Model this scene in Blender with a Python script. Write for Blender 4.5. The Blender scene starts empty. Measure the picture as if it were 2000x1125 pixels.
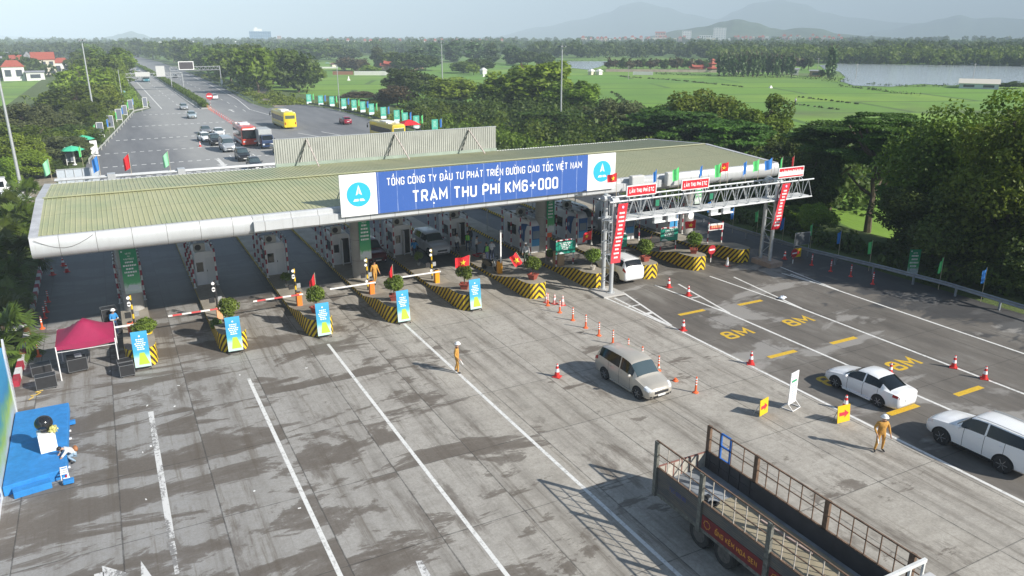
import bpy, bmesh, math, random
from mathutils import Vector, Matrix, noise
R=math.radians; PI=math.pi
sc=bpy.context.scene; COL=sc.collection
# ---------------- camera ----------------
CX,CY=1000.,562.5; FPX=1499.6; YAW,PIT,ROL=0.48175,0.31854,-0.0013; CH=17.7
FW=Vector((math.sin(YAW)*math.cos(PIT),math.cos(YAW)*math.cos(PIT),-math.sin(PIT)))
R0=Vector((math.cos(YAW),-math.sin(YAW),0)); U0=R0.cross(FW)
RT=R0*math.cos(ROL)+U0*math.sin(ROL); UP=-R0*math.sin(ROL)+U0*math.cos(ROL)
cam=bpy.data.cameras.new('camera'); camo=bpy.data.objects.new('camera',cam); COL.objects.link(camo)
cam.sensor_width=36; cam.lens=FPX/2000*36; cam.clip_start=.3; cam.clip_end=40000
M=Matrix((RT,UP,-FW)).transposed().to_4x4(); M.translation=(0,0,CH); camo.matrix_world=M
sc.camera=camo
def G(x,y,z=0.):
    d=RT*((x-CX)/FPX)-UP*((y-CY)/FPX)+FW
    t=(z-CH)/d.z; return Vector((d.x*t,d.y*t,z))
def PY(x,y,Y):
    d=RT*((x-CX)/FPX)-UP*((y-CY)/FPX)+FW
    t=Y/d.y; return Vector((d.x*t,Y,CH+d.z*t))
def PD(x,y,D):                       # point on the ray at horizontal distance D
    d=RT*((x-CX)/FPX)-UP*((y-CY)/FPX)+FW
    t=D/math.hypot(d.x,d.y); return Vector((d.x*t,d.y*t,CH+d.z*t))
# ---------------- light ----------------
SEL=R(32); SH=Vector((-.585,.811))    # horizontal direction the shadows fall
toSun=Vector((-SH.x*math.cos(SEL),-SH.y*math.cos(SEL),math.sin(SEL)))
w=bpy.data.worlds.new("World"); sc.world=w; w.use_nodes=True
nt=w.node_tree; bg=nt.nodes['Background']
sky=nt.nodes.new('ShaderNodeTexSky'); sky.sky_type='NISHITA'; sky.sun_disc=False
sky.sun_elevation=SEL; sky.sun_rotation=math.atan2(toSun.x,toSun.y); sky.air_density=1.0; sky.dust_density=.6; sky.ozone_density=2.5
bg.inputs['Strength'].default_value=.072
tc=nt.nodes.new('ShaderNodeTexCoord'); mp=nt.nodes.new('ShaderNodeMapping'); mp.inputs['Scale'].default_value=(1.6,1.6,9)
ns=nt.nodes.new('ShaderNodeTexNoise'); ns.inputs['Scale'].default_value=2.2; ns.inputs['Detail'].default_value=7; ns.inputs['Roughness'].default_value=.6
rp=nt.nodes.new('ShaderNodeValToRGB'); rp.color_ramp.elements[0].position=.42; rp.color_ramp.elements[1].position=.72
rp.color_ramp.elements[1].color=(.55,.55,.55,1)
mx=nt.nodes.new('ShaderNodeMixRGB'); mx.inputs[2].default_value=(5.2,6.4,7.4,1)
nt.links.new(tc.outputs['Generated'],mp.inputs[0]); nt.links.new(mp.outputs[0],ns.inputs['Vector']); nt.links.new(ns.outputs[0],rp.inputs[0])
nt.links.new(rp.outputs[0],mx.inputs[0]); nt.links.new(sky.outputs[0],mx.inputs[1]); nt.links.new(mx.outputs[0],bg.inputs[0])
sl=bpy.data.lights.new('sun','SUN'); sl.energy=5.0; sl.angle=R(.55); sl.color=(1,.945,.86)
so=bpy.data.objects.new('sun',sl); COL.objects.link(so); so.rotation_euler=toSun.to_track_quat('Z','Y').to_euler()
sc.view_settings.view_transform='Standard'; sc.view_settings.look='None'; sc.view_settings.exposure=.76; sc.view_settings.gamma=1
rnd=random.Random(7)
# ---------------- materials ----------------
MT={}
def mat(name,col,rough=.6,metal=0,vary=0,vscale=4,spec=.5,bump=0,bscale=40,trans=0,alpha=1,coat=0):
    if name in MT: return MT[name]
    m=bpy.data.materials.new(name); m.use_nodes=True; MT[name]=m
    n=m.node_tree.nodes; l=m.node_tree.links; b=n['Principled BSDF']
    b.inputs['Base Color'].default_value=(*col,1); b.inputs['Roughness'].default_value=rough; b.inputs['Metallic'].default_value=metal
    b.inputs['Specular IOR Level'].default_value=spec; b.inputs['Coat Weight'].default_value=coat
    if vary or bump:
        t=n.new('ShaderNodeTexCoord'); x=n.new('ShaderNodeTexNoise'); x.inputs['Scale'].default_value=vscale; x.inputs['Detail'].default_value=6; x.inputs['Roughness'].default_value=.65
        l.new(t.outputs['Object'],x.inputs['Vector'])
    if vary:
        r=n.new('ShaderNodeValToRGB'); e=r.color_ramp.elements; e[0].position=.3; e[1].position=.7
        e[0].color=(*[c*(1-vary) for c in col],1); e[1].color=(*[min(1,c*(1+vary*.7)) for c in col],1)
        l.new(x.outputs[0],r.inputs[0]); l.new(r.outputs[0],b.inputs['Base Color'])
    if bump:
        y=n.new('ShaderNodeTexNoise'); y.inputs['Scale'].default_value=bscale; l.new(t.outputs['Object'],y.inputs['Vector'])
        q=n.new('ShaderNodeBump'); q.inputs['Strength'].default_value=bump; q.inputs['Distance'].default_value=.03
        l.new(y.outputs[0],q.inputs['Height']); l.new(q.outputs[0],b.inputs['Normal'])
    return m
class NT:                            # tiny node-graph helper
    def __init__(s,name,rough=.8):
        s.m=bpy.data.materials.new(name); s.m.use_nodes=True; MT[name]=s.m; s.n=s.m.node_tree.nodes; s.l=s.m.node_tree.links; s.b=s.n['Principled BSDF']; s.b.inputs['Roughness'].default_value=rough
    def nd(s,t,**k):
        o=s.n.new(t)
        for a,v in k.items(): setattr(o,a,v)
        return o
    def set(s,i,v):
        if isinstance(v,bpy.types.NodeSocket): s.l.new(v,i)
        else: i.default_value=v
    def pos(s): return s.nd('ShaderNodeNewGeometry').outputs['Position']
    def obj(s): return s.nd('ShaderNodeTexCoord').outputs['Object']
    def xyz(s,v):
        o=s.nd('ShaderNodeSeparateXYZ'); s.l.new(v,o.inputs[0]); return o.outputs
    def m2(s,op,a,b=0,c=0):
        o=s.nd('ShaderNodeMath',operation=op); s.set(o.inputs[0],a); s.set(o.inputs[1],b); s.set(o.inputs[2],c); return o.outputs[0]
    def map(s,v,sc_=(1,1,1),loc=(0,0,0),rot=(0,0,0)):
        o=s.nd('ShaderNodeMapping'); s.l.new(v,o.inputs[0]); o.inputs['Scale'].default_value=sc_; o.inputs['Location'].default_value=loc; o.inputs['Rotation'].default_value=rot; return o.outputs[0]
    def noise(s,v,scale,detail=5,rough=.6,dist=0):
        o=s.nd('ShaderNodeTexNoise'); s.l.new(v,o.inputs['Vector']); o.inputs['Scale'].default_value=scale; o.inputs['Detail'].default_value=detail; o.inputs['Roughness'].default_value=rough; o.inputs['Distortion'].default_value=dist; return o.outputs[0]
    def ramp(s,f,stops):
        o=s.nd('ShaderNodeValToRGB'); s.set(o.inputs[0],f); e=o.color_ramp.elements
        while len(e)<len(stops): e.new(.5)
        for k,(p,c) in enumerate(stops):
            e[k].position=p; e[k].color=(c,c,c,1) if isinstance(c,(int,float)) else (*c,1)
        return o.outputs[0]
    def mix(s,f,a,b,mode='MIX'):
        o=s.nd('ShaderNodeMixRGB',blend_type=mode); s.set(o.inputs[0],f)
        for i,v in ((1,a),(2,b)):
            if isinstance(v,tuple): v=(*v,1)
            s.set(o.inputs[i],v)
        return o.outputs[0]
    def out(s,c=None,rough=None,bump=None,bs=.3,bd=.02):
        if c is not None: s.set(s.b.inputs['Base Color'],(*c,1) if isinstance(c,tuple) else c)
        if rough is not None: s.set(s.b.inputs['Roughness'],rough)
        if bump is not None:
            q=s.nd('ShaderNodeBump'); q.inputs['Strength'].default_value=bs; q.inputs['Distance'].default_value=bd; s.l.new(bump,q.inputs['Height']); s.l.new(q.outputs[0],s.b.inputs['Normal'])
        return s.m
# ---------------- mesh helpers ----------------
def rz(v,a): c,s=math.cos(a),math.sin(a); return Vector((v[0]*c-v[1]*s,v[0]*s+v[1]*c,v[2]))
class MB:
    def __init__(s): s.v=[];s.f=[];s.mi=[];s.cur=0
    def add(s,vs,fs):
        o=len(s.v); s.v+= [Vector(p) for p in vs]; s.f+=[tuple(i+o for i in f) for f in fs]; s.mi+=[s.cur]*len(fs); return s
    def slot(s,i): s.cur=i; return s
    def box(s,x0,y0,z0,x1,y1,z1):
        return s.add([(x0,y0,z0),(x1,y0,z0),(x1,y1,z0),(x0,y1,z0),(x0,y0,z1),(x1,y0,z1),(x1,y1,z1),(x0,y1,z1)],[(0,3,2,1),(4,5,6,7),(0,1,5,4),(1,2,6,5),(2,3,7,6),(3,0,4,7)])
    def obox(s,c,sz,M=None):
        x,y,z=[k/2 for k in sz]; M=M or Matrix()
        if M.__class__ is float or M.__class__ is int: M=Matrix.Rotation(M,4,'Z')
        return s.add([Vector(c)+(M@Vector((a*x,b*y,d*z))) for d in(-1,1) for a,b in((-1,-1),(1,-1),(1,1),(-1,1))],[(0,3,2,1),(4,5,6,7),(0,1,5,4),(1,2,6,5),(2,3,7,6),(3,0,4,7)])
    def quad(s,*p): return s.add(p,[tuple(range(len(p)))])
    def tube(s,p0,p1,r,n=8,r1=None,cap=True):
        p0,p1=Vector(p0),Vector(p1); d=(p1-p0).normalized(); a=d.orthogonal().normalized(); b=d.cross(a); r1=r if r1 is None else r1
        if n==4: a,b=(a+b).normalized(),(b-a).normalized()
        vs=[p+ (a*math.cos(2*PI*i/n)+b*math.sin(2*PI*i/n))*q for p,q in((p0,r),(p1,r1)) for i in range(n)]
        fs=[(i,(i+1)%n,n+(i+1)%n,n+i) for i in range(n)]
        if cap: fs+=[tuple(range(n))[::-1],tuple(range(n,2*n))]
        return s.add(vs,fs)
    def bar(s,p0,p1,w,h=None):
        p0,p1=Vector(p0),Vector(p1); h=h or w; d=p1-p0; L=d.length; d.normalize()
        a=Vector((0,0,1)).cross(d); a=a.normalized() if a.length>1e-3 else Vector((1,0,0)); b=d.cross(a)
        return s.add([p+a*(i*w/2)+b*(j*h/2) for p in(p0,p1) for i,j in((-1,-1),(1,-1),(1,1),(-1,1))],[(0,3,2,1),(4,5,6,7),(0,1,5,4),(1,2,6,5),(2,3,7,6),(3,0,4,7)])
    def path(s,pts,r,n=6):
        for a,b in zip(pts,pts[1:]): s.tube(a,b,r,n)
        return s
    def prism(s,poly,z0,z1):
        n=len(poly); return s.add([(x,y,z) for z in(z0,z1) for x,y in poly],[tuple(range(n))[::-1],tuple(range(n,2*n))]+[(i,(i+1)%n,n+(i+1)%n,n+i) for i in range(n)])
    def extx(s,poly,x0,x1):           # poly in (y,z)
        n=len(poly); return s.add([(x,y,z) for x in(x0,x1) for y,z in poly],[tuple(range(n))[::-1],tuple(range(n,2*n))]+[(i,(i+1)%n,n+(i+1)%n,n+i) for i in range(n)])
    def loft(s,rings,closed=True,caps=True):
        n=len(rings[0]); k=len(rings); vs=[p for r in rings for p in r]; fs=[]
        for j in range(k-1):
            for i in range(n if closed else n-1): fs.append((j*n+i,j*n+(i+1)%n,(j+1)*n+(i+1)%n,(j+1)*n+i))
        if caps: fs+=[tuple(range(n))[::-1],tuple(range((k-1)*n,k*n))]
        return s.add(vs,fs)
    def lathe(s,pr,n=12,c=(0,0,0)):
        return s.loft([[(c[0]+r*math.cos(2*PI*i/n),c[1]+r*math.sin(2*PI*i/n),c[2]+z) for i in range(n)] for r,z in pr])
    def sph(s,c,r,n=10,m=6):
        if not hasattr(r,'__len__'): r=(r,r,r)
        return s.loft([[(c[0]+r[0]*math.sin(t)*math.cos(2*PI*i/n),c[1]+r[1]*math.sin(t)*math.sin(2*PI*i/n),c[2]-r[2]*math.cos(t)) for i in range(n)] for t in [PI*(k+.12)/(m+.24) for k in range(m+1)]])
    def mesh(s,name,mats,smooth=0):
        me=bpy.data.meshes.new(name); me.from_pydata(s.v,[],s.f)
        for m in (mats if isinstance(mats,(list,tuple)) else [mats]): me.materials.append(m)
        for p,i in zip(me.polygons,s.mi): p.material_index=i
        bm=bmesh.new(); bm.from_mesh(me); bmesh.ops.recalc_face_normals(bm,faces=bm.faces)
        if smooth:
            for f in bm.faces: f.smooth=True
            for e in bm.edges:
                if len(e.link_faces)==2 and e.calc_face_angle(0)>R(smooth): e.smooth=False
        bm.to_mesh(me); bm.free(); return me
    def build(s,name,mats,parent=None,smooth=0,bevel=0,**k):
        o=bpy.data.objects.new(name,s.mesh(name,mats,smooth)); COL.objects.link(o)
        if parent: o.parent=parent
        if bevel:
            b=o.modifiers.new('bevel','BEVEL'); b.width=bevel; b.segments=2; b.limit_method='ANGLE'
        for a,v in k.items(): o[a]=v
        return o
def tag(o,label,cat,group=None):
    o['label']=label; o['category']=cat
    if group: o['group']=group
    return o
def thing(name,label,cat,loc=(0,0,0),rz_=0,group=None):
    o=bpy.data.objects.new(name,None); COL.objects.link(o); o.location=loc; o.rotation_euler=(0,0,rz_); o.empty_display_size=.3
    return tag(o,label,cat,group)
def dup(root,loc,rz_=None,label=None,group=None,parent=None,scale=None):
    c=root.copy(); COL.objects.link(c); c.parent=parent
    if parent is None:
        c.location=loc
        if rz_ is not None: c.rotation_euler=(0,0,rz_)
        if scale: c.scale=(scale,)*3 if not hasattr(scale,'__len__') else scale
        if label: c['label']=label
        if group: c['group']=group
    for ch in list(root.children): dup(ch,None,parent=c)
    return c
ORD=['first','second','third','fourth','fifth','sixth','seventh','eighth','ninth','tenth','eleventh','twelfth','thirteenth','fourteenth','fifteenth','sixteenth','seventeenth','eighteenth','nineteenth','twentieth']
ORD+=['twenty-'+o for o in ORD[:9]]+['thirtieth']+['thirty-'+o for o in ORD[:9]]+['fortieth']+['forty-'+o for o in ORD[:9]]
import unicodedata
def _g():
    g={}
    def P(k,w,*ls): g[k]=(w,ls)
    L=lambda *p:(0,p); O=lambda *p:(1,p)
    P('A',.58,L((0,0),(.29,1),(.58,0)),L((.1,.28),(.48,.28))); P('B',.47,O((0,0),(.47,0),(.47,.53),(0,.53)),O((0,.53),(.44,.53),(.44,1),(0,1)),L((0,0),(0,1)))
    P('C',.48,O((.48,.72),(.48,1),(0,1),(0,0),(.48,0),(.48,.28))); P('D',.48,O((0,0),(.48,0),(.48,1),(0,1)),L((0,0),(0,1))); P('\u0110',.48,O((0,0),(.48,0),(.48,1),(0,1)),L((0,0),(0,1)),L((-.13,.5),(.2,.5)))
    P('E',.42,L((.42,0),(0,0),(0,1),(.42,1)),L((0,.52),(.36,.52))); P('F',.42,L((0,0),(0,1),(.42,1)),L((0,.5),(.36,.5))); P('G',.48,O((.48,.74),(.48,1),(0,1),(0,0),(.48,0),(.48,.48),(.26,.48)))
    P('H',.48,L((0,0),(0,1)),L((.48,0),(.48,1)),L((0,.5),(.48,.5))); P('I',.0,L((0,0),(0,1))); P('J',.34,O((0,.25),(0,0),(.34,0),(.34,1))); P('K',.48,L((0,0),(0,1)),L((.46,1),(.03,.42)),L((.15,.58),(.5,0)))
    P('L',.4,L((0,1),(0,0),(.4,0))); P('M',.62,L((0,0),(0,1),(.31,.35),(.62,1),(.62,0))); P('N',.5,L((0,0),(0,1),(.5,0),(.5,1))); P('O',.48,O((.24,0),(.48,0),(.48,1),(0,1),(0,0),(.24,0)))
    P('P',.46,L((0,0),(0,1)),O((0,1),(.46,1),(.46,.43),(0,.43))); P('R',.48,L((0,0),(0,1)),O((0,1),(.46,1),(.46,.45),(0,.45)),L((.22,.45),(.48,0))); P('S',.46,O((.46,.84),(.46,1),(0,1),(0,.52),(.46,.52),(.46,0),(0,0),(0,.16)))
    P('T',.52,L((0,1),(.52,1)),L((.26,0),(.26,1))); P('U',.48,O((0,1),(0,0),(.48,0),(.48,1))); P('V',.54,L((0,1),(.27,0),(.54,1))); P('W',.8,L((0,1),(.2,0),(.4,1),(.6,0),(.8,1))); P('X',.5,L((0,0),(.5,1)),L((0,1),(.5,0)))
    P('Y',.54,L((0,1),(.27,.48),(.54,1)),L((.27,0),(.27,.5))); P('Z',.46,L((0,1),(.46,1),(0,0),(.46,0)))
    P('0',.46,O((.23,0),(.46,0),(.46,1),(0,1),(0,0),(.23,0))); P('1',.2,L((0,.78),(.2,1),(.2,0))); P('2',.46,O((0,.74),(0,1),(.46,1),(.46,.62),(.02,.06)),L((0,0),(.48,0))); P('3',.46,O((0,.78),(0,1),(.44,1),(.44,.53),(.15,.53)),O((.15,.53),(.47,.53),(.47,0),(0,0),(0,.22)))
    P('4',.5,L((.36,0),(.36,1),(0,.25),(.5,.25))); P('5',.46,L((.42,1),(.04,1),(.02,.55)),O((.02,.55),(.46,.62),(.46,0),(0,0),(0,.22))); P('6',.47,O((.43,.8),(.43,1),(0,1),(0,0),(.47,0),(.47,.56),(0,.56))); P('7',.46,L((0,1),(.46,1),(.14,0)))
    P('8',.48,O((.24,0),(.48,0),(.48,.53),(0,.53),(0,0),(.24,0)),O((.24,.53),(.45,.53),(.45,1),(.03,1),(.03,.53),(.24,.53))); P('9',.47,O((.04,.2),(.04,0),(.47,0),(.47,1),(0,1),(0,.44),(.47,.44))); P('+',.64,L((.32,.1),(.32,.82)),L((0,.46),(.64,.46))); P('/',.4,L((0,-.05),(.4,1.05))); P('-',.3,L((0,.45),(.3,.45))); P('.',.0,L((0,0),(0,.1)))
    return g
GLY=_g()
def _round(p,r):
    o=[Vector(p[0])]
    for a,b,c in zip(p,p[1:],p[2:]):
        a,b,c=Vector(a),Vector(b),Vector(c); u=(a-b); v=(c-b); q=min(r,u.length*.5,v.length*.5); u=b+u.normalized()*q; v=b+v.normalized()*q
        for k in range(6):
            t=k/5; o.append(u*(1-t)**2+b*2*t*(1-t)+v*t*t)
    o.append(Vector(p[-1])); return o
def lettering(body,h,weight=.15,width=None):
    vs=[];fs=[];x=0;lay=[0]
    def stroke(p,wt):
        n=len(p); z=.0007*(1+lay[0]%5); lay[0]+=1; L=[];Rr=[]
        for i in range(n):
            d1=(p[i]-p[i-1]).normalized() if i else (p[1]-p[0]).normalized(); d2=(p[i+1]-p[i]).normalized() if i<n-1 else d1
            t=(d1+d2); t=t.normalized() if t.length>1e-4 else d1; nn=Vector((-t.y,t.x)); k=wt/2/max(.45,abs(nn.dot(Vector((-d1.y,d1.x))))); L.append(p[i]+nn*k); Rr.append(p[i]-nn*k)
        o=len(vs); vs.extend([(q.x*h,q.y*h,z) for q in L]+[(q.x*h,q.y*h,z) for q in Rr]); fs.extend([(o+i,o+i+1,o+n+i+1,o+n+i) for i in range(n-1)])
    for ch in body.upper():
        if ch==' ': x+=.42; continue
        d=unicodedata.normalize('NFD',ch); g=GLY.get(d[0])
        if not g: continue
        w,ls=g; e=weight/2
        for r,p in ls:
            p=[(x+e+a*(1),e*.0+b*(1-weight)+e) for a,b in p]; stroke(_round(p,.2) if r else [Vector(q) for q in p],weight)
        cx_=x+e+w/2; top=1.12; a=weight*.62
        for m in d[1:]:
            if m=='\u0302': stroke([Vector((cx_-.17,top)),Vector((cx_,top+.14)),Vector((cx_+.17,top))],a); top+=.12
            elif m=='\u0306': stroke([Vector((cx_-.15,top+.1)),Vector((cx_,top)),Vector((cx_+.15,top+.1))],a); top+=.12
            elif m=='\u0301': stroke([Vector((cx_+(.02 if top<1.2 else .12),top+.02)),Vector((cx_+(.14 if top<1.2 else .24),top+.2))],a)
            elif m=='\u0300': stroke([Vector((cx_-.02,top+.02)),Vector((cx_-.16,top+.2))],a)
            elif m=='\u0303': stroke([Vector((cx_-.18,top+.03)),Vector((cx_-.06,top+.12)),Vector((cx_+.06,top+.03)),Vector((cx_+.18,top+.12))],a)
            elif m=='\u0309': stroke([Vector((cx_-.04,top+.2)),Vector((cx_+.08,top+.2)),Vector((cx_+.06,top+.08)),Vector((cx_,top+.02))],a)
            elif m=='\u0323': stroke([Vector((cx_-.06,-.16)),Vector((cx_+.06,-.16))],.12)
            elif m=='\u031b': stroke([Vector((cx_+w/2,.9)),Vector((cx_+w/2+.13,.98)),Vector((cx_+w/2+.13,1.1))],a)
        x+=w+weight+.13
    x-=.13; k=(width/(x*h)) if width else 1
    me=bpy.data.meshes.new('lettering'); me.from_pydata([((a-x*h/2)*k,b-h/2,c) for a,b,c in vs],[],fs); return me
def put_text(name,body,loc,h,m,parent=None,up=True,rotz=0,**k):
    "upright lettering facing -Y (up) or lying flat readable towards -Y"
    me=lettering(body,h,**k)
    M=Matrix.Rotation(rotz,4,'Z')@(Matrix.Rotation(PI/2,4,'X') if up else Matrix())
    me.transform(M); me.materials.append(m)
    o=bpy.data.objects.new(name,me); COL.objects.link(o); o.location=loc
    if parent: o.parent=parent
    return o
white=mat('white_paint',(.78,.78,.77),.45,vary=.12,vscale=3)
dark=mat('dark_rubber',(.02,.02,.021),.7); black=mat('black_paint',(.015,.015,.017),.4)
steel=mat('galvanised_steel',(.52,.54,.55),.42,.55,vary=.15,vscale=6); redp=mat('red_paint',(.42,.02,.03),.5,vary=.2); yellow=mat('yellow_paint',(.75,.47,.02),.5,vary=.15)
blackp=mat('black_stripe_paint',(.03,.025,.02),.6); whitel=mat('white_lettering',(.82,.82,.82),.5); orange=mat('orange_plastic',(.8,.13,.03),.45,vary=.15)
# ================= SETTING =================
def sheet(name,poly,z,m,side=0):
    b=MB()
    if side: b.prism(poly,z-side,z)
    else: b.quad(*[(x,y,z) for x,y in poly])
    o=b.build(name,m,kind='structure'); return o
# --- fields
t=NT('field_grass',.9); p=t.pos(); X,Y,Z=t.xyz(p)
rp_=t.map(p,rot=(0,0,R(24)))
br=t.nd('ShaderNodeTexBrick'); t.l.new(rp_,br.inputs['Vector']); br.inputs['Scale'].default_value=1; br.inputs['Brick Width'].default_value=74; br.inputs['Row Height'].default_value=31; br.inputs['Mortar Size'].default_value=1.3; br.inputs['Mortar Smooth'].default_value=.3; br.inputs['Bias'].default_value=0
br.inputs['Color1'].default_value=(.10,.24,.014,1); br.inputs['Color2'].default_value=(.19,.31,.028,1); br.inputs['Mortar'].default_value=(.04,.085,.014,1)
n1=t.noise(p,.022,4); n2=t.noise(t.map(p,(1,.25,1)),.9,4,.7)
c=t.mix(t.ramp(n1,[(.42,0),(.62,.75)]),br.outputs[0],(.085,.19,.025))
c=t.mix(t.ramp(n2,[(.3,0),(.75,.35)]),c,(.19,.29,.05))
scr=t.noise(p,.006,5,.7); c=t.mix(t.ramp(scr,[(.56,0),(.64,.8)]),c,(.10,.13,.045))
far=t.m2('SMOOTH_MIN',t.m2('MULTIPLY',t.m2('MAXIMUM',t.m2('SUBTRACT',t.nd('ShaderNodeVectorMath',operation='LENGTH').outputs['Value'],0),0),0),1,.1)
ln=t.nd('ShaderNodeVectorMath',operation='LENGTH'); t.l.new(p,ln.inputs[0])
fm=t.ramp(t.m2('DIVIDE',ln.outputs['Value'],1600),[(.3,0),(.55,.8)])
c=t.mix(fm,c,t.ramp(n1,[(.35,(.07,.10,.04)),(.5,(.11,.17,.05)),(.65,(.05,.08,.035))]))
t.out(c,bump=n2,bs=.5,bd=.25)
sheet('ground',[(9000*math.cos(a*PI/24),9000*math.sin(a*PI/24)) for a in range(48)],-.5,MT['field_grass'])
# --- scrubby verge
t=NT('verge_grass',.95); p=t.pos(); n1=t.noise(p,.35,6,.7); n2=t.noise(p,6,4,.7)
c=t.ramp(n1,[(.3,(.035,.06,.015)),(.5,(.075,.12,.022)),(.68,(.13,.15,.05))]); c=t.mix(.5,c,t.ramp(n2,[(.3,(.03,.05,.01)),(.7,(.12,.16,.04))]))
t.out(c,bump=n2,bs=.8,bd=.12)
# --- concrete plaza
t=NT('slab_concrete',.75); p=t.pos(); X,Y,Z=t.xyz(p)
jx=t.m2('DIVIDE',t.m2('ADD',X,1.63),3.507); jy=t.m2('DIVIDE',t.m2('SUBTRACT',Y,17.6),5.05)
wob=t.m2('MULTIPLY',t.m2('SUBTRACT',t.noise(p,2.2,5,.75),.5),.055)
def edge(v,size):
    f=t.m2('FRACT',v); d=t.m2('MINIMUM',f,t.m2('SUBTRACT',1,f)); return t.m2('ADD',t.m2('MULTIPLY',d,size),wob)
jn=t.noise(p,1.3,4,.7)
ex,ey=edge(jx,3.507),edge(jy,5.05)
jl=t.m2('MAXIMUM',t.m2('LESS_THAN',ex,t.m2('MULTIPLY_ADD',jn,.06,-.003)),t.m2('LESS_THAN',ey,t.m2('MULTIPLY_ADD',jn,.07,-.012)))
cell=t.nd('ShaderNodeCombineXYZ'); t.l.new(t.m2('FLOOR',jx),cell.inputs[0]); t.l.new(t.m2('FLOOR',jy),cell.inputs[1])
wn=t.nd('ShaderNodeTexWhiteNoise',noise_dimensions='3D'); t.l.new(cell.outputs[0],wn.inputs['Vector'])
ns_=t.noise(t.map(p,(.35,1,1)),.55,8,.75); nf=t.noise(p,9,8,.8); nb=t.noise(p,.16,4,.6); nm=t.noise(p,2.6,7,.75)
base=t.mix(t.ramp(ns_,[(.3,0),(.72,1)]),(.285,.262,.225),(.46,.435,.385))
base=t.mix(t.m2('MULTIPLY',wn.outputs['Value'],.38),base,(.49,.465,.42))
base=t.mix(t.ramp(t.m2('DIVIDE',X,40),[(.0,.7),(.38,0)]),base,(.25,.258,.27))
base=t.mix(t.ramp(nf,[(.35,.4),(.6,0)]),base,(.15,.135,.115)); base=t.mix(t.ramp(nm,[(.36,.45),(.52,0)]),base,(.19,.175,.15))
# tyre darkening and drip streaks along the lanes (period 5.1 m)
lw=t.m2('MULTIPLY',t.m2('SUBTRACT',t.noise(t.map(p,(1,.12,1)),.5,3),.5),.35)
lane=t.m2('FRACT',t.m2('ADD',t.m2('DIVIDE',t.m2('ADD',X,.1),5.08),t.m2('MULTIPLY',lw,.25))); tr=t.ramp(lane,[(.18,0),(.31,.6),(.42,.08),(.5,.5),(.58,.08),(.69,.6),(.82,0)])
stk=t.noise(t.map(p,(3.0,.13,1)),.75,8,.78)
base=t.mix(t.m2('MULTIPLY',tr,t.ramp(stk,[(.38,.1),(.6,1)])),base,(.125,.112,.095))
base=t.mix(t.ramp(stk,[(.54,0),(.63,.62)]),base,(.135,.115,.09))
# damp stains, streaked across the lanes
off=t.nd('ShaderNodeVectorMath',operation='MULTIPLY_ADD'); t.l.new(wn.outputs['Color'],off.inputs[0]); off.inputs[1].default_value=(2.6,1.6,0); t.l.new(p,off.inputs[2]); ps=off.outputs[0]
st=t.noise(t.map(ps,(.42,1.1,1),rot=(0,0,R(6))),.36,9,.68,.5); st2=t.noise(t.map(ps,(1.1,.35,1),loc=(9,3,0)),.55,9,.72,.2)
thr=t.ramp(t.m2('DIVIDE',X,30),[(.0,.503),(.35,.525),(.6,.595),(1,.63)])
s1=t.ramp(t.m2('SUBTRACT',st,t.m2('SUBTRACT',thr,.5)),[(.49,0),(.506,.8),(.56,1)]); s2=t.ramp(st2,[(.57,0),(.63,.6),(.72,1)])
stn=t.m2('MAXIMUM',s1,s2)
base=t.mix(t.m2('MULTIPLY',stn,.8),base,t.mix(nf,(.05,.038,.028),(.125,.10,.076)))
# old dark lanes on the right
dk=t.m2('MULTIPLY',t.ramp(t.m2('SUBTRACT',X,t.m2('MULTIPLY',wob,3)),[(.0,0),(1,1)]),1)
mr=t.nd('ShaderNodeMapRange'); t.l.new(t.m2('ADD',X,t.m2('MULTIPLY',t.m2('SUBTRACT',nb,.5),1.6)),mr.inputs[0]); mr.inputs['From Min'].default_value=30.0; mr.inputs['From Max'].default_value=30.5
n3=t.noise(t.map(p,(1,.3,1)),.5,6,.7)
dcol=t.ramp(n3,[(.3,(.062,.055,.048)),(.55,(.12,.108,.094)),(.72,(.20,.19,.172))])
dcol=t.mix(t.ramp(t.noise(t.map(p,(.5,1,1),loc=(40,0,0)),.25,6,.6,.4),[(.54,0),(.58,.8)]),dcol,(.27,.26,.245))
base=t.mix(t.m2('MULTIPLY',mr.outputs[0],.93),base,dcol)
# wet floor plus painted shade, below and beyond the roof, and along right rail
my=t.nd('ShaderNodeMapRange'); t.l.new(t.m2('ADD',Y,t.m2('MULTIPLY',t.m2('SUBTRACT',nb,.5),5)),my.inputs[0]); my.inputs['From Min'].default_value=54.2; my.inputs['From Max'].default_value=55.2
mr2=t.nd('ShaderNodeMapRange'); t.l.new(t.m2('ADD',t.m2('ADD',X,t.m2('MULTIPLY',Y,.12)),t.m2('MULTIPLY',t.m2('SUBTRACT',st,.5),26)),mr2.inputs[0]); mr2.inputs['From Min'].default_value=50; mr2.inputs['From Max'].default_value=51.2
wet_shade=t.m2('MAXIMUM',my.outputs[0],t.m2('MULTIPLY',mr2.outputs[0],.85))
base=t.mix(t.m2('MULTIPLY',wet_shade,.85),base,t.mix(ns_,(.018,.02,.023),(.055,.058,.065)))
base=t.mix(t.m2('MULTIPLY',jl,t.ramp(nm,[(.35,.85),(.6,.4)])),base,(.03,.028,.026))
ro=t.mix(t.m2('MAXIMUM',wet_shade,t.m2('MULTIPLY',stn,.45)),(.82,.82,.82),(.6,.6,.6))
t.out(base,rough=ro,bump=nf,bs=.25,bd=.01)
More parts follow.
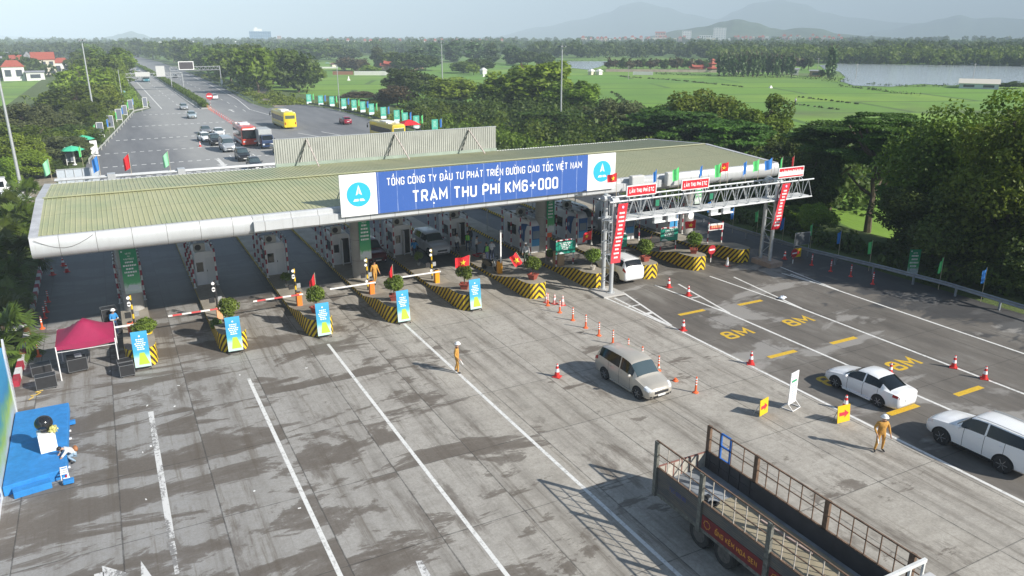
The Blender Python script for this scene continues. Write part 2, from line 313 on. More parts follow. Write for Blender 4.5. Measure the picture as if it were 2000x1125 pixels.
# --- asphalt of the approach and motorway
t=NT('asphalt',.85); p=t.pos(); X,Y,Z=t.xyz(p)
n1=t.noise(t.map(p,(1,.12,1)),.35,6,.65); n2=t.noise(p,.08,5,.6); n3=t.noise(p,14,4,.7)
c=t.mix(t.ramp(n1,[(.3,0),(.7,1)]),(.125,.13,.142),(.20,.205,.212))
mm=t.m2('MULTIPLY',t.ramp(t.m2('DIVIDE',t.m2('ADD',X,t.m2('MULTIPLY',t.m2('SUBTRACT',n2,.5),8)),60),[(.12,0),(.2,1),(.38,1),(.5,.35),(.62,0)]),.85)
c=t.mix(mm,c,t.mix(n1,(.27,.272,.268),(.37,.37,.355)))
c=t.mix(t.ramp(n3,[(.4,.2),(.6,0)]),c,(.06,.06,.065)); c=t.mix(t.ramp(n2,[(.6,0),(.7,.45)]),c,(.08,.085,.095))
t.out(c)
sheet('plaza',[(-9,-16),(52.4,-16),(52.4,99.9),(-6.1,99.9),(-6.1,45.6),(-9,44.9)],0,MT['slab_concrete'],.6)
hwL=[(-6.1,100),(-3.4,118),(-3,128),(.9,160),(6.6,208),(11.4,221),(11.6,330),(12,440),(14,580),(11,740),(-6,930),(-60,1180)]
hwR=[(-30,1200),(24,950),(36,760),(41,600),(41.5,450),(41.2,380),(39.6,294),(36.6,225),(37.5,206),(46,214.5),(49,211),(51.6,198),(52.2,180),(52.4,150),(52.4,100)]
sheet('motorway',hwL+hwR,0,MT['asphalt'],.6)
# verges along the road (a little above the field sheet)
vg=MT['verge_grass']
sheet('grass_verge',[(-60,45.5),(-6.1,45.5),(-6.1,100),(-3.4,118),(-3,128),(.9,160),(6.6,208),(11.4,221),(11.6,330),(12,440),(14,580),(11,740),(-6,930),(-60,900),(-20,440),(-24,120),(-60,70)],-.12,vg)
sheet('grass_verge',[(-60,-30),(-9,-30),(-9,44.85),(-60,44.85)],-.12,vg)
sheet('grass_verge',[(52.4,-30),(62,-30),(63,120),(68,210),(60,240),(50,300),(49,460),(50,600),(42,800),(30,800),(41,600),(41.5,450),(41.2,380),(39.6,294),(36.6,225),(37.5,206),(46,214.5),(49,211),(51.6,198),(52.2,180),(52.4,150)],-.12,vg)
# dirt track and service yard
t=NT('dirt',.95); p=t.pos(); n1=t.noise(p,.6,6,.7); t.out(t.ramp(n1,[(.3,(.14,.12,.09)),(.6,(.30,.26,.2)),(.75,(.12,.15,.05))]),bump=n1,bs=.4,bd=.05)
sheet('dirt_path',[(-40,99),(-6.8,99),(-6.6,112),(-5,119),(-6.5,124),(-8.5,122),(-10.5,113),(-40,106)],-.09,MT['dirt'])
pth=[G(*q) for q in ((478,196),(505,185),(520,172),(498,158),(470,146))]
sheet('dirt_path',[(40,208),(44,212)]+[(v.x+1.3,v.y) for v in pth[1:]]+[(v.x-1.3,v.y) for v in pth[:0:-1]],-.08,MT['dirt'])
# --- water
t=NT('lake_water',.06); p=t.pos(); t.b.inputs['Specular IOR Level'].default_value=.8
n1=t.noise(t.map(p,(1,1,1)),1.1,4,.6); t.out(t.mix(t.noise(p,.01,3),(.50,.58,.63),(.62,.68,.72)),bump=n1,bs=1,bd=.16)  # pale base colour has the sky's reflection painted in
def pxpoly(name,pts,z,m): return sheet(name,[(v.x,v.y) for v in (G(*q,z) for q in pts)],z,m)
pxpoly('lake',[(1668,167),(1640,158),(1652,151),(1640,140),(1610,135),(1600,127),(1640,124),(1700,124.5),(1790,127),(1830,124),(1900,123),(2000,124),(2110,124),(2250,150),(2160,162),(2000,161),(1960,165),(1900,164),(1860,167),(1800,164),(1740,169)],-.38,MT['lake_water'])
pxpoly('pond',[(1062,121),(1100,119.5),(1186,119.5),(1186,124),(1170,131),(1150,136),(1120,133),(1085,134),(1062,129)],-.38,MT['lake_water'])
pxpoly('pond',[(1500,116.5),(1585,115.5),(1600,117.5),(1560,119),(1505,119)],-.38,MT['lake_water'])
# --- hills and mountains
t=NT('forest_hill',.95); p=t.pos(); n1=t.noise(p,.004,6,.7); n2=t.noise(p,.03,5,.7)
t.out(t.mix(t.ramp(n2,[(.4,0),(.6,1)]),t.ramp(n1,[(.3,(.05,.085,.05)),(.7,(.11,.15,.08))]),(.05,.08,.045)))
def hill(name,pts,D,depth,seed,rough=1.):
    b=MB(); rg=[]; N=len(pts)-1; K=90
    for i in range(K+1):
        u=i/K; px=pts[0][0]+(pts[-1][0]-pts[0][0])*u
        j=max(k for k in range(len(pts)-1) if pts[k][0]<=px+1e-6); a,c=pts[j],pts[j+1]; q=(px-a[0])/(c[0]-a[0]); q=q*q*(3-2*q)
        ry=a[1]+(c[1]-a[1])*q; v=PD(px,ry,D); h=max(v.z,0)+.5; dr=Vector((v.x,v.y,0)).normalized()
        r=[]
        for k,(f,hh) in enumerate(((-1,0),(-.72,.22),(-.45,.52),(-.2,.83),(0,1),(.35,.7),(1,0))):
            nz=noise.noise(Vector((u*14+seed,f*3,seed)))*.22+noise.noise(Vector((u*40+seed,f*8,seed)))*.09
            r.append(dr*(D+f*depth)+Vector((0,0,-.6+h*hh*(1+nz*rough*(0 if hh in(0,1) else 1))+ (nz*h*.12*rough if hh==1 else 0))))
        rg.append(r)
    b.loft(rg,closed=False,caps=False); return b.build(name,MT['forest_hill'],smooth=60,kind='structure')
hill('hill',[(1270,70),(1330,58),(1375,52),(1412,42),(1440,37.5),(1475,44),(1510,55),(1530,58),(1560,54),(1600,56),(1640,66),(1700,71),(1740,72)],2300,420,3.1)
hill('mountain',[(960,72),(1060,52),(1130,38),(1190,24),(1215,10),(1250,4),(1300,14),(1345,28),(1400,38),(1440,20),(1470,6),(1520,0),(1570,8),(1610,24),(1660,34),(1760,44),(1830,52),(1900,60)],6300,1300,8.3,.5)
hill('mountain',[(1660,70),(1730,58),(1800,45),(1840,36),(1875,29),(1905,36),(1950,34),(2010,38),(2100,30),(2300,70)],5200,900,5.7,.6)
hill('mountain',[(190,76),(215,71),(235,66),(256,61),(275,66),(300,74),(330,78)],3600,500,1.7,.8)
hill('mountain',[(-60,66),(60,72),(150,74),(400,73),(560,77),(700,75),(900,77),(1000,74)],6100,600,2.2,.6)
# --- haze
hb=MB().box(-7400,-7400,-1.8,7400,7400,300)
hm=bpy.data.materials.new('air_haze'); hm.use_nodes=True; hn=hm.node_tree.nodes; hm.node_tree.nodes.remove(hn['Principled BSDF'])
pv=hn.new('ShaderNodeVolumePrincipled'); pv.inputs['Color'].default_value=(.72,.885,1,1); pv.inputs['Density'].default_value=.00038; pv.inputs['Anisotropy'].default_value=-.3
hm.node_tree.links.new(pv.outputs[0],hn['Material Output'].inputs['Volume'])
hb.build('haze',hm,kind='stuff')
# ================= ROAD MARKINGS =================
t=NT('road_paint',.7); p=t.pos(); n1=t.noise(p,5,6,.8); n2=t.noise(t.map(p,(1,.3,1)),1.1,4,.7); X,Y,Z=t.xyz(p)
wear=t.ramp(t.m2('ADD',n1,t.m2('MULTIPLY',n2,.35)),[(.57,1),(.66,0)])
wx=t.ramp(t.m2('DIVIDE',t.m2('ADD',X,1.),20),[(0,.9),(.25,.3),(.5,.1)])
t.out(t.mix(t.m2('MULTIPLY',wear,.55),(.66,.66,.64),(.24,.235,.22)))
MP=MT['road_paint']
def worn(name,thr):
    t=NT(name,.75); p=t.pos(); n1=t.noise(p,6,7,.85); n2=t.noise(t.map(p,(1,.2,1)),1.6,4,.6)
    f=t.ramp(t.m2('ADD',t.m2('MULTIPLY',n1,.6),t.m2('MULTIPLY',n2,.5)),[(thr-.02,1),(thr+.02,0)])
    t.out(t.mix(f,(.6,.6,.59),(.2,.195,.19))); return t.m
MW=worn('faded_road_paint',.53)
yp=mat('yellow_road_paint',(.62,.40,.03),.65,vary=.22,vscale=7)
def strip(b,pts,wd,z=.004):
    for a,c in zip(pts,pts[1:]):
        a=Vector((*a,0)); c=Vector((*c,0)); n=(c-a).normalized().cross(Vector((0,0,1)))*wd/2
        b.quad(*[(q.x,q.y,z) for q in(a-n,c-n,c+n,a+n)])
b=MB(); strip(b,[(15.3,G(787,632).y),(15.3,-12)],.17); strip(b,[(10.05,G(640,672).y),(10.05,-12)],.17); strip(b,[(4.95,G(482,740).y),(4.95,-12)],.18); b.build('lane_line',MP,kind='structure')
# broken, nearly rubbed-out line on the far left
b=MB(); strip(b,[(-.02,38.6),(-.02,27.2)],.24); y=27.0
while y>-8:
    L=rnd.uniform(.5,1.6); strip(b,[(-.02+rnd.uniform(-.03,.03),y),(-.02,y-L)],rnd.uniform(.14,.26)); y-=L+rnd.uniform(.05,.3)
for a in (26.3,25.6,24.9,24.5,23.6,23.1): strip(b,[(-2.42,a),(-2.42,a-.35)],.3)
b.build('lane_line',MW,kind='structure')
b=MB()
for x in (30.25,35.15,40.2,45.6): strip(b,[(x,(42.2,37,36.5,40.5)[(30.25,35.15,40.2,45.6).index(x)]),(x,-12)],.17)
strip(b,[(29.6,43.6),(30.2,36)],.16,.0045)
strip(b,[(31.5,43),(30.35,36)],.16,.005); strip(b,[(30.0,40.2),(31.0,40.2)],.14,.0055); strip(b,[(29.9,38.5),(30.8,38.5)],.3,.006)
strip(b,[(34.6,43.2),(35.1,36.5)],.15,.0045); strip(b,[(36.3,42.6),(35.25,36)],.15,.005); strip(b,[(35.0,39.6),(35.9,39.6)],.14,.0055)
strip(b,[(39.7,43),(40.15,36)],.15,.0045); strip(b,[(41.2,42),(40.25,34.5)],.15,.005)
strip(b,[(46.4,42.3),(45.65,36)],.14,.0045); strip(b,[(45.2,41),(45.5,38)],.14,.005)
b.build('lane_line',MP,kind='structure')
b=MB()
for x,ys in ((33.1,(37.3,29.3,21.4)),(38,(36.95,29.1,21.2))):
    for y in ys: strip(b,[(x-1.08,y),(x+1.08,y)],.34)
b.build('yellow_bar_marking',yp,kind='structure')
for x,y in ((33.1,33.0),(38.15,32.8),(38.1,25.1),(33.1,25.5)):
    o=put_text('distance_marking','8M',(x,y,.004),1.15,yp,up=False,weight=.17,width=2.2); o['kind']='structure'
# arrow bottom left
b=MB(); Q=[G(*q) for q in ((199,1105),(246,1118),(243,1160),(205,1160))]; b.quad(*[(v.x,v.y,.004) for v in Q])
Q=[G(*q) for q in ((275,1095),(296,1125),(300,1170),(276,1170))]; b.quad(*[(v.x,v.y,.004) for v in Q])
Q=[G(*q) for q in ((812,1096),(824,1095),(845,1130),(828,1135))]; b.quad(*[(v.x,v.y,.004) for v in Q])
b.build('arrow_marking',MW,kind='structure')
# rear plaza: rumble dashes across, edge lines, lane dashes, arrows
b=MB()
for y,x0,x1 in ((112,-1,30),(122.5,-1,24),(137,-.5,26),(154,1.5,22),(176.5,5,25),(202,8.5,21),(228,18,22.5),(268,15,21.5)):
    for k in (0,) if y<120 else (0,):
        x=x0
        while x<x1: strip(b,[(x,y+(x-x0)*.05),(x+.62,y+(x-x0)*.05)],.5+.25*(y>150)); x+=1.25
strip(b,[(13.6,217),(14.0,300),(14.3,434),(15.6,578),(14.5,663)],.28,.005)
strip(b,[(22,213),(22.3,310),(22.4,401)],.22,.005)
for y in range(190,420,12): strip(b,[(18.2,y),(18.2,y+5)],.18)
for y in range(112,160,11): strip(b,[(16.6,y),(16.6,y+3.2)],.18); strip(b,[(20.0,y),(20,y+3.2)],.18)
strip(b,[(36.5,170),(33,205),(35.5,240),(37.2,300),(38.5,380),(38.2,450)],.22)
for y in range(200,420,13): strip(b,[(31.2,y),(31.4,y+5.5)],.18)
strip(b,[(32.5,150),(39,128)],.25); strip(b,[(37,150),(42,130)],.25)
strip(b,[(14.6,124),(14.6,116)],.25,.0055); strip(b,[(18.3,120),(19.6,110)],.2,.0055)
for x,y,s in ((14.3,117.5,1),(28.5,205,-1)):
    strip(b,[(x,y+5*s),(x,y)],.35,.006); b.quad((x-.8,y,.0065),(x+.8,y,.0065),(x,y-2.2*s,.0065))
b.build('road_markings',MP,kind='structure')
# ================= TOLL CANOPY =================
XL,XR=-4.4,49.6; YF,YR,YB=46.7,55.5,64.3; ZE,ZR=7.5,8.0
COLX=(0.05,15.7,31.6,47.2)
t=NT('green_roof_sheet',.5); p=t.obj(); X,Y,Z=t.xyz(p)
n1=t.noise(p,.25,5,.65); n2=t.noise(t.map(p,(1,.15,1)),1.2,5,.7)
c=t.mix(t.ramp(n2,[(.3,0),(.7,.6)]),(.36,.365,.19),(.46,.455,.28)); c=t.mix(t.ramp(n1,[(.35,.6),(.55,0)]),c,(.25,.31,.17)); 
c=t.mix(t.ramp(t.m2('DIVIDE',X,50),[(.2,0),(.9,.7)]),c,(.44,.43,.28)); c=t.mix(t.ramp(t.noise(p,5,4,.7),[(.6,0),(.75,.3)]),c,(.12,.14,.08))
lap=t.m2('LESS_THAN',t.m2('FRACT',t.m2('DIVIDE',t.m2('SUBTRACT',Y,46.9),4.3)),.012); c=t.mix(t.m2('MULTIPLY',lap,.6),c,(.12,.13,.07)); c=t.mix(t.ramp(t.noise(t.map(p,(2.2,.12,1)),1.5,6,.8),[(.55,0),(.72,.55)]),c,(.21,.20,.11)); t.out(c)
t=NT('aluminium_panel',.42); p=t.obj(); n1=t.noise(t.map(p,(1,1,.25)),1.4,6,.7); n2=t.noise(t.map(p,(4,1,.3)),2,5,.8)
c=t.mix(t.ramp(n1,[(.4,0),(.75,.5)]),(.52,.535,.545),(.40,.405,.40)); c=t.mix(t.ramp(n2,[(.58,0),(.75,.45)]),c,(.27,.265,.25)); t.out(c); t.b.inputs['Metallic'].default_value=.15
seam=mat('panel_joint',(.16,.155,.15),.8)
can=thing('toll_canopy','long toll station canopy with ribbed green roof and white rounded fascia','toll canopy',(0,0,0))
def roofz(y): return ZR-(abs(y-YR)/(YR-YF))*(ZR-ZE) if y<YR else ZR-((y-YR)/(YB-YR))*.5
b=MB(); e=.35
for ya,za,yb,zb in ((YF+.25,ZE+.02,YR,ZR),(YR,ZR,YB-.2,ZE)):
    x=XL+e; vs=[];
    xs=[];
    while x<XR-e: xs+=[(x,0),(x+.2,0),(x+.222,.03),(x+.248,.03)]; x+=.27
    xs.append((XR-e,0)); n=len(xs)
    b.add([(q,ya,za+h) for q,h in xs]+[(q,yb,zb+h) for q,h in xs],[(i,i+1,n+i+1,n+i) for i in range(n-1)])
b.build('roof',MT['green_roof_sheet'],can)
MB().extx([(YR-.22,ZR+.05),(YR,ZR+.1),(YR+.22,ZR+.05),(YR,ZR-.02)],XL+e,XR-e).build('ridge_cap',MT['green_roof_sheet'],can)
# fascia profiles (y,z), left/right ends rounded tall, middle with a box
def prof(kind):
    if kind=='round': return [(YF+.3,ZE+.02),(YF+.05,ZE),(YF-.08,ZE-.12),(YF-.16,ZE-.45),(YF-.14,ZE-.8),(YF,ZE-1.05),(YF+.35,ZE-1.22),(YF+.9,ZE-1.28),(YF+1,ZE-.9)]
    return [(YF+.3,ZE+.02),(YF-.02,ZE),(YF-.12,ZE-.08),(YF-.12,ZE-.3),(YF-.42,ZE-.32),(YF-.42,ZE-.86),(YF-.32,ZE-.95),(YF+.35,ZE-1.12),(YF+.9,ZE-1.28),(YF+1,ZE-.9)]
al=MT['aluminium_panel']
for q0,q1 in((XL,7.0),(37.1,XR)): MB().extx(prof('round'),q0,q1).build('front_fascia',al,can,smooth=35)
MB().extx(prof('box'),7.0,37.1).build('front_fascia',al,can)
x=XL+1.35
while x<XR:
    b=MB()
    k='round' if x<7 or x>37.1 else 'box'
    pr=prof(k)[:-2] ; 
    for (y0,z0),(y1,z1) in zip(pr,pr[1:]):
        b.quad((x-.014,y0-.004,z0+.004),(x+.014,y0-.004,z0+.004),(x+.014,y1-.004,z1-.003),(x-.014,y1-.004,z1-.003))
    b.build('panel_seam',seam,can); x+=1.78 if k=='round' else 1.62
for x0,x1,yy,zz in ((XL,7,YF-.002,ZE-1.05),(37.1,XR,YF-.002,ZE-1.05)): MB().box(x0,yy-.012,zz-.012,x1,yy,zz+.012).build('long_seam',seam,can)
b=MB(); b.extx([(YB-.3,ZE+.03),(YB,ZE),(YB+.12,ZE-.5),(YB,ZE-1),(YB-.6,ZE-1.25),(YB-.8,ZE-1)],XL,XR); b.build('rear_fascia',al,can,smooth=40)
for x0,x1 in ((XL-.02,XL+.42),(XR-.42,XR+.02)):
    MB().loft([[(x0,y,z+.07),(x1,y,z+.05),(x1,y,z-1.0),(x0,y,z-.9)] for y,z in((YF+.02,ZE-.03),(YR,ZR),(YB,ZE-.03))]).build('end_fascia',mat('weathered_gutter',(.42,.43,.45),.6,vary=.25,vscale=1.2),can)
MB().box(XL+.4,YF+.9,6.25,XR-.4,YB-.7,6.32).build('ceiling',mat('dull_ceiling',(.2,.2,.21),.7,vary=.2,vscale=1),can)
conc=mat('column_concrete',(.34,.33,.31),.7,vary=.15,vscale=1.2)
for cx in COLX:
    b=MB(); b.tube((cx,54.85,0),(cx,54.85,6.3),.62,24); b.build('column',conc,can,smooth=40)
    for z in (1.6,3.2,4.7): MB().tube((cx,54.85,z),(cx,54.85,z+.025),.626,24,cap=False).build('column_joint',seam,can,smooth=40)
# folded wires hanging at the left corner
b=MB(); pts=[Vector((XL+.2+q*.35,YF-.17,ZE-.1-math.sin(q/8*PI)*.55)) for q in range(9)]; b.path(pts,.015,4); b.build('hanging_cable',seam,can)
# ---- blue name board
bz0,bz1=6.98,9.58; by=46.12
sg=thing('name_board','large blue name board with white end panels on the canopy edge','sign board',(0,by,0))
t=NT('blue_board',.55); p=t.obj(); X,Y,Z=t.xyz(p); n1=t.noise(t.map(p,(3,1,.5)),1.3,6,.8); ln=t.m2('FRACT',t.m2('DIVIDE',X,1.22))
l1=t.m2('MULTIPLY',t.m2('LESS_THAN',ln,.03),t.ramp(n1,[(.35,0),(.6,.7)])); c=t.mix(t.ramp(n1,[(.58,0),(.74,.5)]),(.03,.10,.36),(.15,.22,.5)); t.out(t.mix(l1,c,(.45,.52,.7)))
MB().box(14.55,-.06,bz0,30.2,.06,bz1).build('board_face',MT['blue_board'],sg)
wp=mat('white_board',(.8,.8,.79),.5,vary=.06,vscale=1)
for x0,x1 in((12.2,14.54),(30.21,32.6)): MB().box(x0,-.064,bz0,x1,.06,bz1).build('end_panel',wp,sg)
b=MB()
for x in range(0,11): b.bar((12.6+x*1.95,.1,bz0),(12.6+x*1.95,.1,bz1),.08); b.bar((12.6+x*1.95,.1,bz1-.2),(12.6+x*1.95,2.2,7.75),.06)
b.bar((12.2,.12,bz1-.1),(32.6,.12,bz1-.1),.07); b.bar((12.2,.12,8.2),(32.6,.12,8.2),.07); b.build('support_frame',steel,sg)
put_text('lettering','TỔNG CÔNG TY ĐẦU TƯ PHÁT TRIỂN ĐƯỜNG CAO TỐC VIỆT NAM',(22.45,-.07,8.93),.50,whitel,sg,weight=.145,width=14.5)
put_text('lettering','TRẠM THU PHÍ KM6+000',(22.3,-.07,7.83),.82,whitel,sg,weight=.165,width=10.9)
cy=mat('cyan_emblem',(.02,.42,.62),.5)
for cx in(13.37,31.45):
    b=MB(); zc=8.32; b.slot(0).tube((cx,-.066,zc),(cx,-.08,zc),.76,32)
    b.slot(1); b.add([(cx-.2,-.083,zc-.05),(cx-.03,-.083,zc+.05),(cx+.0,-.083,zc+.60)],[(0,1,2)]).add([(cx+.2,-.083,zc-.05),(cx+.03,-.083,zc+.05),(cx+.0,-.083,zc+.60)],[(0,1,2)])
    b.quad((cx-.38,-.083,zc-.42),(cx-.04,-.083,zc-.42),(cx-.04,-.083,zc-.28),(cx-.28,-.083,zc-.28)).quad((cx+.04,-.083,zc-.42),(cx+.38,-.083,zc-.42),(cx+.28,-.083,zc-.28),(cx+.04,-.083,zc-.28))
    b.build('emblem',[cy,whitel],sg)
# ---- grey back of the rear board standing on the far eave
rb=thing('rear_board','grey corrugated back of a long board standing on the far roof edge','sign board',(0,64,0))
b=MB(); x=11.85; top=[]
while x<31.8: top+=[(x,0),(x+.09,0),(x+.115,-.05),(x+.165,-.05)]; x+=.19
n=len(top); b.add([(q,h,7.78) for q,h in top]+[(q,h,9.72) for q,h in top],[(i,i+1,n+i+1,n+i) for i in range(n-1)]); b.box(11.85,.02,7.75,31.8,.1,9.75)
b.build('corrugated_panel',mat('grey_corrugated',(.36,.37,.34),.6,vary=.15,vscale=.8),rb)
MB().box(11.85,-.08,7.45,31.85,.06,7.78).build('base_strip',mat('pale_green_strip',(.27,.33,.28),.6,vary=.2,vscale=1),rb)
b=MB(); b.box(11.8,-.03,9.72,31.85,.12,9.76).build('top_edge',steel,rb)
rust=mat('rusty_white_paint',(.48,.42,.38),.7,vary=.4,vscale=5)
for px,qx in ((597,611),(769,777),(914,930)):
    v=PY(px,247+ (597-px)*.05+ (262-247 if px==597 else 0),64); 
    x=v.x; b=MB(); b.bar((x,-.1,9.6),(x+.1,-3.2,7.86),.09); b.build('prop',rust,rb)
    b=MB(); b.bar((x-.02,-.14,9.6),(x-.7,-.12,7.8),.05); b.build('prop',dark,rb)
# two air units on the canopy edge at the right
for i,x in enumerate((34.6,37.9)):
    a=thing('rooftop_cabinet',('left','right')[i]+' one of two pale metal cabinets against the canopy fascia, behind red lane signs','cabinet',(x,46.05,0),group='metal cabinets on the canopy edge')
    MB().box(-.55,-.15,6.75,.55,.25,7.75).build('cabinet_body',mat('pale_metal',(.55,.55,.53),.5,vary=.1),a,bevel=.02)
    MB().box(-.5,-.17,6.85,.5,-.155,7.65).build('cabinet_door',mat('pale_metal_door',(.48,.49,.48),.5),a)
# column banners
grn=None
def banner_mat(name,top,bot,hz,white_h=.25):
    t=NT(name,.6); X,Y,Z=t.xyz(t.obj()); f=t.m2('DIVIDE',Z,hz)
    n=t.m2('MULTIPLY',t.m2('SUBTRACT',t.noise(t.obj(),3,4),.5),.25); t.out(t.ramp(t.m2('ADD',f,n),[(0,(.45,.55,.5)),(.12,(.75,.78,.75)),(white_h,bot),(.6,top),(1,top)])); return t.m
gm=banner_mat('green_banner',(.012,.27,.13),(.10,.42,.16),3.0)
def textrows(b,w,z0,z1,rows,y,seed,fill=.8):
    r=random.Random(seed); h=(z1-z0)/rows
    for k in range(rows):
        L=w*r.uniform(.45,fill); x=-L/2; z=z1-h*(k+.7)
        while x<L/2-.03:
            q=r.uniform(.06,.16)*w/1.0; 
            b.quad((x,y,z),(min(x+q,L/2),y,z),(min(x+q,L/2),y,z+h*.5),(x,y,z+h*.5)); x+=q+.035*w
def green_banner(name,label,loc,w,h,words,tilt=0,group=None,rot=0):
    a=thing(name,label,'banner',loc,rot,group); k=a
    b=MB(); b.box(-w/2,-.015,0,w/2,.015,h).build('banner_sheet',gm,a)
    z=h-.28
    for s,hh in words:
        if s: put_text('banner_text',s,(0,-.02,z),hh,whitel,a,weight=.18); z-=hh*1.75
        else: b=MB(); textrows(b,w*.85,z-hh*5.2,z+hh*.4,5,-.02,int(loc[0]*3)+4,.95); b.build('banner_text',whitel,a); z-=hh*6
    b=MB(); b.tube((-w*.36,-.018,h-.13),(-w*.36,-.022,h-.13),.06,12); b.quad((-w*.4,-.02,.25),(w*.42,-.02,.25),(w*.3,-.02,.55),(-w*.2,-.02,.62)); b.build('banner_print',mat('pale_print',(.62,.68,.68),.6),a)
    a.rotation_euler.x=tilt; return a
W1=[('VETC',.11),('TỪ',.10),('1/6/2022',.11),('',.2)]; W2=[('VETC',.11),('',.24)]
green_banner('column_banner','green banner on the leftmost canopy column, above the orange barrier box',(.15,54.05,1.55),1.0,3.0,W1)
green_banner('column_banner','green banner on the second canopy column, beside the man in orange',(15.95,54.1,1.75),.85,3.1,W2)
green_banner('column_banner','narrow green banner on the third canopy column, above an orange notice',(31.95,54.15,1.9),.75,2.9,W2)
green_banner('column_banner','dark green banner on the rightmost canopy column, under the gantry',(47.75,54.1,2.8),.8,2.4,W2)
# ================= TOLL ISLANDS AND THEIR EQUIPMENT =================
ISX=[0,4.95,10.12,15.25,20.32,25.48,30.56,35.37,40.16,44.8]
NTH=['leftmost','second from left','third from left','fourth from left','fifth from left','sixth from left','seventh from left','eighth from left','ninth from left','rightmost']
def stripes(name,c1,c2,per,kind):
    t=NT(name,.6); X,Y,Z=t.xyz(t.obj())
    if kind=='chev': f=t.m2('ADD',t.m2('ADD',Z,Y),t.m2('ABSOLUTE',X))
    elif kind=='z': f=Z
    elif kind=='y': f=Y
    elif kind=='x': f=X
    else: f=t.m2('ADD',Z,Y)
    f=t.m2('LESS_THAN',t.m2('FRACT',t.m2('DIVIDE',f,per)),.5); n=t.noise(t.obj(),4,5,.7)
    c=t.mix(f,c1,c2); t.out(t.mix(t.ramp(n,[(.5,0),(.75,.45)]),c,(.16,.14,.11))); return t.m
chev=stripes('yellow_black_chevrons',(.72,.50,.01),(.045,.025,.015),.46,'chev')
rwz=stripes('red_white_bands',(.36,.02,.045),(.72,.72,.7),.72,'z'); ybz=stripes('yellow_black_bands',(.72,.47,.01),(.03,.025,.02),.6,'z')
bwy=stripes('black_white_bands',(.02,.02,.02),(.6,.6,.6),.9,'y'); rwx=stripes('red_white_arm',(.6,.08,.08),(.78,.77,.75),1.1,'x'); rwy=stripes('red_white_kerb_bands',(.36,.02,.045),(.62,.63,.63),2.0,'y')
topc=mat('island_concrete',(.30,.27,.22),.8,vary=.3,vscale=.9)
def island(x,i):
    a=thing('toll_island','yellow and black striped concrete toll island, %s of the ten'%NTH[i],'toll island',(x,44.6,0),group='toll islands between the lanes')
    st=[(0,.30,1.12),(.06,.48,1.12),(.18,.62,1.12),(.45,.75,1.12),(1,.82,1.1),(2.2,.82,1.05),(3.2,.82,.82),(5.6,.82,.28),(8,.82,.24),(31,.82,.24),(31.3,.5,.24)]
    b=MB(); n=len(st)
    for s in(-1,1):
        b.slot(0).add([(s*w,y,0) for y,w,z in st]+[(s*w,y,z) for y,w,z in st],[(k,k+1,n+k+1,n+k) for k in range(n-1)])
    b.quad((-.30,0,0),(.30,0,0),(.30,0,1.12),(-.30,0,1.12))
    b.slot(1).add([(-w,y,z) for y,w,z in st]+[(w,y,z) for y,w,z in st],[(k,k+1,n+k+1,n+k) for k in range(n-1)])
    b.build('island_body',[chev,topc],a)
for i,x in enumerate(ISX): island(x,i)
boothw=mat('booth_white',(.68,.69,.70),.4,vary=.07,vscale=1.5); glassd=mat('dark_glass',(.012,.015,.018),.08,spec=.8); acg=mat('air_unit_beige',(.50,.49,.45),.6,vary=.1)
def rrect(w,h,r,n=5):
    o=[]
    for cx,cz,a0 in((w/2-r,r if 0 else 0,None),): pass
    o=[(-w/2,0),(w/2,0)]
    for k in range(n+1): t=k/n*PI/2; o.append((w/2-r+r*math.cos(t),h-r+r*math.sin(t)))
    for k in range(n+1): t=PI/2+k/n*PI/2; o.append((-w/2+r+r*math.cos(t),h-r+r*math.sin(t)))
    return o
def ac_unit(x,y,z,label,rot=0):
    a=thing('air_conditioner',label,'air unit',(x,y,z),rot,'air conditioners on the booths')
    MB().box(-.4,-.15,0,.4,.17,.58).build('casing',acg,a,bevel=.02)
    b=MB(); b.tube((-.1,-.155,.29),(-.1,-.17,.29),.22,18); b.build('fan_grille',mat('fan_dark',(.03,.03,.03),.6),a)
def booth(i,dx,y,door,ac):
    a=thing('toll_booth','white toll booth%s standing on the %s island'%(' with open door' if door else '',NTH[i]),'toll booth',(ISX[i]+dx,y,.24),group='white toll booths')
    b=MB(); pr=rrect(1.42,2.5,.3); b.loft([[(px_,yy,z) for px_,z in pr] for yy in (0,2.7)]); b.build('booth_shell',boothw,a,smooth=40)
    if door:
        MB().box(.02,-.012,.08,.62,.03,2.1).build('doorway',black,a)
        MB().obox((-.06,-.3,1.1),(.04,.6,2.05)).build('door',boothw,a)
        MB().box(-.6,-.01,1.0,-.2,.01,1.65).build('window',glassd,a)
    else:
        b=MB(); b.box(-.62,-.012,1.0,-.16,.02,1.72); b.build('window',glassd,a)
        b=MB(); b.box(.0,-.015,.08,.62,.0,2.02); d=b.build('door',mat('door_panel',(.60,.62,.63),.4),a); MB().box(.06,-.04,.98,.1,-.015,1.12).build('handle',dark,d)
    for s in(-1,1): MB().box(min(s*.715,s*.7),.6,1.0,max(s*.715,s*.7),1.9,1.8).build('side_window',glassd,a)
    if ac: ac_unit(ISX[i]+dx-.25,y+.35,2.74,'beige air conditioner on the booth of the %s island'%NTH[i])
booth(1,.15,58.2,0,1); booth(2,.05,58.3,0,1); booth(3,.1,58.7,1,1); booth(4,.35,59.2,1,1); booth(5,.3,59.3,1,1)
bl=mat('booth_blue',(.02,.10,.30),.35); bl2=mat('booth_light_blue',(.06,.30,.58),.35)
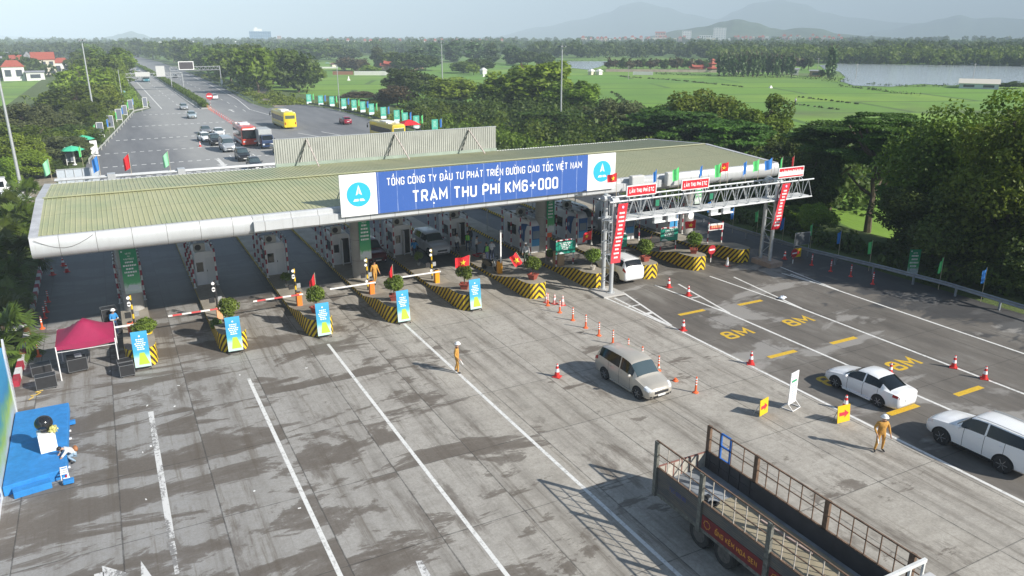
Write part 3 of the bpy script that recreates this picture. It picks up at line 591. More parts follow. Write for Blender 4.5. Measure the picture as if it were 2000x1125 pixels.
def blue_booth(i,dx,y):
    a=thing('blue_booth','blue and white toll booth with tapered front on the %s island'%NTH[i],'toll booth',(ISX[i]+dx,y,.24),group='blue and white toll booths')
    st=[(0,.48,2.3),(.15,.55,2.55),(.5,.64,2.72),(1.2,.7,2.75),(4.4,.7,2.75),(4.8,.6,2.6)]
    b=MB(); b.loft([[(-w,y_,0),(w,y_,0),(w,y_,h-.3),(w-.08,y_,h-.1),(w-.3,y_,h),(-w+.3,y_,h),(-w+.08,y_,h-.1),(-w,y_,h-.3)] for y_,w,h in st]); b.build('booth_shell',boothw,a,smooth=35)
    MB().quad((-.43,-.012,1.12),(.43,-.012,1.12),(.46,-.0,2.28),(-.46,-.0,2.28)).quad((-.43,-.012,1.12),(.43,-.012,1.12),(.43,.0,1.1),(-.43,.0,1.1)).build('front_panel',bl,a)
    MB().box(-.44,-.014,.55,.44,.01,1.12).build('lower_panel',bl2,a)
    MB().box(-.34,-.03,1.2,.34,-.013,1.85).build('front_window',mat('sky_glass',(.22,.28,.33),.1,spec=.9),a)
    for s in(-1,1):
        pts=[(.02,.5),(.05,2.3),(.5,2.42),(1.25,2.3),(1.75,1.95),(1.9,1.5),(1.6,1.15),(1.0,.8)]
        def xw(y_): 
            for q0,q1 in zip(st,st[1:]):
                if y_<=q1[0]: return q0[1]+(q1[1]-q0[1])*(y_-q0[0])/(q1[0]-q0[0])+.014
        b=MB(); c=(.9,1.6); n=len(pts); b.add([(s*xw(p[0]),p[0],p[1]) for p in pts]+[(s*xw(c[0]),c[0],c[1])],[(k,(k+1)%n,n) for k in range(n)]); b.build('side_panel',bl,a)
        MB().box(min(s*.71,s*.72),2.3,1.1,max(s*.71,s*.72),3.9,1.95).build('side_window',glassd,a)
    ac_unit(ISX[i]+dx-.1,y+2.6,2.98,'beige air conditioner on the blue booth of the %s island'%NTH[i])
blue_booth(6,.25,54.5); blue_booth(7,.45,55.1); blue_booth(8,.2,54.4); blue_booth(9,.5,54.4)
# red and white guard posts with banded top rails round the booths
def guard(i,y0,dx=0,h=2.75,n=4,step=1.7):
    a=thing('crash_barrier','red and white guard posts round the booth of the %s island'%NTH[i],'crash barrier',(ISX[i]+dx,y0,.24),group='guard frames round the booths')
    for s in(-1,1):
        for k in range(n):
            b=MB(); b.tube((s*.78,k*step,0),(s*.78,k*step,h),.06,8); b.tube((s*.78,k*step,0),(s*.78,k*step,.03),.12,8); b.build('post',rwz,a)
        MB().path([(s*.78,0,h),(s*.78,.25,h+.12),(s*.78,(n-1)*step,h+.12)],.06,6).build('top_rail',bwy,a)
guard(0,56.5); guard(1,57.7); guard(2,57.8); guard(3,58.2); guard(4,58.6,.15); guard(5,58.8,.15); guard(6,53.9,.1,2.9); guard(7,54.5,.2,2.9); guard(8,53.8,0,2.9); guard(9,53.8,.25,2.9)
for i in range(9):   # equipment hoods behind the booths
    a=thing('lane_camera_hood','dark lane camera box on a bracket above the booth of the %s island'%NTH[i],'camera',(ISX[i]-.2,63,2.9),group='camera hoods')
    MB().box(-.7,-.3,.25,.7,.6,.42).build('hood_plate',dark,a); MB().tube((0,0,-2.6),(0,0,.25),.05,6).build('bracket',steel,a); MB().obox((.45,-.4,.1),(.16,.4,.18),.3).build('camera_body',steel,a)
# barrier machines
oc={0:(.72,.13,.05),1:(.75,.38,.2),2:(.78,.22,.03),3:(.78,.22,.03),4:(.78,.33,.01),5:(.78,.33,.01)}
on={0:'red-orange',1:'pale peach',2:'orange',3:'deep orange',4:'yellow-orange',5:'amber'}
for i in range(6):
    y=(49.1,49.7,50.1,50.3,50.6,50.5)[i]
    a=thing('barrier_gate','%s barrier box with arm %s, on the %s island'%(on[i],'raised upright' if i==5 else 'lowered',NTH[i]),'barrier gate',(ISX[i]+(-.35 if i==0 else -.15),y,.24),group='lane barrier gates')
    MB().box(-.17,-.17,0,.17,.17,1.0).build('housing',mat('barrier_%d'%i,oc[i],.45,vary=.1),a,bevel=.02)
    if i==5: MB().box(-.04,-.22,.9,.06,-.16,3.5).build('arm',white,a)
    else: MB().box(-3.0,-.23,.86,.25,-.18,.96).build('arm',rwx if i in(1,2) else white,a).rotation_euler=(0,0,0)
    MB().tube((0,0,1),(0,0,1.05),.12,10).build('hub_cap',dark,a)
    if i<5:
        p=thing('signal_pole','signal pole with round lamps behind the %s barrier box'%on[i],'signal pole',(ISX[i]-.12,y+1.0,.24),group='lane signal poles')
        MB().tube((0,0,0),(0,0,2.45),.06,8).build('pole',ybz if i not in(1,) else dark,p)
        for z in(2.3,1.95,.75 if i>2 else 1.85): 
            MB().tube((-.12,-.12,z),(-.12,-.2,z),.1,12).build('lamp',white,p)
        MB().box(-.45,.02,.95,-.1,.12,1.3).build('display',dark,p); MB().box(.1,.02,1.0,.35,.12,1.3).build('control_box',steel,p)
# standees in front of the first five noses
t=NT('event_poster',.45); X,Y,Z=t.xyz(t.obj()); n=t.m2('MULTIPLY',t.m2('SUBTRACT',t.noise(t.obj(),4,4),.5),.12)
t.out(t.ramp(t.m2('DIVIDE',t.m2('ADD',Z,n),2.2),[(.04,(.50,.68,.62)),(.30,(.45,.66,.70)),(.40,(.12,.45,.52)),(.46,(.06,.36,.55)),(.75,(.04,.30,.55)),(1,(.06,.36,.62))]))
yg=mat('lime_print',(.42,.62,.05),.5)
for i in range(5):
    a=thing('poster_stand','blue event poster stand at the nose of the %s island'%NTH[i],'poster stand',(ISX[i]+(.0,-.02,.05,.08,.12)[i],44.3,0),group='blue poster stands')
    a.rotation_euler=(-R(6),0,R(-3+i))
    MB().box(-.41,-.02,.16,.41,.02,2.2).build('poster',MT['event_poster'],a)
    b=MB(); b.add([(-.1,-.024,.98),(.14,-.024,.98),(.36,-.024,.3),(-.2,-.024,.3)],[(0,1,2,3)]); b.build('road_print',yg,a)
    b=MB(); b.tube((0,-.022,1.93),(0,-.026,1.93),.05,10); textrows(b,.8,1.12,1.8,6,-.024,3,.7); b.build('poster_text',whitel,a)
    b=MB(); b.bar((-.36,-.05,.14),(.36,-.05,.14),.05); b.bar((-.36,.35,.08),(.36,.35,.08),.05); b.bar((-.36,-.05,.14),(-.36,.35,.08),.04); b.bar((.36,-.05,.14),(.36,.35,.08),.04)
    b.build('stand_frame',black,a)
    for sx in(-1,1):
        for yy in(-.1,.35): MB().tube((sx*.36-.02,yy,.05),(sx*.36+.02,yy,.05),.05,8).build('caster',dark,a)
    for sx in(-1,1): MB().bar((sx*.3,.35,.1),(sx*.3,.03,1.4),.03).build('strut',black,a)
# ---- foliage material and clumps
def leafmat(name,c,hv=.35,tr=.25):
    m=bpy.data.materials.new(name); m.use_nodes=True; n=m.node_tree.nodes; l=m.node_tree.links; b=n['Principled BSDF']; MT[name]=m
    oi=n.new('ShaderNodeObjectInfo'); tcx=n.new('ShaderNodeTexCoord'); nz=n.new('ShaderNodeTexNoise'); nz.inputs['Scale'].default_value=.8; nz.inputs['Detail'].default_value=5; nz.inputs['Roughness'].default_value=.8; l.new(tcx.outputs['Object'],nz.inputs['Vector'])
    r=n.new('ShaderNodeValToRGB'); e=r.color_ramp.elements; e[0].position=.32; e[1].position=.68
    e[0].color=(*[q*(1-hv) for q in c],1); e[1].color=(min(1,c[0]*(1+hv*1.3)),min(1,c[1]*(1+hv*.9)),c[2]*(1+hv*.2),1); l.new(nz.outputs[0],r.inputs[0])
    hs=n.new('ShaderNodeHueSaturation'); mr=n.new('ShaderNodeMapRange'); mr.inputs['To Min'].default_value=.75; mr.inputs['To Max'].default_value=1.25; l.new(oi.outputs['Random'],mr.inputs[0]); l.new(mr.outputs[0],hs.inputs['Value'])
    m2_=n.new('ShaderNodeMapRange'); m2_.inputs['To Min'].default_value=.487; m2_.inputs['To Max'].default_value=.513; l.new(oi.outputs['Random'],m2_.inputs[0]); l.new(m2_.outputs[0],hs.inputs['Hue'])
    l.new(r.outputs[0],hs.inputs['Color']); l.new(hs.outputs[0],b.inputs['Base Color']); b.inputs['Roughness'].default_value=.55; b.inputs['Specular IOR Level'].default_value=.3
    if tr:
        ts=n.new('ShaderNodeBsdfTranslucent'); l.new(hs.outputs[0],ts.inputs[0]); ms=n.new('ShaderNodeMixShader'); ms.inputs[0].default_value=tr; l.new(b.outputs[0],ms.inputs[1]); l.new(ts.outputs[0],ms.inputs[2]); l.new(ms.outputs[0],n['Material Output'].inputs[0])
    return m
def leaf_ball(b,c,r,n,size,rd,flat=1.,shell=.55,asp=1.7):
    for _ in range(n):
        u=rd.uniform(-1,1); a=rd.uniform(0,2*PI); q=math.sqrt(1-u*u); d=Vector((q*math.cos(a),q*math.sin(a),u)); rr=rd.uniform(shell,1)**.7
        p=Vector((c[0]+d.x*r*rr,c[1]+d.y*r*rr,c[2]+d.z*r*rr*flat)); s=size*rd.uniform(.6,1.4)
        nn=(d*.6+Vector((rd.gauss(0,.6),rd.gauss(0,.6),rd.gauss(.35,.6)))).normalized(); t=nn.orthogonal().normalized(); t=(t*math.cos(a*7)+nn.cross(t)*math.sin(a*7)); v=nn.cross(t)
        b.add([p-t*s*asp/2,p+v*s/2,p+t*s*asp/2+nn*s*.12,p-v*s/2],[(0,1,2,3)])
topi=leafmat('topiary_leaf',(.12,.19,.03),.45); brk=mat('bark',(.10,.075,.05),.9,vary=.3); terr=mat('terracotta_pot',(.28,.06,.04),.7,vary=.2); potw=mat('pale_pot',(.5,.47,.42),.7,vary=.1)
def bushmesh(seed,r,n):
    rd=random.Random(seed); b=MB()
    for k in range(16):
        a=rd.uniform(0,6.28); u=rd.uniform(-.6,.9); q=math.sqrt(1-u*u)*r*.55; leaf_ball(b,(q*math.cos(a),q*math.sin(a),u*r*.55),r*rd.uniform(.42,.58),n//16,.085,rd)
    return b.mesh('foliage',topi)
BM=[bushmesh(k,.64,2600) for k in range(3)]
def add_mesh(name,me,parent,loc=(0,0,0),scale=1,rot=0):
    o=bpy.data.objects.new(name,me); COL.objects.link(o); o.parent=parent; o.location=loc; o.scale=(scale,)*3 if not hasattr(scale,'__len__') else scale; o.rotation_euler=(0,0,rot); return o
def potplant(x,y,z,s,label,pot=0,r=1.,group='potted shrubs on the island noses'):
    a=thing('potted_shrub',label,'potted shrub',(x,y,z),rnd.uniform(0,6),group); a.scale=(s,)*3
    b=MB(); 
    if pot==0: b.loft([[(sx*w,sy*w,zz) for sx,sy in((-1,-1),(1,-1),(1,1),(-1,1))] for w,zz in((.2,0),(.29,.36),(.33,.36),(.33,.42),(.27,.42),(.26,.36))])
    else: b.lathe([(.14,0),(.24,.3),(.26,.33),(.2,.33)],12)
    b.build('pot',(terr,potw)[pot],a)
    MB().tube((0,0,.3),(.03,.02,.95),.035,6).path([(0,0,.7),(.2,.1,1.05)],.02,5).build('stem',brk,a)
    add_mesh('foliage',BM[int(x)%3],a,(0,0,1.18),r)
for i in range(9):
    if i==0: continue
    sh=['','very round bushy potted shrub','round shrub by a drooping flag','spreading potted shrub','loose potted shrub','shrub in a red square pot','shrub in a pale pot','shrub beside a folded flag','dark shrub before the last column'][i]
    potplant(ISX[i]+(.05 if i<5 else .1),46.0 if i<5 else 45.7,1.08,1 if i<5 else .97,sh+' on the %s island nose'%NTH[i],pot=1 if i==6 else 0,r=(1,1.0,.95,1,.9,.95,1,1.05,1)[i])
# low plants in front of the booths
for i,(px,py) in enumerate(((425,655),(560,560),(700,540),(818,518),(1075,512))):
    v=G(px,py,.24); potplant(v.x,v.y,.24,.62,'small leafy plant in a white pot on the floor of island %s'%('two','three','four','five','seven')[i],1,.95,'small plants by the booths')
# yellow-wrapped flower pot on the first island
a=thing('potted_shrub','leafy shrub in a yellow-wrapped pot beside the red-orange barrier box','potted shrub',(.35,47.7,.6)); MB().lathe([(.2,0),(.42,.3),(.46,.42),(.3,.4)],14).build('pot',mat('yellow_wrap',(.7,.5,.02),.5,vary=.3,vscale=8),a)
add_mesh('foliage',BM[1],a,(0,0,.72),(1.15,1.1,.8)); b=MB(); leaf_ball(b,(.1,-.3,.5),.3,60,.07,rnd); b.build('blossoms',whitel,a)
# ---- flags
flagred=mat('flag_red',(.62,.012,.02),.6,vary=.12,vscale=3); flagy=mat('flag_yellow',(.85,.6,.03),.6)
def flag(name,label,loc,w,h,m,pole=1.6,star=False,lean=(0,0),dirx=-1,droop=0.,seed=0,group=None,z0=None,back=0):
    a=thing(name,label,'flag',loc,0,group); top=Vector((lean[0],lean[1],pole)); MB().tube((0,0,0),top,.018,5).build('pole',mat('bamboo_pole',(.5,.42,.3),.7),a)
    rd=random.Random(seed); ph=rd.uniform(0,6); ax=top.normalized(); NU,NV=12,7
    def P(u,v,off=0):
        x=dirx*w*u*(1-droop*.75); z=-h*v*(1-.12*u)-w*u*droop*.95+ (.02*math.sin(v*5+ph))
        y=.10*w*math.sin(u*7+ph+v*1.2)*(.3+u)+back*u*w*.5
        base=top-ax*(.02); p=base+ax*(-h*v) if u==0 else base+ax*(-h*v*(1-.12*u))+Vector((x,y,-w*u*droop*.95+.02*math.sin(v*5+ph)))
        return p+Vector((0,off,0))
    b=MB(); b.add([P(i/NU,j/NV) for j in range(NV+1) for i in range(NU+1)],[(j*(NU+1)+i,j*(NU+1)+i+1,(j+1)*(NU+1)+i+1,(j+1)*(NU+1)+i) for j in range(NV) for i in range(NU)])
    b.build('cloth',m,a,smooth=80)
    if star:
        b=MB(); vs=[]
        for k in range(10):
            r=h*(.30 if k%2==0 else .12); t=PI/2+k*PI/5; vs.append((.5+r*math.cos(t)/w*dirx,.5-r*math.sin(t)/h))
        for off in(-.035,.035): b.add([P(.5,.5,off)]+[P(u,v,off) for u,v in vs],[(0,k+1,(k+1)%10+1) for k in range(10)])
        b.build('star',flagy,a)
    return a
FG='red flags on the island noses'
flag('flag','drooping plain red flag beside the shrub on the third island from left',(ISX[2]+.15,46.2,2.3),.75,.85,flagred,1.35,dirx=-1,droop=.75,seed=1,group=FG)
flag('flag','drooping plain red flag above the shrub on the fourth island from left',(ISX[3]+.1,46.2,2.2),.65,.85,flagred,1.3,dirx=-1,droop=.8,seed=2,group=FG)
flag('flag','red flag with yellow star flying left above the fifth island nose',(ISX[4]+.35,46.0,1.9),1.15,.75,flagred,1.55,True,(.15,0),-1,.12,seed=3,group=FG)
flag('flag','red flag with yellow star leaning left beside the red square pot',(ISX[5]-.35,46.0,2.0),.8,1.0,flagred,1.2,True,(-.75,0),-1,.5,seed=4,group=FG)
flag('flag','red flag with yellow star stretched left behind the seventh island shrub',(ISX[6]+.45,46.6,1.9),1.05,.7,flagred,2.0,True,(.1,0),-1,.25,seed=5,group=FG)
flag('flag','folded plain red flag leaning right beside the eighth island shrub',(ISX[7]+.35,45.9,2.0),.5,.6,flagred,1.35,False,(.55,0),-1,.9,seed=6,group=FG)
flag('flag','red flag with yellow star hanging in front of the rightmost column',(ISX[8]+.55,46.2,2.2),1.15,.65,flagred,1.5,True,(0,0),-1,.1,seed=7,group=FG)
# ================= LANE GANTRY =================
gy0,gy1=43.0,44.1; gz0,gz1=5.35,6.75; gx0,gx1=30.3,49.6
gt=thing('lane_gantry','white steel truss gantry over the right lanes carrying red lane signs','gantry',(0,0,0))
wst=mat('white_galvanised',(.50,.52,.53),.4,.25,vary=.1,vscale=5)
for x in(30.5,45.92):
    for y in(gy0+.05,gy1-.05):
        b=MB(); b.tube((x,y,.1),(x,y,gz1+.35),.15,14); b.tube((x,y,.1),(x,y,.16),.3,14); b.build('post',steel if x>40 else wst,gt,smooth=40)
    b=MB(); z=.8; k=0
    while z<5: b.tube((x,gy0+.05,z),(x,gy1-.05,z),.03,5); b.tube((x,gy0+.05 if k%2 else gy1-.05,z),(x,gy1-.05 if k%2 else gy0+.05,z+1),.025,5); z+=1; k+=1
    b.build('post_bracing',wst,gt)
    for z in(5.3,6.8): MB().tube((x-.25,gy0+.05,z),(x+.3,gy0+.05,z),.22,10).tube((x-.25,gy1-.05,z),(x+.3,gy1-.05,z),.22,10).build('clamp',wst,gt)
for y,z in((gy0-.15,gz0),(gy1+.15,gz0),(gy0-.15,gz1),(gy1+.15,gz1)): MB().tube((gx0-.3,y,z),(gx1,y,z),.07,10).build('chord',wst,gt,smooth=40)
b=MB(); n=17; dx=(gx1-gx0)/n
for k in range(n):
    x=gx0+k*dx
    for y in(gy0-.15,gy1+.15):
        b.tube((x,y,gz0),(x+dx/2,y,gz1),.027,5); b.tube((x+dx/2,y,gz1),(x+dx,y,gz0),.027,5); b.tube((x,y,gz0),(x,y,gz1),.022,5)
    b.tube((x,gy0-.15,gz1),(x+dx,gy1+.15,gz1),.03,5); b.tube((x,gy0-.15,gz0),(x,gy1+.15,gz0),.03,5)
b.build('lattice',wst,gt)
MB().box(gx0,gy0-.05,gz0+.03,gx1-.2,gy1+.05,gz0+.09).build('walkway',mat('walkway_grating',(.55,.56,.55),.6,vary=.15,vscale=6),gt)
b=MB(); 
for s in(-.2,.2): b.tube((30.05,42.75+s,2.6),(30.05,42.75+s,6.9),.025,5)
for k in range(14): b.tube((30.05,42.55,2.7+k*.3),(30.05,42.95,2.7+k*.3),.015,4)
for k in range(4):
    z=3.2+k*.8; b.path([(30.05,42.5,z),(29.7,42.4,z),(29.45,42.6,z),(29.45,42.9,z),(29.7,43.1,z),(30.05,43.0,z)],.02,4)
for q in((29.45,42.6),(29.45,42.9),(29.7,42.4)): b.tube((*q,3.2),(*q,5.6),.015,4)
b.build('caged_ladder',wst,gt)
MB().box(29.5,42.4,0,31.3,44.4,.12).build('base_pad',mat('pale_pad',(.42,.41,.39),.8,vary=.1),gt)
MB().box(45.3,42.3,0,46.6,44.4,.4).build('base_pad',mat('pink_tile',(.36,.26,.2),.7,vary=.2,vscale=3),gt)
def antenna(x,k):
    a=thing('lane_antenna','white lane antenna unit under the gantry, %s from left'%ORD[k],'antenna',(x,gy0-.3,gz0-.1),0,'antennas under the gantry')
    MB().obox((0,-.1,-.25),(.95,.3,.12),Matrix.Rotation(R(-12),4,'X')).build('panel',white,a); MB().box(-.35,-.06,-.22,.35,.2,.1).build('bracket',wst,a)
for k,x in enumerate((34.1,35.3,39.3,40.5)): antenna(x,k)
for k,x in enumerate((33.9,38.85)):
    a=thing('lane_signal','small green lit lane signal hung on the gantry below the %s red sign'%('first','second')[k],'signal',(x,gy0-.3,gz1-.35),0,'lane signals on the gantry')
    MB().box(-.22,-.08,-.3,.22,.1,.3).build('housing',dark,a); MB().box(-.16,-.095,-.22,.16,-.08,.22).build('green_face',mat('green_face',(.02,.2,.11),.5),a)
a=thing('loudspeaker_horn','white round horn under the middle of the gantry','loudspeaker',(37.0,gy0-.2,gz0-.2)); MB().tube((0,.1,0),(0,-.25,0),.1,14,.26).build('horn',white,a); MB().bar((0,.1,0),(0,.1,.2),.05).build('bracket',wst,a)
redf=mat('sign_red',(.55,.015,.03),.5,vary=.06)
for k,x in enumerate((32.55,37.35)):
    a=thing('lane_sign','red LÀN THU PHÍ ETC sign board on the gantry, %s of the two legible'%('left','right')[k],'sign',(x,gy0-.25,7.15),0,'red signs on the gantry')
    MB().box(-1.28,-.03,-.12,1.28,.03,.66).build('sign_border',white,a); MB().box(-1.21,-.04,-.05,1.21,-.028,.59).build('sign_face',redf,a)
    put_text('lettering','LÀN THU PHÍ ETC',(0,-.045,.27),.30,whitel,a,weight=.2,width=2.1)
    b=MB(); b.bar((-1,.02,-.45),(-1,.02,0),.05); b.bar((1,.02,-.45),(1,.02,0),.05); b.build('sign_leg',wst,a)
a=thing('lane_sign','rightmost gantry sign, red with its middle glared out to white','sign',(46.9,gy0-.25,7.2),0,'red signs on the gantry')
MB().box(-1.35,-.03,-.1,1.35,.03,.72).build('sign_border',white,a); MB().box(-1.28,-.04,.42,1.28,-.028,.66).build('sign_face',redf,a); MB().box(-1.28,-.04,-.04,1.28,-.028,.06).build('sign_face',redf,a)
put_text('lettering','LÀN THU PHÍ ETC',(0,-.045,.40),.22,whitel,a,weight=.2,width=2)
b=MB(); b.bar((-1,.02,-.45),(-1,.02,0),.05); b.bar((1,.02,-.45),(1,.02,0),.05); b.build('sign_leg',wst,a)
# long hanging red banners
def long_banner(label,top,bot,w,words,seed):
    a=thing('hanging_banner',label,'banner',top,0,'red banners hanging from the gantry'); d=Vector(bot)-Vector(top); N=26; L=d.length
    def P(u,v,o=0): return d*v+Vector(((u-.5)*w*(1-.12*math.sin(v*PI)),.07*math.sin(v*9+seed)*v-o,0))
    b=MB(); b.add([P(i/3,j/N) for j in range(N+1) for i in range(4)],[(j*4+i,j*4+i+1,(j+1)*4+i+1,(j+1)*4+i) for j in range(N) for i in range(3)]); b.build('cloth',redf,a,smooth=60)
    b=MB(); rd=random.Random(seed)
    for k,s in enumerate(words):
        v=.16+k*.068; 
        q=MB(); textrows(q,w*.75,-.13,.13,1,0,seed*40+k,1.0); me=q.mesh('lettering',whitel); o=add_mesh('lettering',me,a,P(.5,v,.03))
    MB().tube(P(.5,.06,.02),P(.5,.06,.035),.1,12).build('emblem',mat('pale_blue_print',(.6,.5,.75),.5),a)
    return a
WW=['TRẠM THU PHÍ','TỪ','NGÀY','1/6/2022','CHỈ','PHỤC VỤ','XE','DÁN THẺ','THU PHÍ','TỰ','ĐỘNG','KHÔNG DỪNG']
long_banner('long red banner hanging from the left gantry post, above the white off-roader',(30.95,42.6,6.65),(30.25,42.3,2.55),.82,WW,1)
long_banner('long red banner slanting down from the right gantry post',(46.4,42.6,6.7),(45.35,42.3,3.2),.85,WW,4)
# flags along the gantry
fgreen=mat('flag_green',(.10,.55,.17),.6,vary=.15,vscale=3); fblue=mat('flag_blue',(.03,.19,.55),.6,vary=.15,vscale=3)
GF='flags along the gantry top'
gf=[(31.15,'r',1),(34.65,'b',2),(36.7,'g',2),(38.9,'b',3),(40.75,'g',3),(41.45,'r',4),(43.3,'b',4),(44.6,'g',4),(46.0,'b',5),(47.1,'g',6),(48.35,'d',7)]
cn={'r':'red','b':'blue','g':'green','d':'dark red'}
for k,(x,c,s) in enumerate(gf):
    flag('flag','%s flag%s on the gantry top, %s flag from left'%(cn[c],' with yellow star' if c=='r' else '',ORD[k]),(x+.3,gy1+.1,gz1),(.85,.5,.75,.5,.8,.95,.6,.85,.95,.4,.4)[k],(.6,.85,.95,.8,1.05,.7,1.05,.9,.85,.85,.8)[k],{'r':flagred,'b':fblue,'g':fgreen,'d':redp}[c],1.75,c=='r',(0,0),-1,(.15,.6,.35,.6,.3,.15,.55,.3,.3,.6,.6)[k],seed=s+k,group=GF)
# ================= NOTICE BOARDS BETWEEN THE RED/WHITE POSTS =================
def notice(label,pl,pr,z,h,kind):
    v0,v1=G(*pl,.24),G(*pr,.24); c=(v0+v1)/2; w=(v1-v0).length; ang=math.atan2(v1.y-v0.y,v1.x-v0.x)
    a=thing('notice_board',label,'notice board',(c.x,c.y,.24),ang,'notice boards between red and white posts')
    for s in(-1,1): MB().tube((s*w/2,0,0),(s*w/2,0,z+h+.1),.055,8).build('post',rwz,a)
    if kind=='green':
        MB().box(-w/2-.1,-.09,z,w/2+.12,-.06,z+h).build('board',mat('board_green',(.01,.25,.17),.5,vary=.15),a)
        b=MB(); textrows(b,w*.8,z+h*.3,z+h*.95,5,-.1,int(pl[0]),.9); b.build('board_text',whitel,a)
        b=MB(); b.quad((-w*.5,-.095,z+.03),(-w*.05,-.095,z+.03),(-w*.25,-.095,z+.2),(-w*.45,-.095,z+.16)); b.build('board_print',mat('pale_print',(.6,.6,.6),.5),a)
        MB().path([(-w/2,0,z+h+.1),(w/2,0,z+h+.1)],.05,6).build('top_rail',stripes('red_white_rail',(.4,.03,.04),(.7,.7,.7),.5,'x') if 'red_white_rail' not in MT else MT['red_white_rail'],a)
    else:
        MB().box(-w/2-.05,-.09,z,w/2+.05,-.05,z+h).build('board',white,a)
        MB().box(-w*.46,-.094,z+h*.14,w*.46,-.091,z+h*.72).build('red_field',redp,a); b=MB(); textrows(b,w*.85,z+h*.1,z+h*.9,1,-.097,5,1.0); b.build('board_text',mat('orange_letter',(.75,.36,.2),.5),a)
notice('large green notice board on red and white posts on the seventh island',(1086,525),(1119,520),1.15,1.0,'green')
notice('green notice board half hidden by the long red banner, eighth island',(1192,517),(1219,512),1.3,1.0,'green')
notice('green notice board with orange tip on the ninth island',(1289,497),(1318,494),1.15,1.0,'green')
notice('white framed notice board with orange words on the rightmost island',(1381,480),(1408,477),1.35,.6,'white')
def round_sign(label,v,h,r,ang=0,group=None):
    a=thing('no_entry_sign',label,'road sign',v,ang,group); MB().tube((0,0,0),(0,0,h),.04,8).build('post',rwz,a)
    MB().tube((0,-.05,h),(0,-.075,h),r,20).build('disc',redp,a); MB().box(-r*.7,-.085,h-r*.15,r*.7,-.076,h+r*.15).build('bar',whitel,a); return a
round_sign('round red no entry sign low on the rightmost island nose',(ISX[8]+.1+1.4,45.2,.3),1.05,.38)
v=G(1548,515); round_sign('round red no entry sign behind the right gantry post',(v.x,v.y,0),.9,.36)
# ================= CONES AND DELINEATORS =================
coner=mat('cone_red',(.62,.035,.03),.45,vary=.12,vscale=5)
def cone(label,v,s=1,group='traffic cones',m=None,first=[None]):
    a=thing('traffic_cone',label,'traffic cone',(v[0],v[1],0),rnd.uniform(0,1.5),group); a.scale=(s,s,s)
    b=MB(); b.box(-.2,-.2,0,.2,.2,.04); b.build('base',coner,a)
    MB().lathe([(.15,.04),(.045,.72),(.02,.74)],14).build('cone_body',m or coner,a,smooth=40)
    MB().lathe([(.112,.30),(.083,.48),(.08,.48)],14).build('white_band',whitel,a,smooth=40); MB().lathe([(.062,.62),(.05,.70)],14).build('white_band',whitel,a)
    return a
CN=[((1088,736),'red cone standing alone left of the silver people carrier'),((1334,645),'red cone on the white line left of the first 8M marking'),((1466,711),'red cone on the white line between the two white panel signs'),((1862,718),'left of two red cones on the far right white line'),((1922,740),'right of two red cones on the far right white line'),((1650,799),'red cone behind the yellow arrow board beside the white saloon'),((1306,561),'red cone just right of the white off-roader under the gantry'),((1344,577),'red cone on the painted wedge right of the white off-roader'),((1532,506),'red cone beside the right gantry post'),((1738,730),'red cone half hidden behind the white saloon')]
for q,l in CN: cone(l,G(*q),(1.05,1.0,1.05,1.0,1.0,1.05,1,1,.9,.9)[CN.index((q,l))])
c=cone('plain white cone in front of the rightmost striped nose',G(1420,519),.95,m=whitel)
for q,l in(((131,531),'left cone of two red cones in the leftmost lane under the roof'),((124,519),'farther red cone in the leftmost lane under the roof'),((103,537),'dull red cone nearest the left kerb under the roof')): cone(l,G(*q),.95)
def delin(label,v,group,h=.85,base=True,m=orange):
    a=thing('lane_delineator',label,'delineator post',(v[0],v[1],0),0,group)
    MB().lathe([(.16,0),(.16,.03),(.06,.1),(.04,h),(.0,h+.01)],12).build('post',m,a,smooth=40)
    for z in(.45,.6,.74): MB().lathe([(.052,z),(.05,z+.07)],12).build('reflective_band',whitel,a)
    return a
DG='orange delineator posts beside the silver car'
ys=[43.0,41.4,39.75,38.2,36.7,35.2,33.65,32.3,30.8,27.7]; k=0
for i,y in enumerate(ys): delin('orange and white delineator post in the row behind the silver car, %s from the island'%ORD[i],(25.25,y),DG,.9)
for i,q in enumerate(((1060,590),(1075,592),(1085,602))): cone('slim faded cone, %s of three clustered at the sixth island nose'%ORD[i],(25.5+i*.35,43.6-i*.5),.95,'faded cones at the island nose',mat('faded_cone',(.68,.32,.28),.5))
v=G(1319,744); a=thing('broken_delineator','orange stub of a broken delineator post in front of the silver car','delineator post',(v.x,v.y,0)); MB().lathe([(.16,0),(.15,.04),(.08,.1),(.07,.16),(.03,.16)],12).build('stub',orange,a); MB().lathe([(.075,.1),(.07,.13)],12).build('white_rim',whitel,a)
for i,q in enumerate(((1585,518),(1622,530),(1661,540),(1704,555))): delin('red and white delineator post near the right guard rail, %s from the gantry'%ORD[i],G(*q),'delineator posts near the right guard rail',.95,m=coner)
for i,q in enumerate(((76,696),(83,642),(88,622),(92,610),(95,590))): delin('orange and white delineator post along the left kerb, %s from the camera'%ORD[i],G(*q),'delineator posts along the left kerb',.85,m=orange if i<2 else coner)
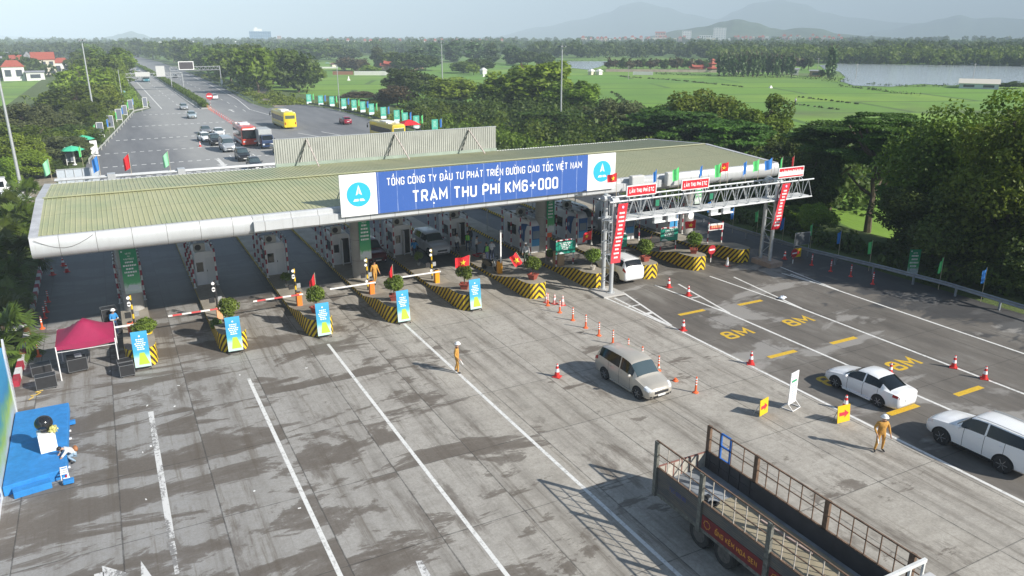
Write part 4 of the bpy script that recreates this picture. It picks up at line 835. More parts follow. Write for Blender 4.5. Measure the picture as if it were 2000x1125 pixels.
# ================= ARROW BOARDS AND WHITE STAND =================
yb=mat('sign_yellow',(.75,.47,.01),.45); arr=mat('arrow_red',(.55,.03,.05),.5)
def arrow_board(label,v,w,h,ang,tilt):
    a=thing('arrow_board',label,'arrow sign',(v[0],v[1],0),ang,'yellow arrow boards'); a.rotation_euler=(tilt,0,ang)
    MB().box(-w/2,-.015,.05,w/2,.015,.05+h).build('board',yb,a); z=.05+h/2
    MB().add([(-w*.38,-.02,z-.09),(.05*w,-.02,z-.09),(.05*w,-.02,z-.2),(w*.4,-.02,z),(.05*w,-.02,z+.2),(.05*w,-.02,z+.09),(-w*.38,-.02,z+.09)],[(0,1,2,3,4,5,6)]).build('arrow',arr,a)
    for s in(-1,1): MB().bar((s*w*.4,.02,.05+h*.8),(s*w*.4,.4,.0),.03).build('leg',steel,a)
v=G(1491,811); arrow_board('yellow board with red arrow left of the white panel stand',v,.72,.82,R(14),-.05)
v=G(1647,826); arrow_board('tilted yellow board with red arrow beside the white saloon and cone',v,.78,.85,R(-4),-.12)
v=G(1556,503); arrow_board('yellow board with red arrow at the far guard rail below a grey panel',v,.8,.75,R(-5),0)
v=G(1545,801)+Vector((.2,.2,0)); a=thing('panel_stand','tall white information panel on a white folding stand','panel stand',(v.x,v.y,0),R(14))
MB().box(-.36,-.02,.25,.36,.02,1.95).build('panel',white,a); b=MB(); b.box(-.26,-.024,1.42,.22,-.021,1.54); b.build('green_title',mat('title_green',(.03,.3,.15),.5),a)
b=MB(); textrows(b,.6,.5,1.35,7,-.024,9,.85); b.tube((-.22,-.021,1.75),(-.22,-.025,1.75),.06,10); b.build('panel_text',mat('print_grey_blue',(.28,.35,.5),.5),a)
b=MB()
for s in(-1,1): b.bar((s*.36,-.3,.03),(s*.36,.32,.03),.035); b.bar((s*.36,-.3,.03),(s*.36,0,.32),.03); b.bar((s*.36,.32,.03),(s*.36,0,.32),.03)
b.bar((-.36,-.3,.03),(.36,-.3,.03),.03); b.bar((-.36,.32,.03),(.36,.32,.03),.03); b.build('stand_frame',white,a)
v=G(1555,470)+Vector((0,0,0)); v=Vector((50.0,43.6,0)); a=thing('solar_panel_board','dark grey panel in a pale frame behind the right gantry post','panel',v,R(-8)); MB().box(-.72,-.02,1.1,.72,.02,2.1).build('panel',mat('panel_dark',(.09,.10,.11),.4),a); b=MB(); 
for p0,p1 in(((-.74,0,.0),(-.74,0,2.12)),((.74,0,0),(.74,0,2.12)),((-.74,0,2.12),(.74,0,2.12)),((-.74,0,1.1),(.74,0,1.1))): b.bar(p0,p1,.04)
b.build('frame',steel,a)
# crumpled plastic on the road
v=G(1527,584); a=MB(); rd=random.Random(2)
a.sph((0,0,.1),(.28,.2,.12),9,6); a.v=[p+Vector((rd.uniform(-.07,.07),rd.uniform(-.07,.07),rd.uniform(-.03,.06))) for p in a.v]; a.v=[Vector((p.x,p.y,max(p.z,.005))) for p in a.v]
o=a.build('plastic_sheet',mat('white_plastic',(.6,.66,.75),.4)); o.location=(v.x,v.y,0); tag(o,'crumpled white plastic bag lying on the lane line right of the gantry','plastic bag')
# ================= GUARD RAILS =================
railm=mat('guard_rail_steel',(.26,.29,.32),.5,.4,vary=.2,vscale=3)
def guard_rail(name,label,pts,h=.72,m=railm,step=4,face=1):
    a=thing(name,label,'guard rail',(pts[0][0],pts[0][1],0)); o=Vector((pts[0][0],pts[0][1],0)); pr=[(-.0,-.16),(.06,-.1),(.0,-.03),(.0,.03),(.06,.1),(0,.16)]
    V=[Vector((x,y,0))-o for x,y in pts]; rg=[]
    for i,p in enumerate(V):
        d=(V[min(i+1,len(V)-1)]-V[max(i-1,0)]).normalized(); nn=Vector((-d.y,d.x,0))*face; rg.append([p+nn*u+Vector((0,0,h-.1+z)) for u,z in pr])
    b=MB(); b.loft(rg,closed=False,caps=False); b.build('rail',m,a)
    L=0; acc=0
    for p,q in zip(V,V[1:]):
        seg=(q-p).length; t=acc
        while t<seg:
            c=p+(q-p)*(t/seg); MB().box(c.x-.06,c.y-.06,-.2,c.x+.06,c.y+.06,h+.02).build('post',m,a); t+=step
        acc=t-seg
    return a
guard_rail('guard_rail','long steel guard rail along the right edge of the plaza',[(51.9,-4),(51.85,15),(51.7,26.5),(51.9,32),(51.4,37),(50.9,40),(50.3,43.5),(50.4,52),(51.6,64),(52.2,80)],.8,step=3.2,face=1)
for i,(q,c) in enumerate((((1996,612),'g'),((1911,590),'b'),((1828,567),'g'),((1692,530),'g'),((1632,508),'b'),((1577,492),'g'),((1527,478),'b'),((1477,462),'g'),((1430,455),'b'),((1385,442),'b'))):
    v=G(*q,.0); flag('flag','%s flag on a pole at the right guard rail, %s from the camera'%(cn[c],ORD[i]),(v.x+.25 if i<6 else v.x,v.y,0),.55,1.05,fgreen if c=='g' else fblue,2.5,False,(0,0),-1,.35+.1*(i%3),seed=i,group='flags along the right guard rail')
v=G(1718,520); a=green_banner('roadside_banner','green banner stand behind the right guard rail, tilted away',(53.2,35.6,.1),.85,2.1,W2,0,rot=R(-25))
# red-white kerb on the left
kb=thing('banded_kerb','long red and white concrete kerb along the left lane','kerb',(0,0,0),group='banded kerbs on the left')
b=MB(); pts=[(-6.9,55.9),(-6.5,56.0),(-6.2,56.6),(-6.12,58),(-6.1,64),(-6.15,80),(-6.1,99)]
b.loft([[(x-.15,y,-.1),(x+.15,y,-.1),(x+.13,y,.3),(x-.13,y,.3)] for x,y in pts]); b.build('kerb_stones',rwy,kb)
kb=thing('banded_kerb','short red and white kerb between the backdrop and the lawn','kerb',(0,0,0),group='banded kerbs on the left')
b=MB(); pts=[(-8.3,54.9),(-6.6,54.75),(-6.25,54.3),(-6.1,53.5),(-6.1,48),(-6.15,45)]
b.loft([[(x-.17,y,-.1),(x+.17,y,-.1),(x+.15,y,.34),(x-.15,y,.34)] for x,y in pts]); b.build('kerb_stones',rwy,kb)
# ================= TENT, STAGE, CASES =================
mg=mat('magenta_canvas',(.30,.015,.07),.65,vary=.12,vscale=2)
a=thing('canopy_tent','magenta pop-up tent with white legs next to the first barrier','tent',(-2.6,46.2,0))
b=MB(); N=10; hw,hd=1.42,1.45
def tz(u,v): 
    r=max(abs(u),abs(v)); return 1.95+.95*(1-r)**1.25-.05*math.sin(PI*abs(u*v)) 
b.add([(hw*(2*i/N-1),hd*(2*j/N-1),tz(2*i/N-1,2*j/N-1)) for j in range(N+1) for i in range(N+1)],[(j*(N+1)+i,j*(N+1)+i+1,(j+1)*(N+1)+i+1,(j+1)*(N+1)+i) for j in range(N) for i in range(N)])
ed=[(-1,-1),(1,-1),(1,1),(-1,1)]
for k in range(4):
    u0,u1=ed[k],ed[(k+1)%4]; n=9
    P=[(hw*(u0[0]+(u1[0]-u0[0])*t/n)*1.005,hd*(u0[1]+(u1[1]-u0[1])*t/n)*1.005) for t in range(n+1)]
    b.add([(x,y,1.95) for x,y in P]+[(x,y,1.70+.05*math.cos(t/n*PI*2)) for t,(x,y) in enumerate(P)],[(t,t+1,n+t+2,n+t+1) for t in range(n)])
b.build('canopy',mg,a,smooth=50)
for sx,sy in ed: MB().tube((sx*hw,sy*hd,0),(sx*hw,sy*hd,1.95),.03,6).build('leg',white,a)
b=MB(); b.bar((-hw,-hd,1.62),(hw,-hd,1.62),.025); b.bar((-hw,-hd,1.62),(-hw,hd,1.62),.025); b.bar((hw,-hd,1.62),(hw,hd,1.62),.025); b.build('frame_bars',white,a)
casem=mat('case_black',(.02,.02,.022),.55,vary=.2); caset=mat('case_top',(.05,.05,.05),.6,vary=.3,vscale=8)
def case(label,v,sx,sy,h,ang=0,stack=0,z=0):
    a=thing('flight_case',label,'flight case',(v[0],v[1],z),ang,'black equipment cases')
    MB().box(-sx/2,-sy/2,.1,sx/2,sy/2,h).build('case_body',casem,a,bevel=.01)
    b=MB(); e=.014
    for x in(-sx/2,sx/2):
        for y in(-sy/2,sy/2): b.bar((x,y,.1),(x,y,h),.018)
        for zz in(.1,h): b.bar((x,-sy/2,zz),(x,sy/2,zz),.018)
    for y in(-sy/2,sy/2):
        for zz in(.1,h): b.bar((-sx/2,y,zz),(sx/2,y,zz),.02)
    b.build('edge_trim',mat('case_trim',(.26,.27,.28),.45,.5),a)
    for x in(-1,1):
        for y in(-1,1): MB().sph((x*sx*.4,y*sy*.4,.05),.05,8,5).build('caster',dark,a)
    return a
v=G(153,727); case('flight case with mixer gear on top under the magenta tent',(v.x,v.y+.25),.95,.6,.8,R(8))
a=thing('sound_mixer','small black and white sound mixer on the flight case under the tent','mixer',(v.x-.1,v.y+.3,.82),R(8),None); MB().box(-.35,-.15,0,-.02,.2,.12).build('deck',dark,a); MB().box(.05,-.12,0,.38,.2,.1).build('mixer_panel',white,a)
v=G(92,762); case('low black case at the left, nearest the backdrop',(v.x,v.y+.3),.95,.55,.75,R(6)); 
v=G(84,735); case('black case behind the low case near the backdrop',(v.x-.05,v.y+.35),.95,.7,.6,R(8))
v=G(250,737); case('black case left of the first poster stand',(v.x,v.y+.25),.72,.5,.7,R(5))
case('black case standing behind the case at the first poster stand',(v.x-.05,v.y+.95),.75,.6,.68,R(5))
v=G(213,655); case('upper of two stacked cases behind the tent',(v.x+.2,v.y+.3),.85,.7,.95,R(8),z=.75); case('lower of two stacked cases behind the tent',(v.x+.35,v.y+.3),.85,.7,.72,R(8))
# stage
stg=mat('blue_carpet',(.02,.20,.52),.9,vary=.18,vscale=3,bump=.4,bscale=60)
sp=thing('stage','low stage covered in blue carpet with a step at its near end','stage',(0,0,0))
q=[(-3.55,40.6),(-3.5,33.7),(-5.75,33.25),(-5.8,40.6)]
MB().prism(q,0,.45).build('platform',stg,sp,bevel=.03); MB().obox((-4.75,33.2,.14),(1.35,.45,.28),R(10)).build('step',stg,sp,bevel=.02)
v=G(90,884,.45); a=thing('pedestal','white square pedestal on the blue stage under a black globe','pedestal',(v.x+.1,v.y+.3,.45),R(8)); MB().box(-.33,-.33,0,.33,.33,.85).build('pedestal_body',mat('bright_white',(.8,.8,.8),.5),a,bevel=.01); MB().box(-.3,-.3,.85,.3,.3,.87).build('top_plate',white,a)
b=MB(); b.sph((v.x+.1,v.y+.3,1.72),(.36,.36,.33),24,16); b.tube((v.x+.1,v.y+.3,1.33),(v.x+.1,v.y+.3,1.45),.18,14); o=b.build('black_globe',mat('black_gloss',(.012,.012,.014),.12,spec=.8),smooth=50); tag(o,'shiny black globe standing on the white pedestal','globe')
b=MB(); leaf_ball(b,(v.x+.42,v.y+.1,1.45),.2,160,.07,rnd,1,.2); o=b.build('bouquet',mat('cream_petals',(.62,.58,.2),.7,vary=.4,vscale=9)); tag(o,'yellow and white bouquet beside the black globe','bouquet')
for k,qq in enumerate(((133,843),(134,858),(131,914),(130,934))):
    v=G(*qq); a=thing('floor_light','small white stand light at the stage edge, %s from the tent'%ORD[k],'stage light',(v.x,v.y,0),R(5),'small lights along the stage'); MB().box(-.13,-.05,.0,.13,.05,.05).build('base',white,a); MB().tube((0,0,.05),(0,0,.16),.035,8).build('lamp',redp,a)
for k,qq in enumerate(((139,830),(135,945))):
    v=G(*qq); a=thing('spotlight','blue stage spotlight on the floor, %s end of the stage'%('far','near')[k],'spotlight',(v.x,v.y,0),0,'blue spotlights'); MB().box(-.2,-.13,.05,.2,.13,.22).build('housing',stg,a,bevel=.03); MB().box(-.1,-.05,0,.1,.05,.07).build('foot',black,a)
v=G(128,940); MBb=MB()
a=thing('folded_rack','small white slatted rack at the near right corner of the stage','rack',(v.x,v.y+.15,0),R(4))
for k in range(4): MBb.bar((-.12,-.3+.18*k,.45),(.12,-.3+.18*k,.45),.05)
for s in(-1,1): MBb.bar((s*.12,-.32,.45),(s*.12,.3,.45),.035); MBb.bar((s*.12,-.32,0),(s*.12,-.32,.45),.03); MBb.bar((s*.12,.3,0),(s*.12,.3,.45),.03)
MBb.build('rack_frame',white,a)
# backdrop: large blue/green printed wall plus a white logo wing
bd=thing('backdrop_wall','tall printed event backdrop wall at the left edge, seen edge-on','backdrop',(0,0,0))
t=NT('backdrop_print',.5); X,Y,Z=t.xyz(t.pos()); n=t.noise(t.pos(),.7,5); f=t.m2('ADD',t.m2('DIVIDE',Z,4),t.m2('MULTIPLY',t.m2('SUBTRACT',n,.5),.5))
t.out(t.ramp(f,[(.1,(.42,.48,.52)),(.3,(.30,.45,.08)),(.42,(.10,.30,.22)),(.55,(.03,.22,.42)),(1,(.04,.35,.62))]))
MB().prism([(-5.78,33.1),(-5.9,33.1),(-6.0,41.2),(-5.86,41.2)],0,3.6).build('printed_wall',MT['backdrop_print'],bd)
wg=mat('logo_wing_white',(.68,.70,.74),.5)
MB().prism([(-5.80,41.2),(-5.9,41.25),(-6.25,44.3),(-6.15,44.25)],0,3.0).build('logo_wing',wg,bd)
MB().prism([(-5.72,29.8),(-5.82,29.8),(-5.9,33.1),(-5.8,33.1)],0,3.2).build('logo_wing',wg,bd)
b=MB(); rd=random.Random(4)
for r in range(9):
    for c in range(6):
        y=41.5+c*.46+(r%2)*.2; z=.25+r*.3; x=-5.80+(y-41.2)*(-.35/3.05)+.012
        if y<44: b.quad((x,y,z),(x-.03,y+.26,z),(x-.03,y+.26,z+.07),(x,y,z+.07))
for r in range(9):
    for c in range(7):
        y=29.95+c*.46; z=.3+r*.32; x=-5.72-(y-29.8)*.0242+.012; b.quad((x,y,z),(x-.006,y+.26,z),(x-.006,y+.26,z+.07),(x,y,z+.07))
b.build('logo_print',mat('print_navy',(.16,.2,.42),.5),bd)
b=MB()
for y in range(30,44,2): b.bar((-6.0 if y<41 else -6.15,y,2.8),(-7.2,y,.0),.05)
b.build('back_braces',steel,bd)
# ================= VEHICLES =================
tyre=mat('tyre',(.018,.018,.019),.75); rim=mat('alloy_rim',(.45,.46,.47),.3,.7); glass=mat('car_glass',(.008,.011,.014),.08,spec=.45); wglass=mat('windscreen_glass',(.05,.075,.085),.06,spec=1.0); lampm=mat('headlamp_glass',(.6,.64,.68),.12,spec=.9); tail=mat('tail_lamp_red',(.35,.01,.015),.2); platem=mat('number_plate',(.7,.7,.68),.5); under=mat('under_body',(.012,.012,.012),.9)  # windscreen base colour is lightened to paint in reflected sky
def paint(name,c,metal=0,rough=.28): return mat('car_paint_'+name,c,rough,metal,vary=.03,vscale=1.5,coat=.5)
# stations: (y from nose, half width, z bottom, z waist, z belt or hood side, half width top, z top, cab)
SP={
'sedan':dict(L=4.43,wb=(.86,3.41),r=.32,st=[(0,.50,.34,.48,.56,.34,.60,0),(.07,.70,.24,.48,.62,.50,.67,0),(.3,.82,.19,.52,.72,.62,.77,0),(.75,.86,.18,.56,.82,.66,.87,0),(1.2,.865,.18,.58,.90,.68,.95,1),(1.95,.865,.18,.6,.96,.64,1.40,1),(2.5,.865,.18,.6,.99,.64,1.475,1),(3.1,.865,.18,.62,1.02,.62,1.42,1),(3.85,.86,.2,.64,1.0,.66,1.07,1),(4.2,.82,.24,.66,.98,.62,1.05,0),(4.38,.74,.3,.66,.94,.55,.99,0),(4.43,.6,.42,.62,.8,.45,.84,0)],side=(1.5,3.4),ws=(1.2,1.95),rw=(3.12,3.85),seam=(1.55,2.45,3.3)),
'mpv':dict(L=4.58,wb=(.85,3.6),r=.33,st=[(0,.5,.36,.5,.62,.36,.68,0),(.06,.72,.26,.5,.68,.52,.76,0),(.3,.84,.2,.54,.80,.64,.88,0),(.75,.875,.2,.58,.92,.68,.98,0),(.98,.88,.2,.62,.99,.70,1.04,1),(1.68,.88,.2,.66,1.07,.68,1.66,1),(2.3,.88,.2,.68,1.12,.69,1.78,1),(3.2,.88,.2,.7,1.17,.68,1.79,1),(4.15,.86,.22,.72,1.22,.64,1.71,1),(4.48,.84,.26,.72,1.08,.62,1.35,1),(4.56,.8,.32,.72,1.02,.6,1.08,0),(4.58,.7,.42,.68,.86,.5,.9,0)],side=(1.35,4.2),ws=(.98,1.68),rw=(4.16,4.48),seam=(1.5,2.4,3.3)),
'suv':dict(L=4.8,wb=(.92,3.66),r=.39,st=[(0,.56,.46,.62,.76,.4,.82,0),(.06,.76,.36,.62,.84,.56,.9,0),(.3,.89,.3,.68,1.0,.72,1.07,0),(.8,.925,.28,.72,1.09,.74,1.15,0),(1.35,.93,.28,.74,1.16,.74,1.2,1),(2.0,.93,.28,.78,1.26,.72,1.78,1),(2.6,.93,.28,.8,1.29,.73,1.87,1),(3.5,.93,.28,.82,1.33,.72,1.87,1),(4.4,.92,.3,.84,1.38,.70,1.81,1),(4.70,.9,.34,.84,1.24,.70,1.36,1),(4.77,.85,.4,.82,1.12,.64,1.18,0),(4.8,.76,.5,.76,.96,.55,1.0,0)],side=(1.65,4.35),ws=(1.35,2.0),rw=(4.4,4.70),seam=(1.85,2.75,3.6)),
'hatch':dict(L=4.3,wb=(.85,3.4),r=.33,st=[(0,.52,.36,.5,.62,.36,.68,0),(.06,.72,.26,.5,.68,.52,.74,0),(.3,.83,.2,.54,.78,.62,.84,0),(.8,.865,.2,.58,.88,.66,.95,0),(1.15,.87,.2,.62,.95,.68,1.0,1),(1.85,.87,.2,.64,.98,.61,1.50,1),(2.4,.87,.2,.66,1.0,.61,1.58,1),(3.2,.87,.2,.68,1.04,.6,1.55,1),(3.75,.86,.22,.7,1.07,.58,1.45,1),(4.15,.84,.26,.72,1.05,.62,1.14,1),(4.27,.8,.32,.72,1.0,.6,1.04,0),(4.3,.7,.42,.68,.86,.5,.9,0)],side=(1.5,3.8),ws=(1.15,1.85),rw=(3.78,4.15),seam=(1.55,2.45,3.25)),
'van':dict(L=5.6,wb=(.95,4.3),r=.34,st=[(0,.6,.4,.6,.85,.45,.92,0),(.06,.8,.3,.6,.95,.62,1.02,0),(.4,.94,.26,.66,1.1,.74,1.2,0),(.75,.97,.26,.7,1.25,.78,1.34,1),(1.45,.98,.26,.74,1.3,.76,2.05,1),(2.1,.98,.26,.76,1.32,.78,2.28,1),(3.5,.98,.26,.76,1.32,.78,2.32,1),(5.2,.98,.28,.76,1.32,.77,2.3,1),(5.5,.95,.3,.76,1.3,.76,2.15,1),(5.57,.92,.36,.76,1.2,.74,1.7,1),(5.6,.85,.5,.76,1.0,.7,1.1,0)],side=(1.15,5.1),ws=(.75,1.45),rw=(5.5,5.57),seam=(1.5,2.5,3.8)),
}
def wheel(par,x,y,r,wd,s,m=None):
    b=MB(); pr=[(r*.62,0),(r*.93,0),(r,.03),(r,wd-.03),(r*.93,wd),(r*.62,wd)]; n=20
    b.loft([[(x-s*h,y+q*math.cos(2*PI*i/n),r+q*math.sin(2*PI*i/n)) for i in range(n)] for q,h in pr]); w=b.build('wheel',tyre,par,smooth=40)
    b=MB(); xo=x-s*.02
    b.tube((xo,y,r),(xo-s*.05,y,r),r*.62,18)
    b.build('hub',under,w)
    b=MB()
    for k in range(6):
        a=k*PI/3; b.bar((xo+s*.012,y+r*.1*math.cos(a),r+r*.1*math.sin(a)),(xo+s*.006,y+r*.62*math.cos(a),r+r*.62*math.sin(a)),r*.17,.02)
    n=20; b.loft([[(xo+s*.01,y+q*math.cos(2*PI*i/n),r+q*math.sin(2*PI*i/n)) for i in range(n)] for q in(r*.56,r*.66)],caps=False); b.tube((xo,y,r),(xo+s*.02,y,r),r*.17,10)
    b.build('rim',m or rim,w); return w
def car(kind,name,label,cat,loc,rot,pm,rails=False,group=None,dark_rear=True,sc_=1,scx=1,lowdet=False,mirror=None,clad=None):
    S=SP[kind]; L=S['L']; st=S['st']; a=thing(name,label,cat,(loc[0],loc[1],0),rot,group); a.scale=(sc_*scx,sc_,sc_)
    # dense interpolation
    ys=sorted(set([s[0] for s in st]+[st[0][0]+(L)*k/34 for k in range(35)]+list(S['side'])+list(S['ws'])+list(S['rw'])+[S['seam'][1]-.04,S['seam'][1]+.04]))
    ys=[y for i,y in enumerate(ys) if i==0 or y-ys[i-1]>.012]
    def ev(y):
        j=max(k for k in range(len(st)) if st[k][0]<=y+1e-6); j=min(j,len(st)-2); p0=st[max(j-1,0)];p1=st[j];p2=st[j+1];p3=st[min(j+2,len(st)-1)]; t=(y-p1[0])/(p2[0]-p1[0]); o=[]
        for k in range(1,7):
            h=p2[0]-p1[0]; m1=(p2[k]-p0[k])/max(p2[0]-p0[0],1e-4)*h if j>0 else (p2[k]-p1[k]); m2=(p3[k]-p1[k])/max(p3[0]-p1[0],1e-4)*h if j+2<len(st) else (p2[k]-p1[k])
            lin=p1[k]+(p2[k]-p1[k])*t; her=(2*t**3-3*t*t+1)*p1[k]+(t**3-2*t*t+t)*m1+(-2*t**3+3*t*t)*p2[k]+(t**3-t*t)*m2; o.append(lin*.45+her*.55)
        return o
    def ring(y):
        w,zb,zw,zs,wt,zt=ev(y)
        h=[(0,zb),(w*.84,zb),(w*.965,zb+.1),(w,zw),(w*.985,zw+(zs-zw)*.55),(w*.95,zs),(wt,zt-.055),(wt*.88,zt-.01),(wt*.45,zt+.015),(0,zt+.022)]
        full=h+[(-x,z) for x,z in h[-2:0:-1]]; return [Vector((x,y-L/2,z)) for x,z in full]
    RG=[ring(y) for y in ys]; n=len(RG[0]); parts={'body':[], 'side_window':[], 'windshield':[], 'rear_window':[],'L':[],'R':[]}
    for j in range(len(ys)-1):
        ym=(ys[j]+ys[j+1])/2
        for i in range(n):
            f=(j*n+i,j*n+(i+1)%n,(j+1)*n+(i+1)%n,(j+1)*n+i); k=i if i<9 else n-1-i   # row index
            c='body'
            if k==5 and S['side'][0]<ym<S['side'][1] and not (S['seam'][1]-.04<ym<S['seam'][1]+.04): c='L' if i<9 else 'R'
            elif k in(6,7,8) and S['ws'][0]+.05<ym<S['ws'][1]-.06: c='windshield'
            elif k in(6,7,8) and S['rw'][0]+.04<ym<S['rw'][1]-.03: c='rear_window'
            parts[c].append(f)
    V=[p for r in RG for p in r]
    def sub(fs,shrink=0):
        ids={};vs=[];o=[]
        for f in fs:
            q=[]
            for i in f:
                if i not in ids: ids[i]=len(vs); vs.append(V[i])
                q.append(ids[i])
            o.append(tuple(q))
        return vs,o
    b=MB(); vs,fs=sub(parts['body']); b.add(vs,fs); b.quad(*RG[0]); b.quad(*RG[-1]); body=b.build('body',pm,a,smooth=42)
    for nm,key in(('side_window','L'),('side_window','R'),('windshield','windshield'),('rear_window','rear_window')):
        vs,fs=sub(parts[key])
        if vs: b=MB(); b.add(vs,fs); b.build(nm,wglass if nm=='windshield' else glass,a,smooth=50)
    r=S['r']; y0=-L/2
    for yw in S['wb']:
        w=ev(yw)[0]
        for s in(-1,1):
            b=MB(); m=22; pr=[(s*(w-.22),r+.075),(s*(w+.006),r+.075)]
            vs=[(x,y0+yw+q*math.cos(PI*i/m),r+q*math.sin(PI*i/m)) for x,q in pr for i in range(m+1)]+[(s*(w+.006),y0+yw-(r+.075),.2),(s*(w+.006),y0+yw+(r+.075),.2)]
            b.add(vs,[(i,i+1,m+1+i+1,m+1+i) for i in range(m)]+[tuple(range(m+1,2*m+2))+(2*m+2,)[:0]]); b.build('wheel_arch',clad or under,a)
            wheel(a,s*(w+.02),y0+yw,r,.21,s)
    def side(y,row): # surface point
        return ring(y)[row]
    w1=ev(.18)
    for s in(-1,1):
        def mir(p): return Vector((p.x*s,p.y,p.z))
        # headlamp: patch of the nose surface, lifted
        def patch(nm,yA,yB,r0,r1,m,off=.006):
            YS=[yA+(yB-yA)*k/4 for k in range(5)]; b=MB(); rg=[]
            for y in YS:
                R_=ring(y); rg.append([mir(R_[k])+Vector((s*off,(-off if yA<L/2 else off),off*.5)) for k in range(r0,r1+1)])
            b.loft(rg,closed=False,caps=False); return b.build(nm,m,a,smooth=60)
        patch('headlight',.045,.42,4,6 if kind!='suv' else 5,lampm); patch('taillight',L-.34,L-.03,4,5,tail)
        if not lowdet:
            for y in S['seam']:
                if y<st[-3][0]: b=MB(); R1=[mir(ring(y-.009)[k])+Vector((s*.003,0,0)) for k in(2,3,4,5)]; R2=[mir(ring(y+.009)[k])+Vector((s*.003,0,0)) for k in(2,3,4,5)]; b.loft([R1,R2],closed=False,caps=False); b.build('door_seam',under,a)
            for y in S['seam'][1:]: 
                p=mir(ring(y-.16)[4]); MB().obox(p+Vector((s*.014,0,.03)),(.03,.15,.03)).build('door_handle',pm,a)
            MB().box(*(sorted((s*(ev(2)[0]-.05),s*(ev(2)[0]+.012)))[0],y0+S['wb'][0]+r+.12,S['st'][3][2]-.0),sorted((s*(ev(2)[0]-.05),s*(ev(2)[0]+.012)))[1],y0+S['wb'][1]-r-.12,S['st'][3][2]+.09).build('sill',under if kind=='suv' else pm,a)
        p=mir(ring(S['side'][0]+.08)[5]); b=MB(); b.sph(p+Vector((s*.16,-.03,.06)),(.12,.06,.085),10,6); b.tube(p,p+Vector((s*.1,-.02,.03)),.025,5); b.build('mirror',mirror or pm,a,smooth=60)
        if rails:
            P=[mir(ring(y)[7])+Vector((0,0,.045)) for y in [S['ws'][1]+.15+k*(S['rw'][0]-S['ws'][1]-.25)/6 for k in range(7)]]; MB().path(P,.018,5).build('roof_rail',steel,a)
    z=st[1][3]; MB().box(-.46,y0-.012,z-.02,.46,y0+.1,z+.13).build('grille',mat('grille_dark',(.05,.05,.055),.35,.5),a,bevel=.02)
    MB().box(-.5,y0-.0,st[0][2]-.06,.5,y0+.12,st[0][2]+.04).build('lower_intake',under,a)
    MB().box(-.24,y0-.03,z-.13,.24,y0-.01,z-.03).build('number_plate',platem,a); MB().box(-.24,-y0+.0,z+.12,.24,-y0+.02,z+.23).build('number_plate',platem,a)
    if not lowdet:
        for s in(-1,1): MB().sph((s*.62,y0+.06,st[0][2]+.0),(.09,.05,.05),8,5).build('fog_lamp',under if kind=='mpv' else lampm,a)
        b=MB()
        for s in(-1,1): b.bar((s*.1,y0+S['ws'][0]+.06,st[4][6]+.05),(s*.62-.1,y0+S['ws'][0]+.12,st[4][6]+.08),.02)
        b.build('wiper',under,a)
    return a
silver=paint('champagne_silver',(.46,.43,.375),.3,.3); whitec=paint('pearl_white',(.78,.79,.80)); blackc=paint('black',(.012,.012,.015)); darkred=paint('dark_red',(.10,.005,.012)); redc=paint('maroon',(.22,.01,.03)); silv2=paint('silver',(.42,.45,.48),.4,.3); bluec=paint('blue_grey',(.08,.14,.22)); greyc=paint('grey',(.22,.23,.24),.3); creamc=paint('cream',(.55,.54,.50))
c=G(1170,733); 
car('mpv','people_carrier','silver people carrier driving towards the camera beside orange posts','car',(22.9,30.0),R(3),silver,sc_=1.0)
car('sedan','saloon_car','white saloon car seen from behind on the first dark lane','car',(33.0,23.4),PI+R(1),whitec)
a=car('suv','off_roader','large white off-roader cut by the right edge of the photo','car',(32.5,16.95),PI+R(1),whitec,rails=True,clad=under)
car('suv','off_roader','white off-roader driving under the gantry beside the long red banner','car',(33.3,46.4),PI,whitec,rails=True)
car('suv','off_roader','white crossover with black roof strips facing the camera beneath the name board','car',(23.35,59.6),R(2),paint('grey_white',(.55,.57,.6)),rails=True,sc_=.97)
car('suv','off_roader','dark red car in shadow behind the second column','car',(17.9,59.8),R(2),darkred,sc_=.95)
FQ='vehicles queuing behind the canopy'
def far(kind,nm,label,q,rot,pm,sc_=1,cat='car',group=FQ): v=G(*q); return car(kind,nm,label,cat,(v.x,v.y+2.0*(1 if rot==0 else .6)),rot,pm,lowdet=True,sc_=sc_,group=group)
far('hatch','hatchback_car','black car just behind the canopy edge, nearest of the queue',(503,333),0,blackc)
far('suv','off_roader','black off-roader in front of the silver van in the queue',(479,316),0,blackc,.95)
far('van','passenger_van','silver passenger van in the middle of the queue',(448,297),0,silv2,1,'van')
far('suv','off_roader','dark people carrier behind the silver van',(424,285),0,blackc,.95)
far('hatch','hatchback_car','white car with its door open behind the dark people carrier',(402,277),R(8),whitec)
a=thing('open_door','open white door of the car at the left of the queue','car door',(0,0,0)); bpy.data.objects.remove(a)
far('sedan','saloon_car','dark-roofed silver saloon at the back of the queue',(405,263),0,greyc)
far('sedan','saloon_car','white pickup-like car beside the red bus in the queue',(431,267),0,whitec)
far('hatch','hatchback_car','light blue-silver car alone on the approach lanes',(377,232),0,paint('ice_blue',(.42,.5,.54),.3))
far('hatch','hatchback_car','silver car arriving beside the end of the median hedge',(361,215),0,silv2)
far('sedan','saloon_car','white car leaving beyond the no entry sign on the right carriageway',(420,194),PI,whitec,group='far vehicles')
far('hatch','hatchback_car','maroon hatchback driving away near the row of green banners',(678,243),PI,redc,group='far vehicles')
far('sedan','saloon_car','black car under the big display gantry',(343,152),PI,blackc,group='far vehicles')
far('hatch','hatchback_car','dark car far up the left carriageway behind a blue van',(252,135),0,blackc,group='far vehicles')
far('van','passenger_van','bright blue van far up the motorway',(249,126),0,paint('bright_blue',(.05,.3,.5)),1,'van','far vehicles')
far('sedan','saloon_car','silver car far up the motorway beside the left gantry',(270,140),0,silv2,group='far vehicles')
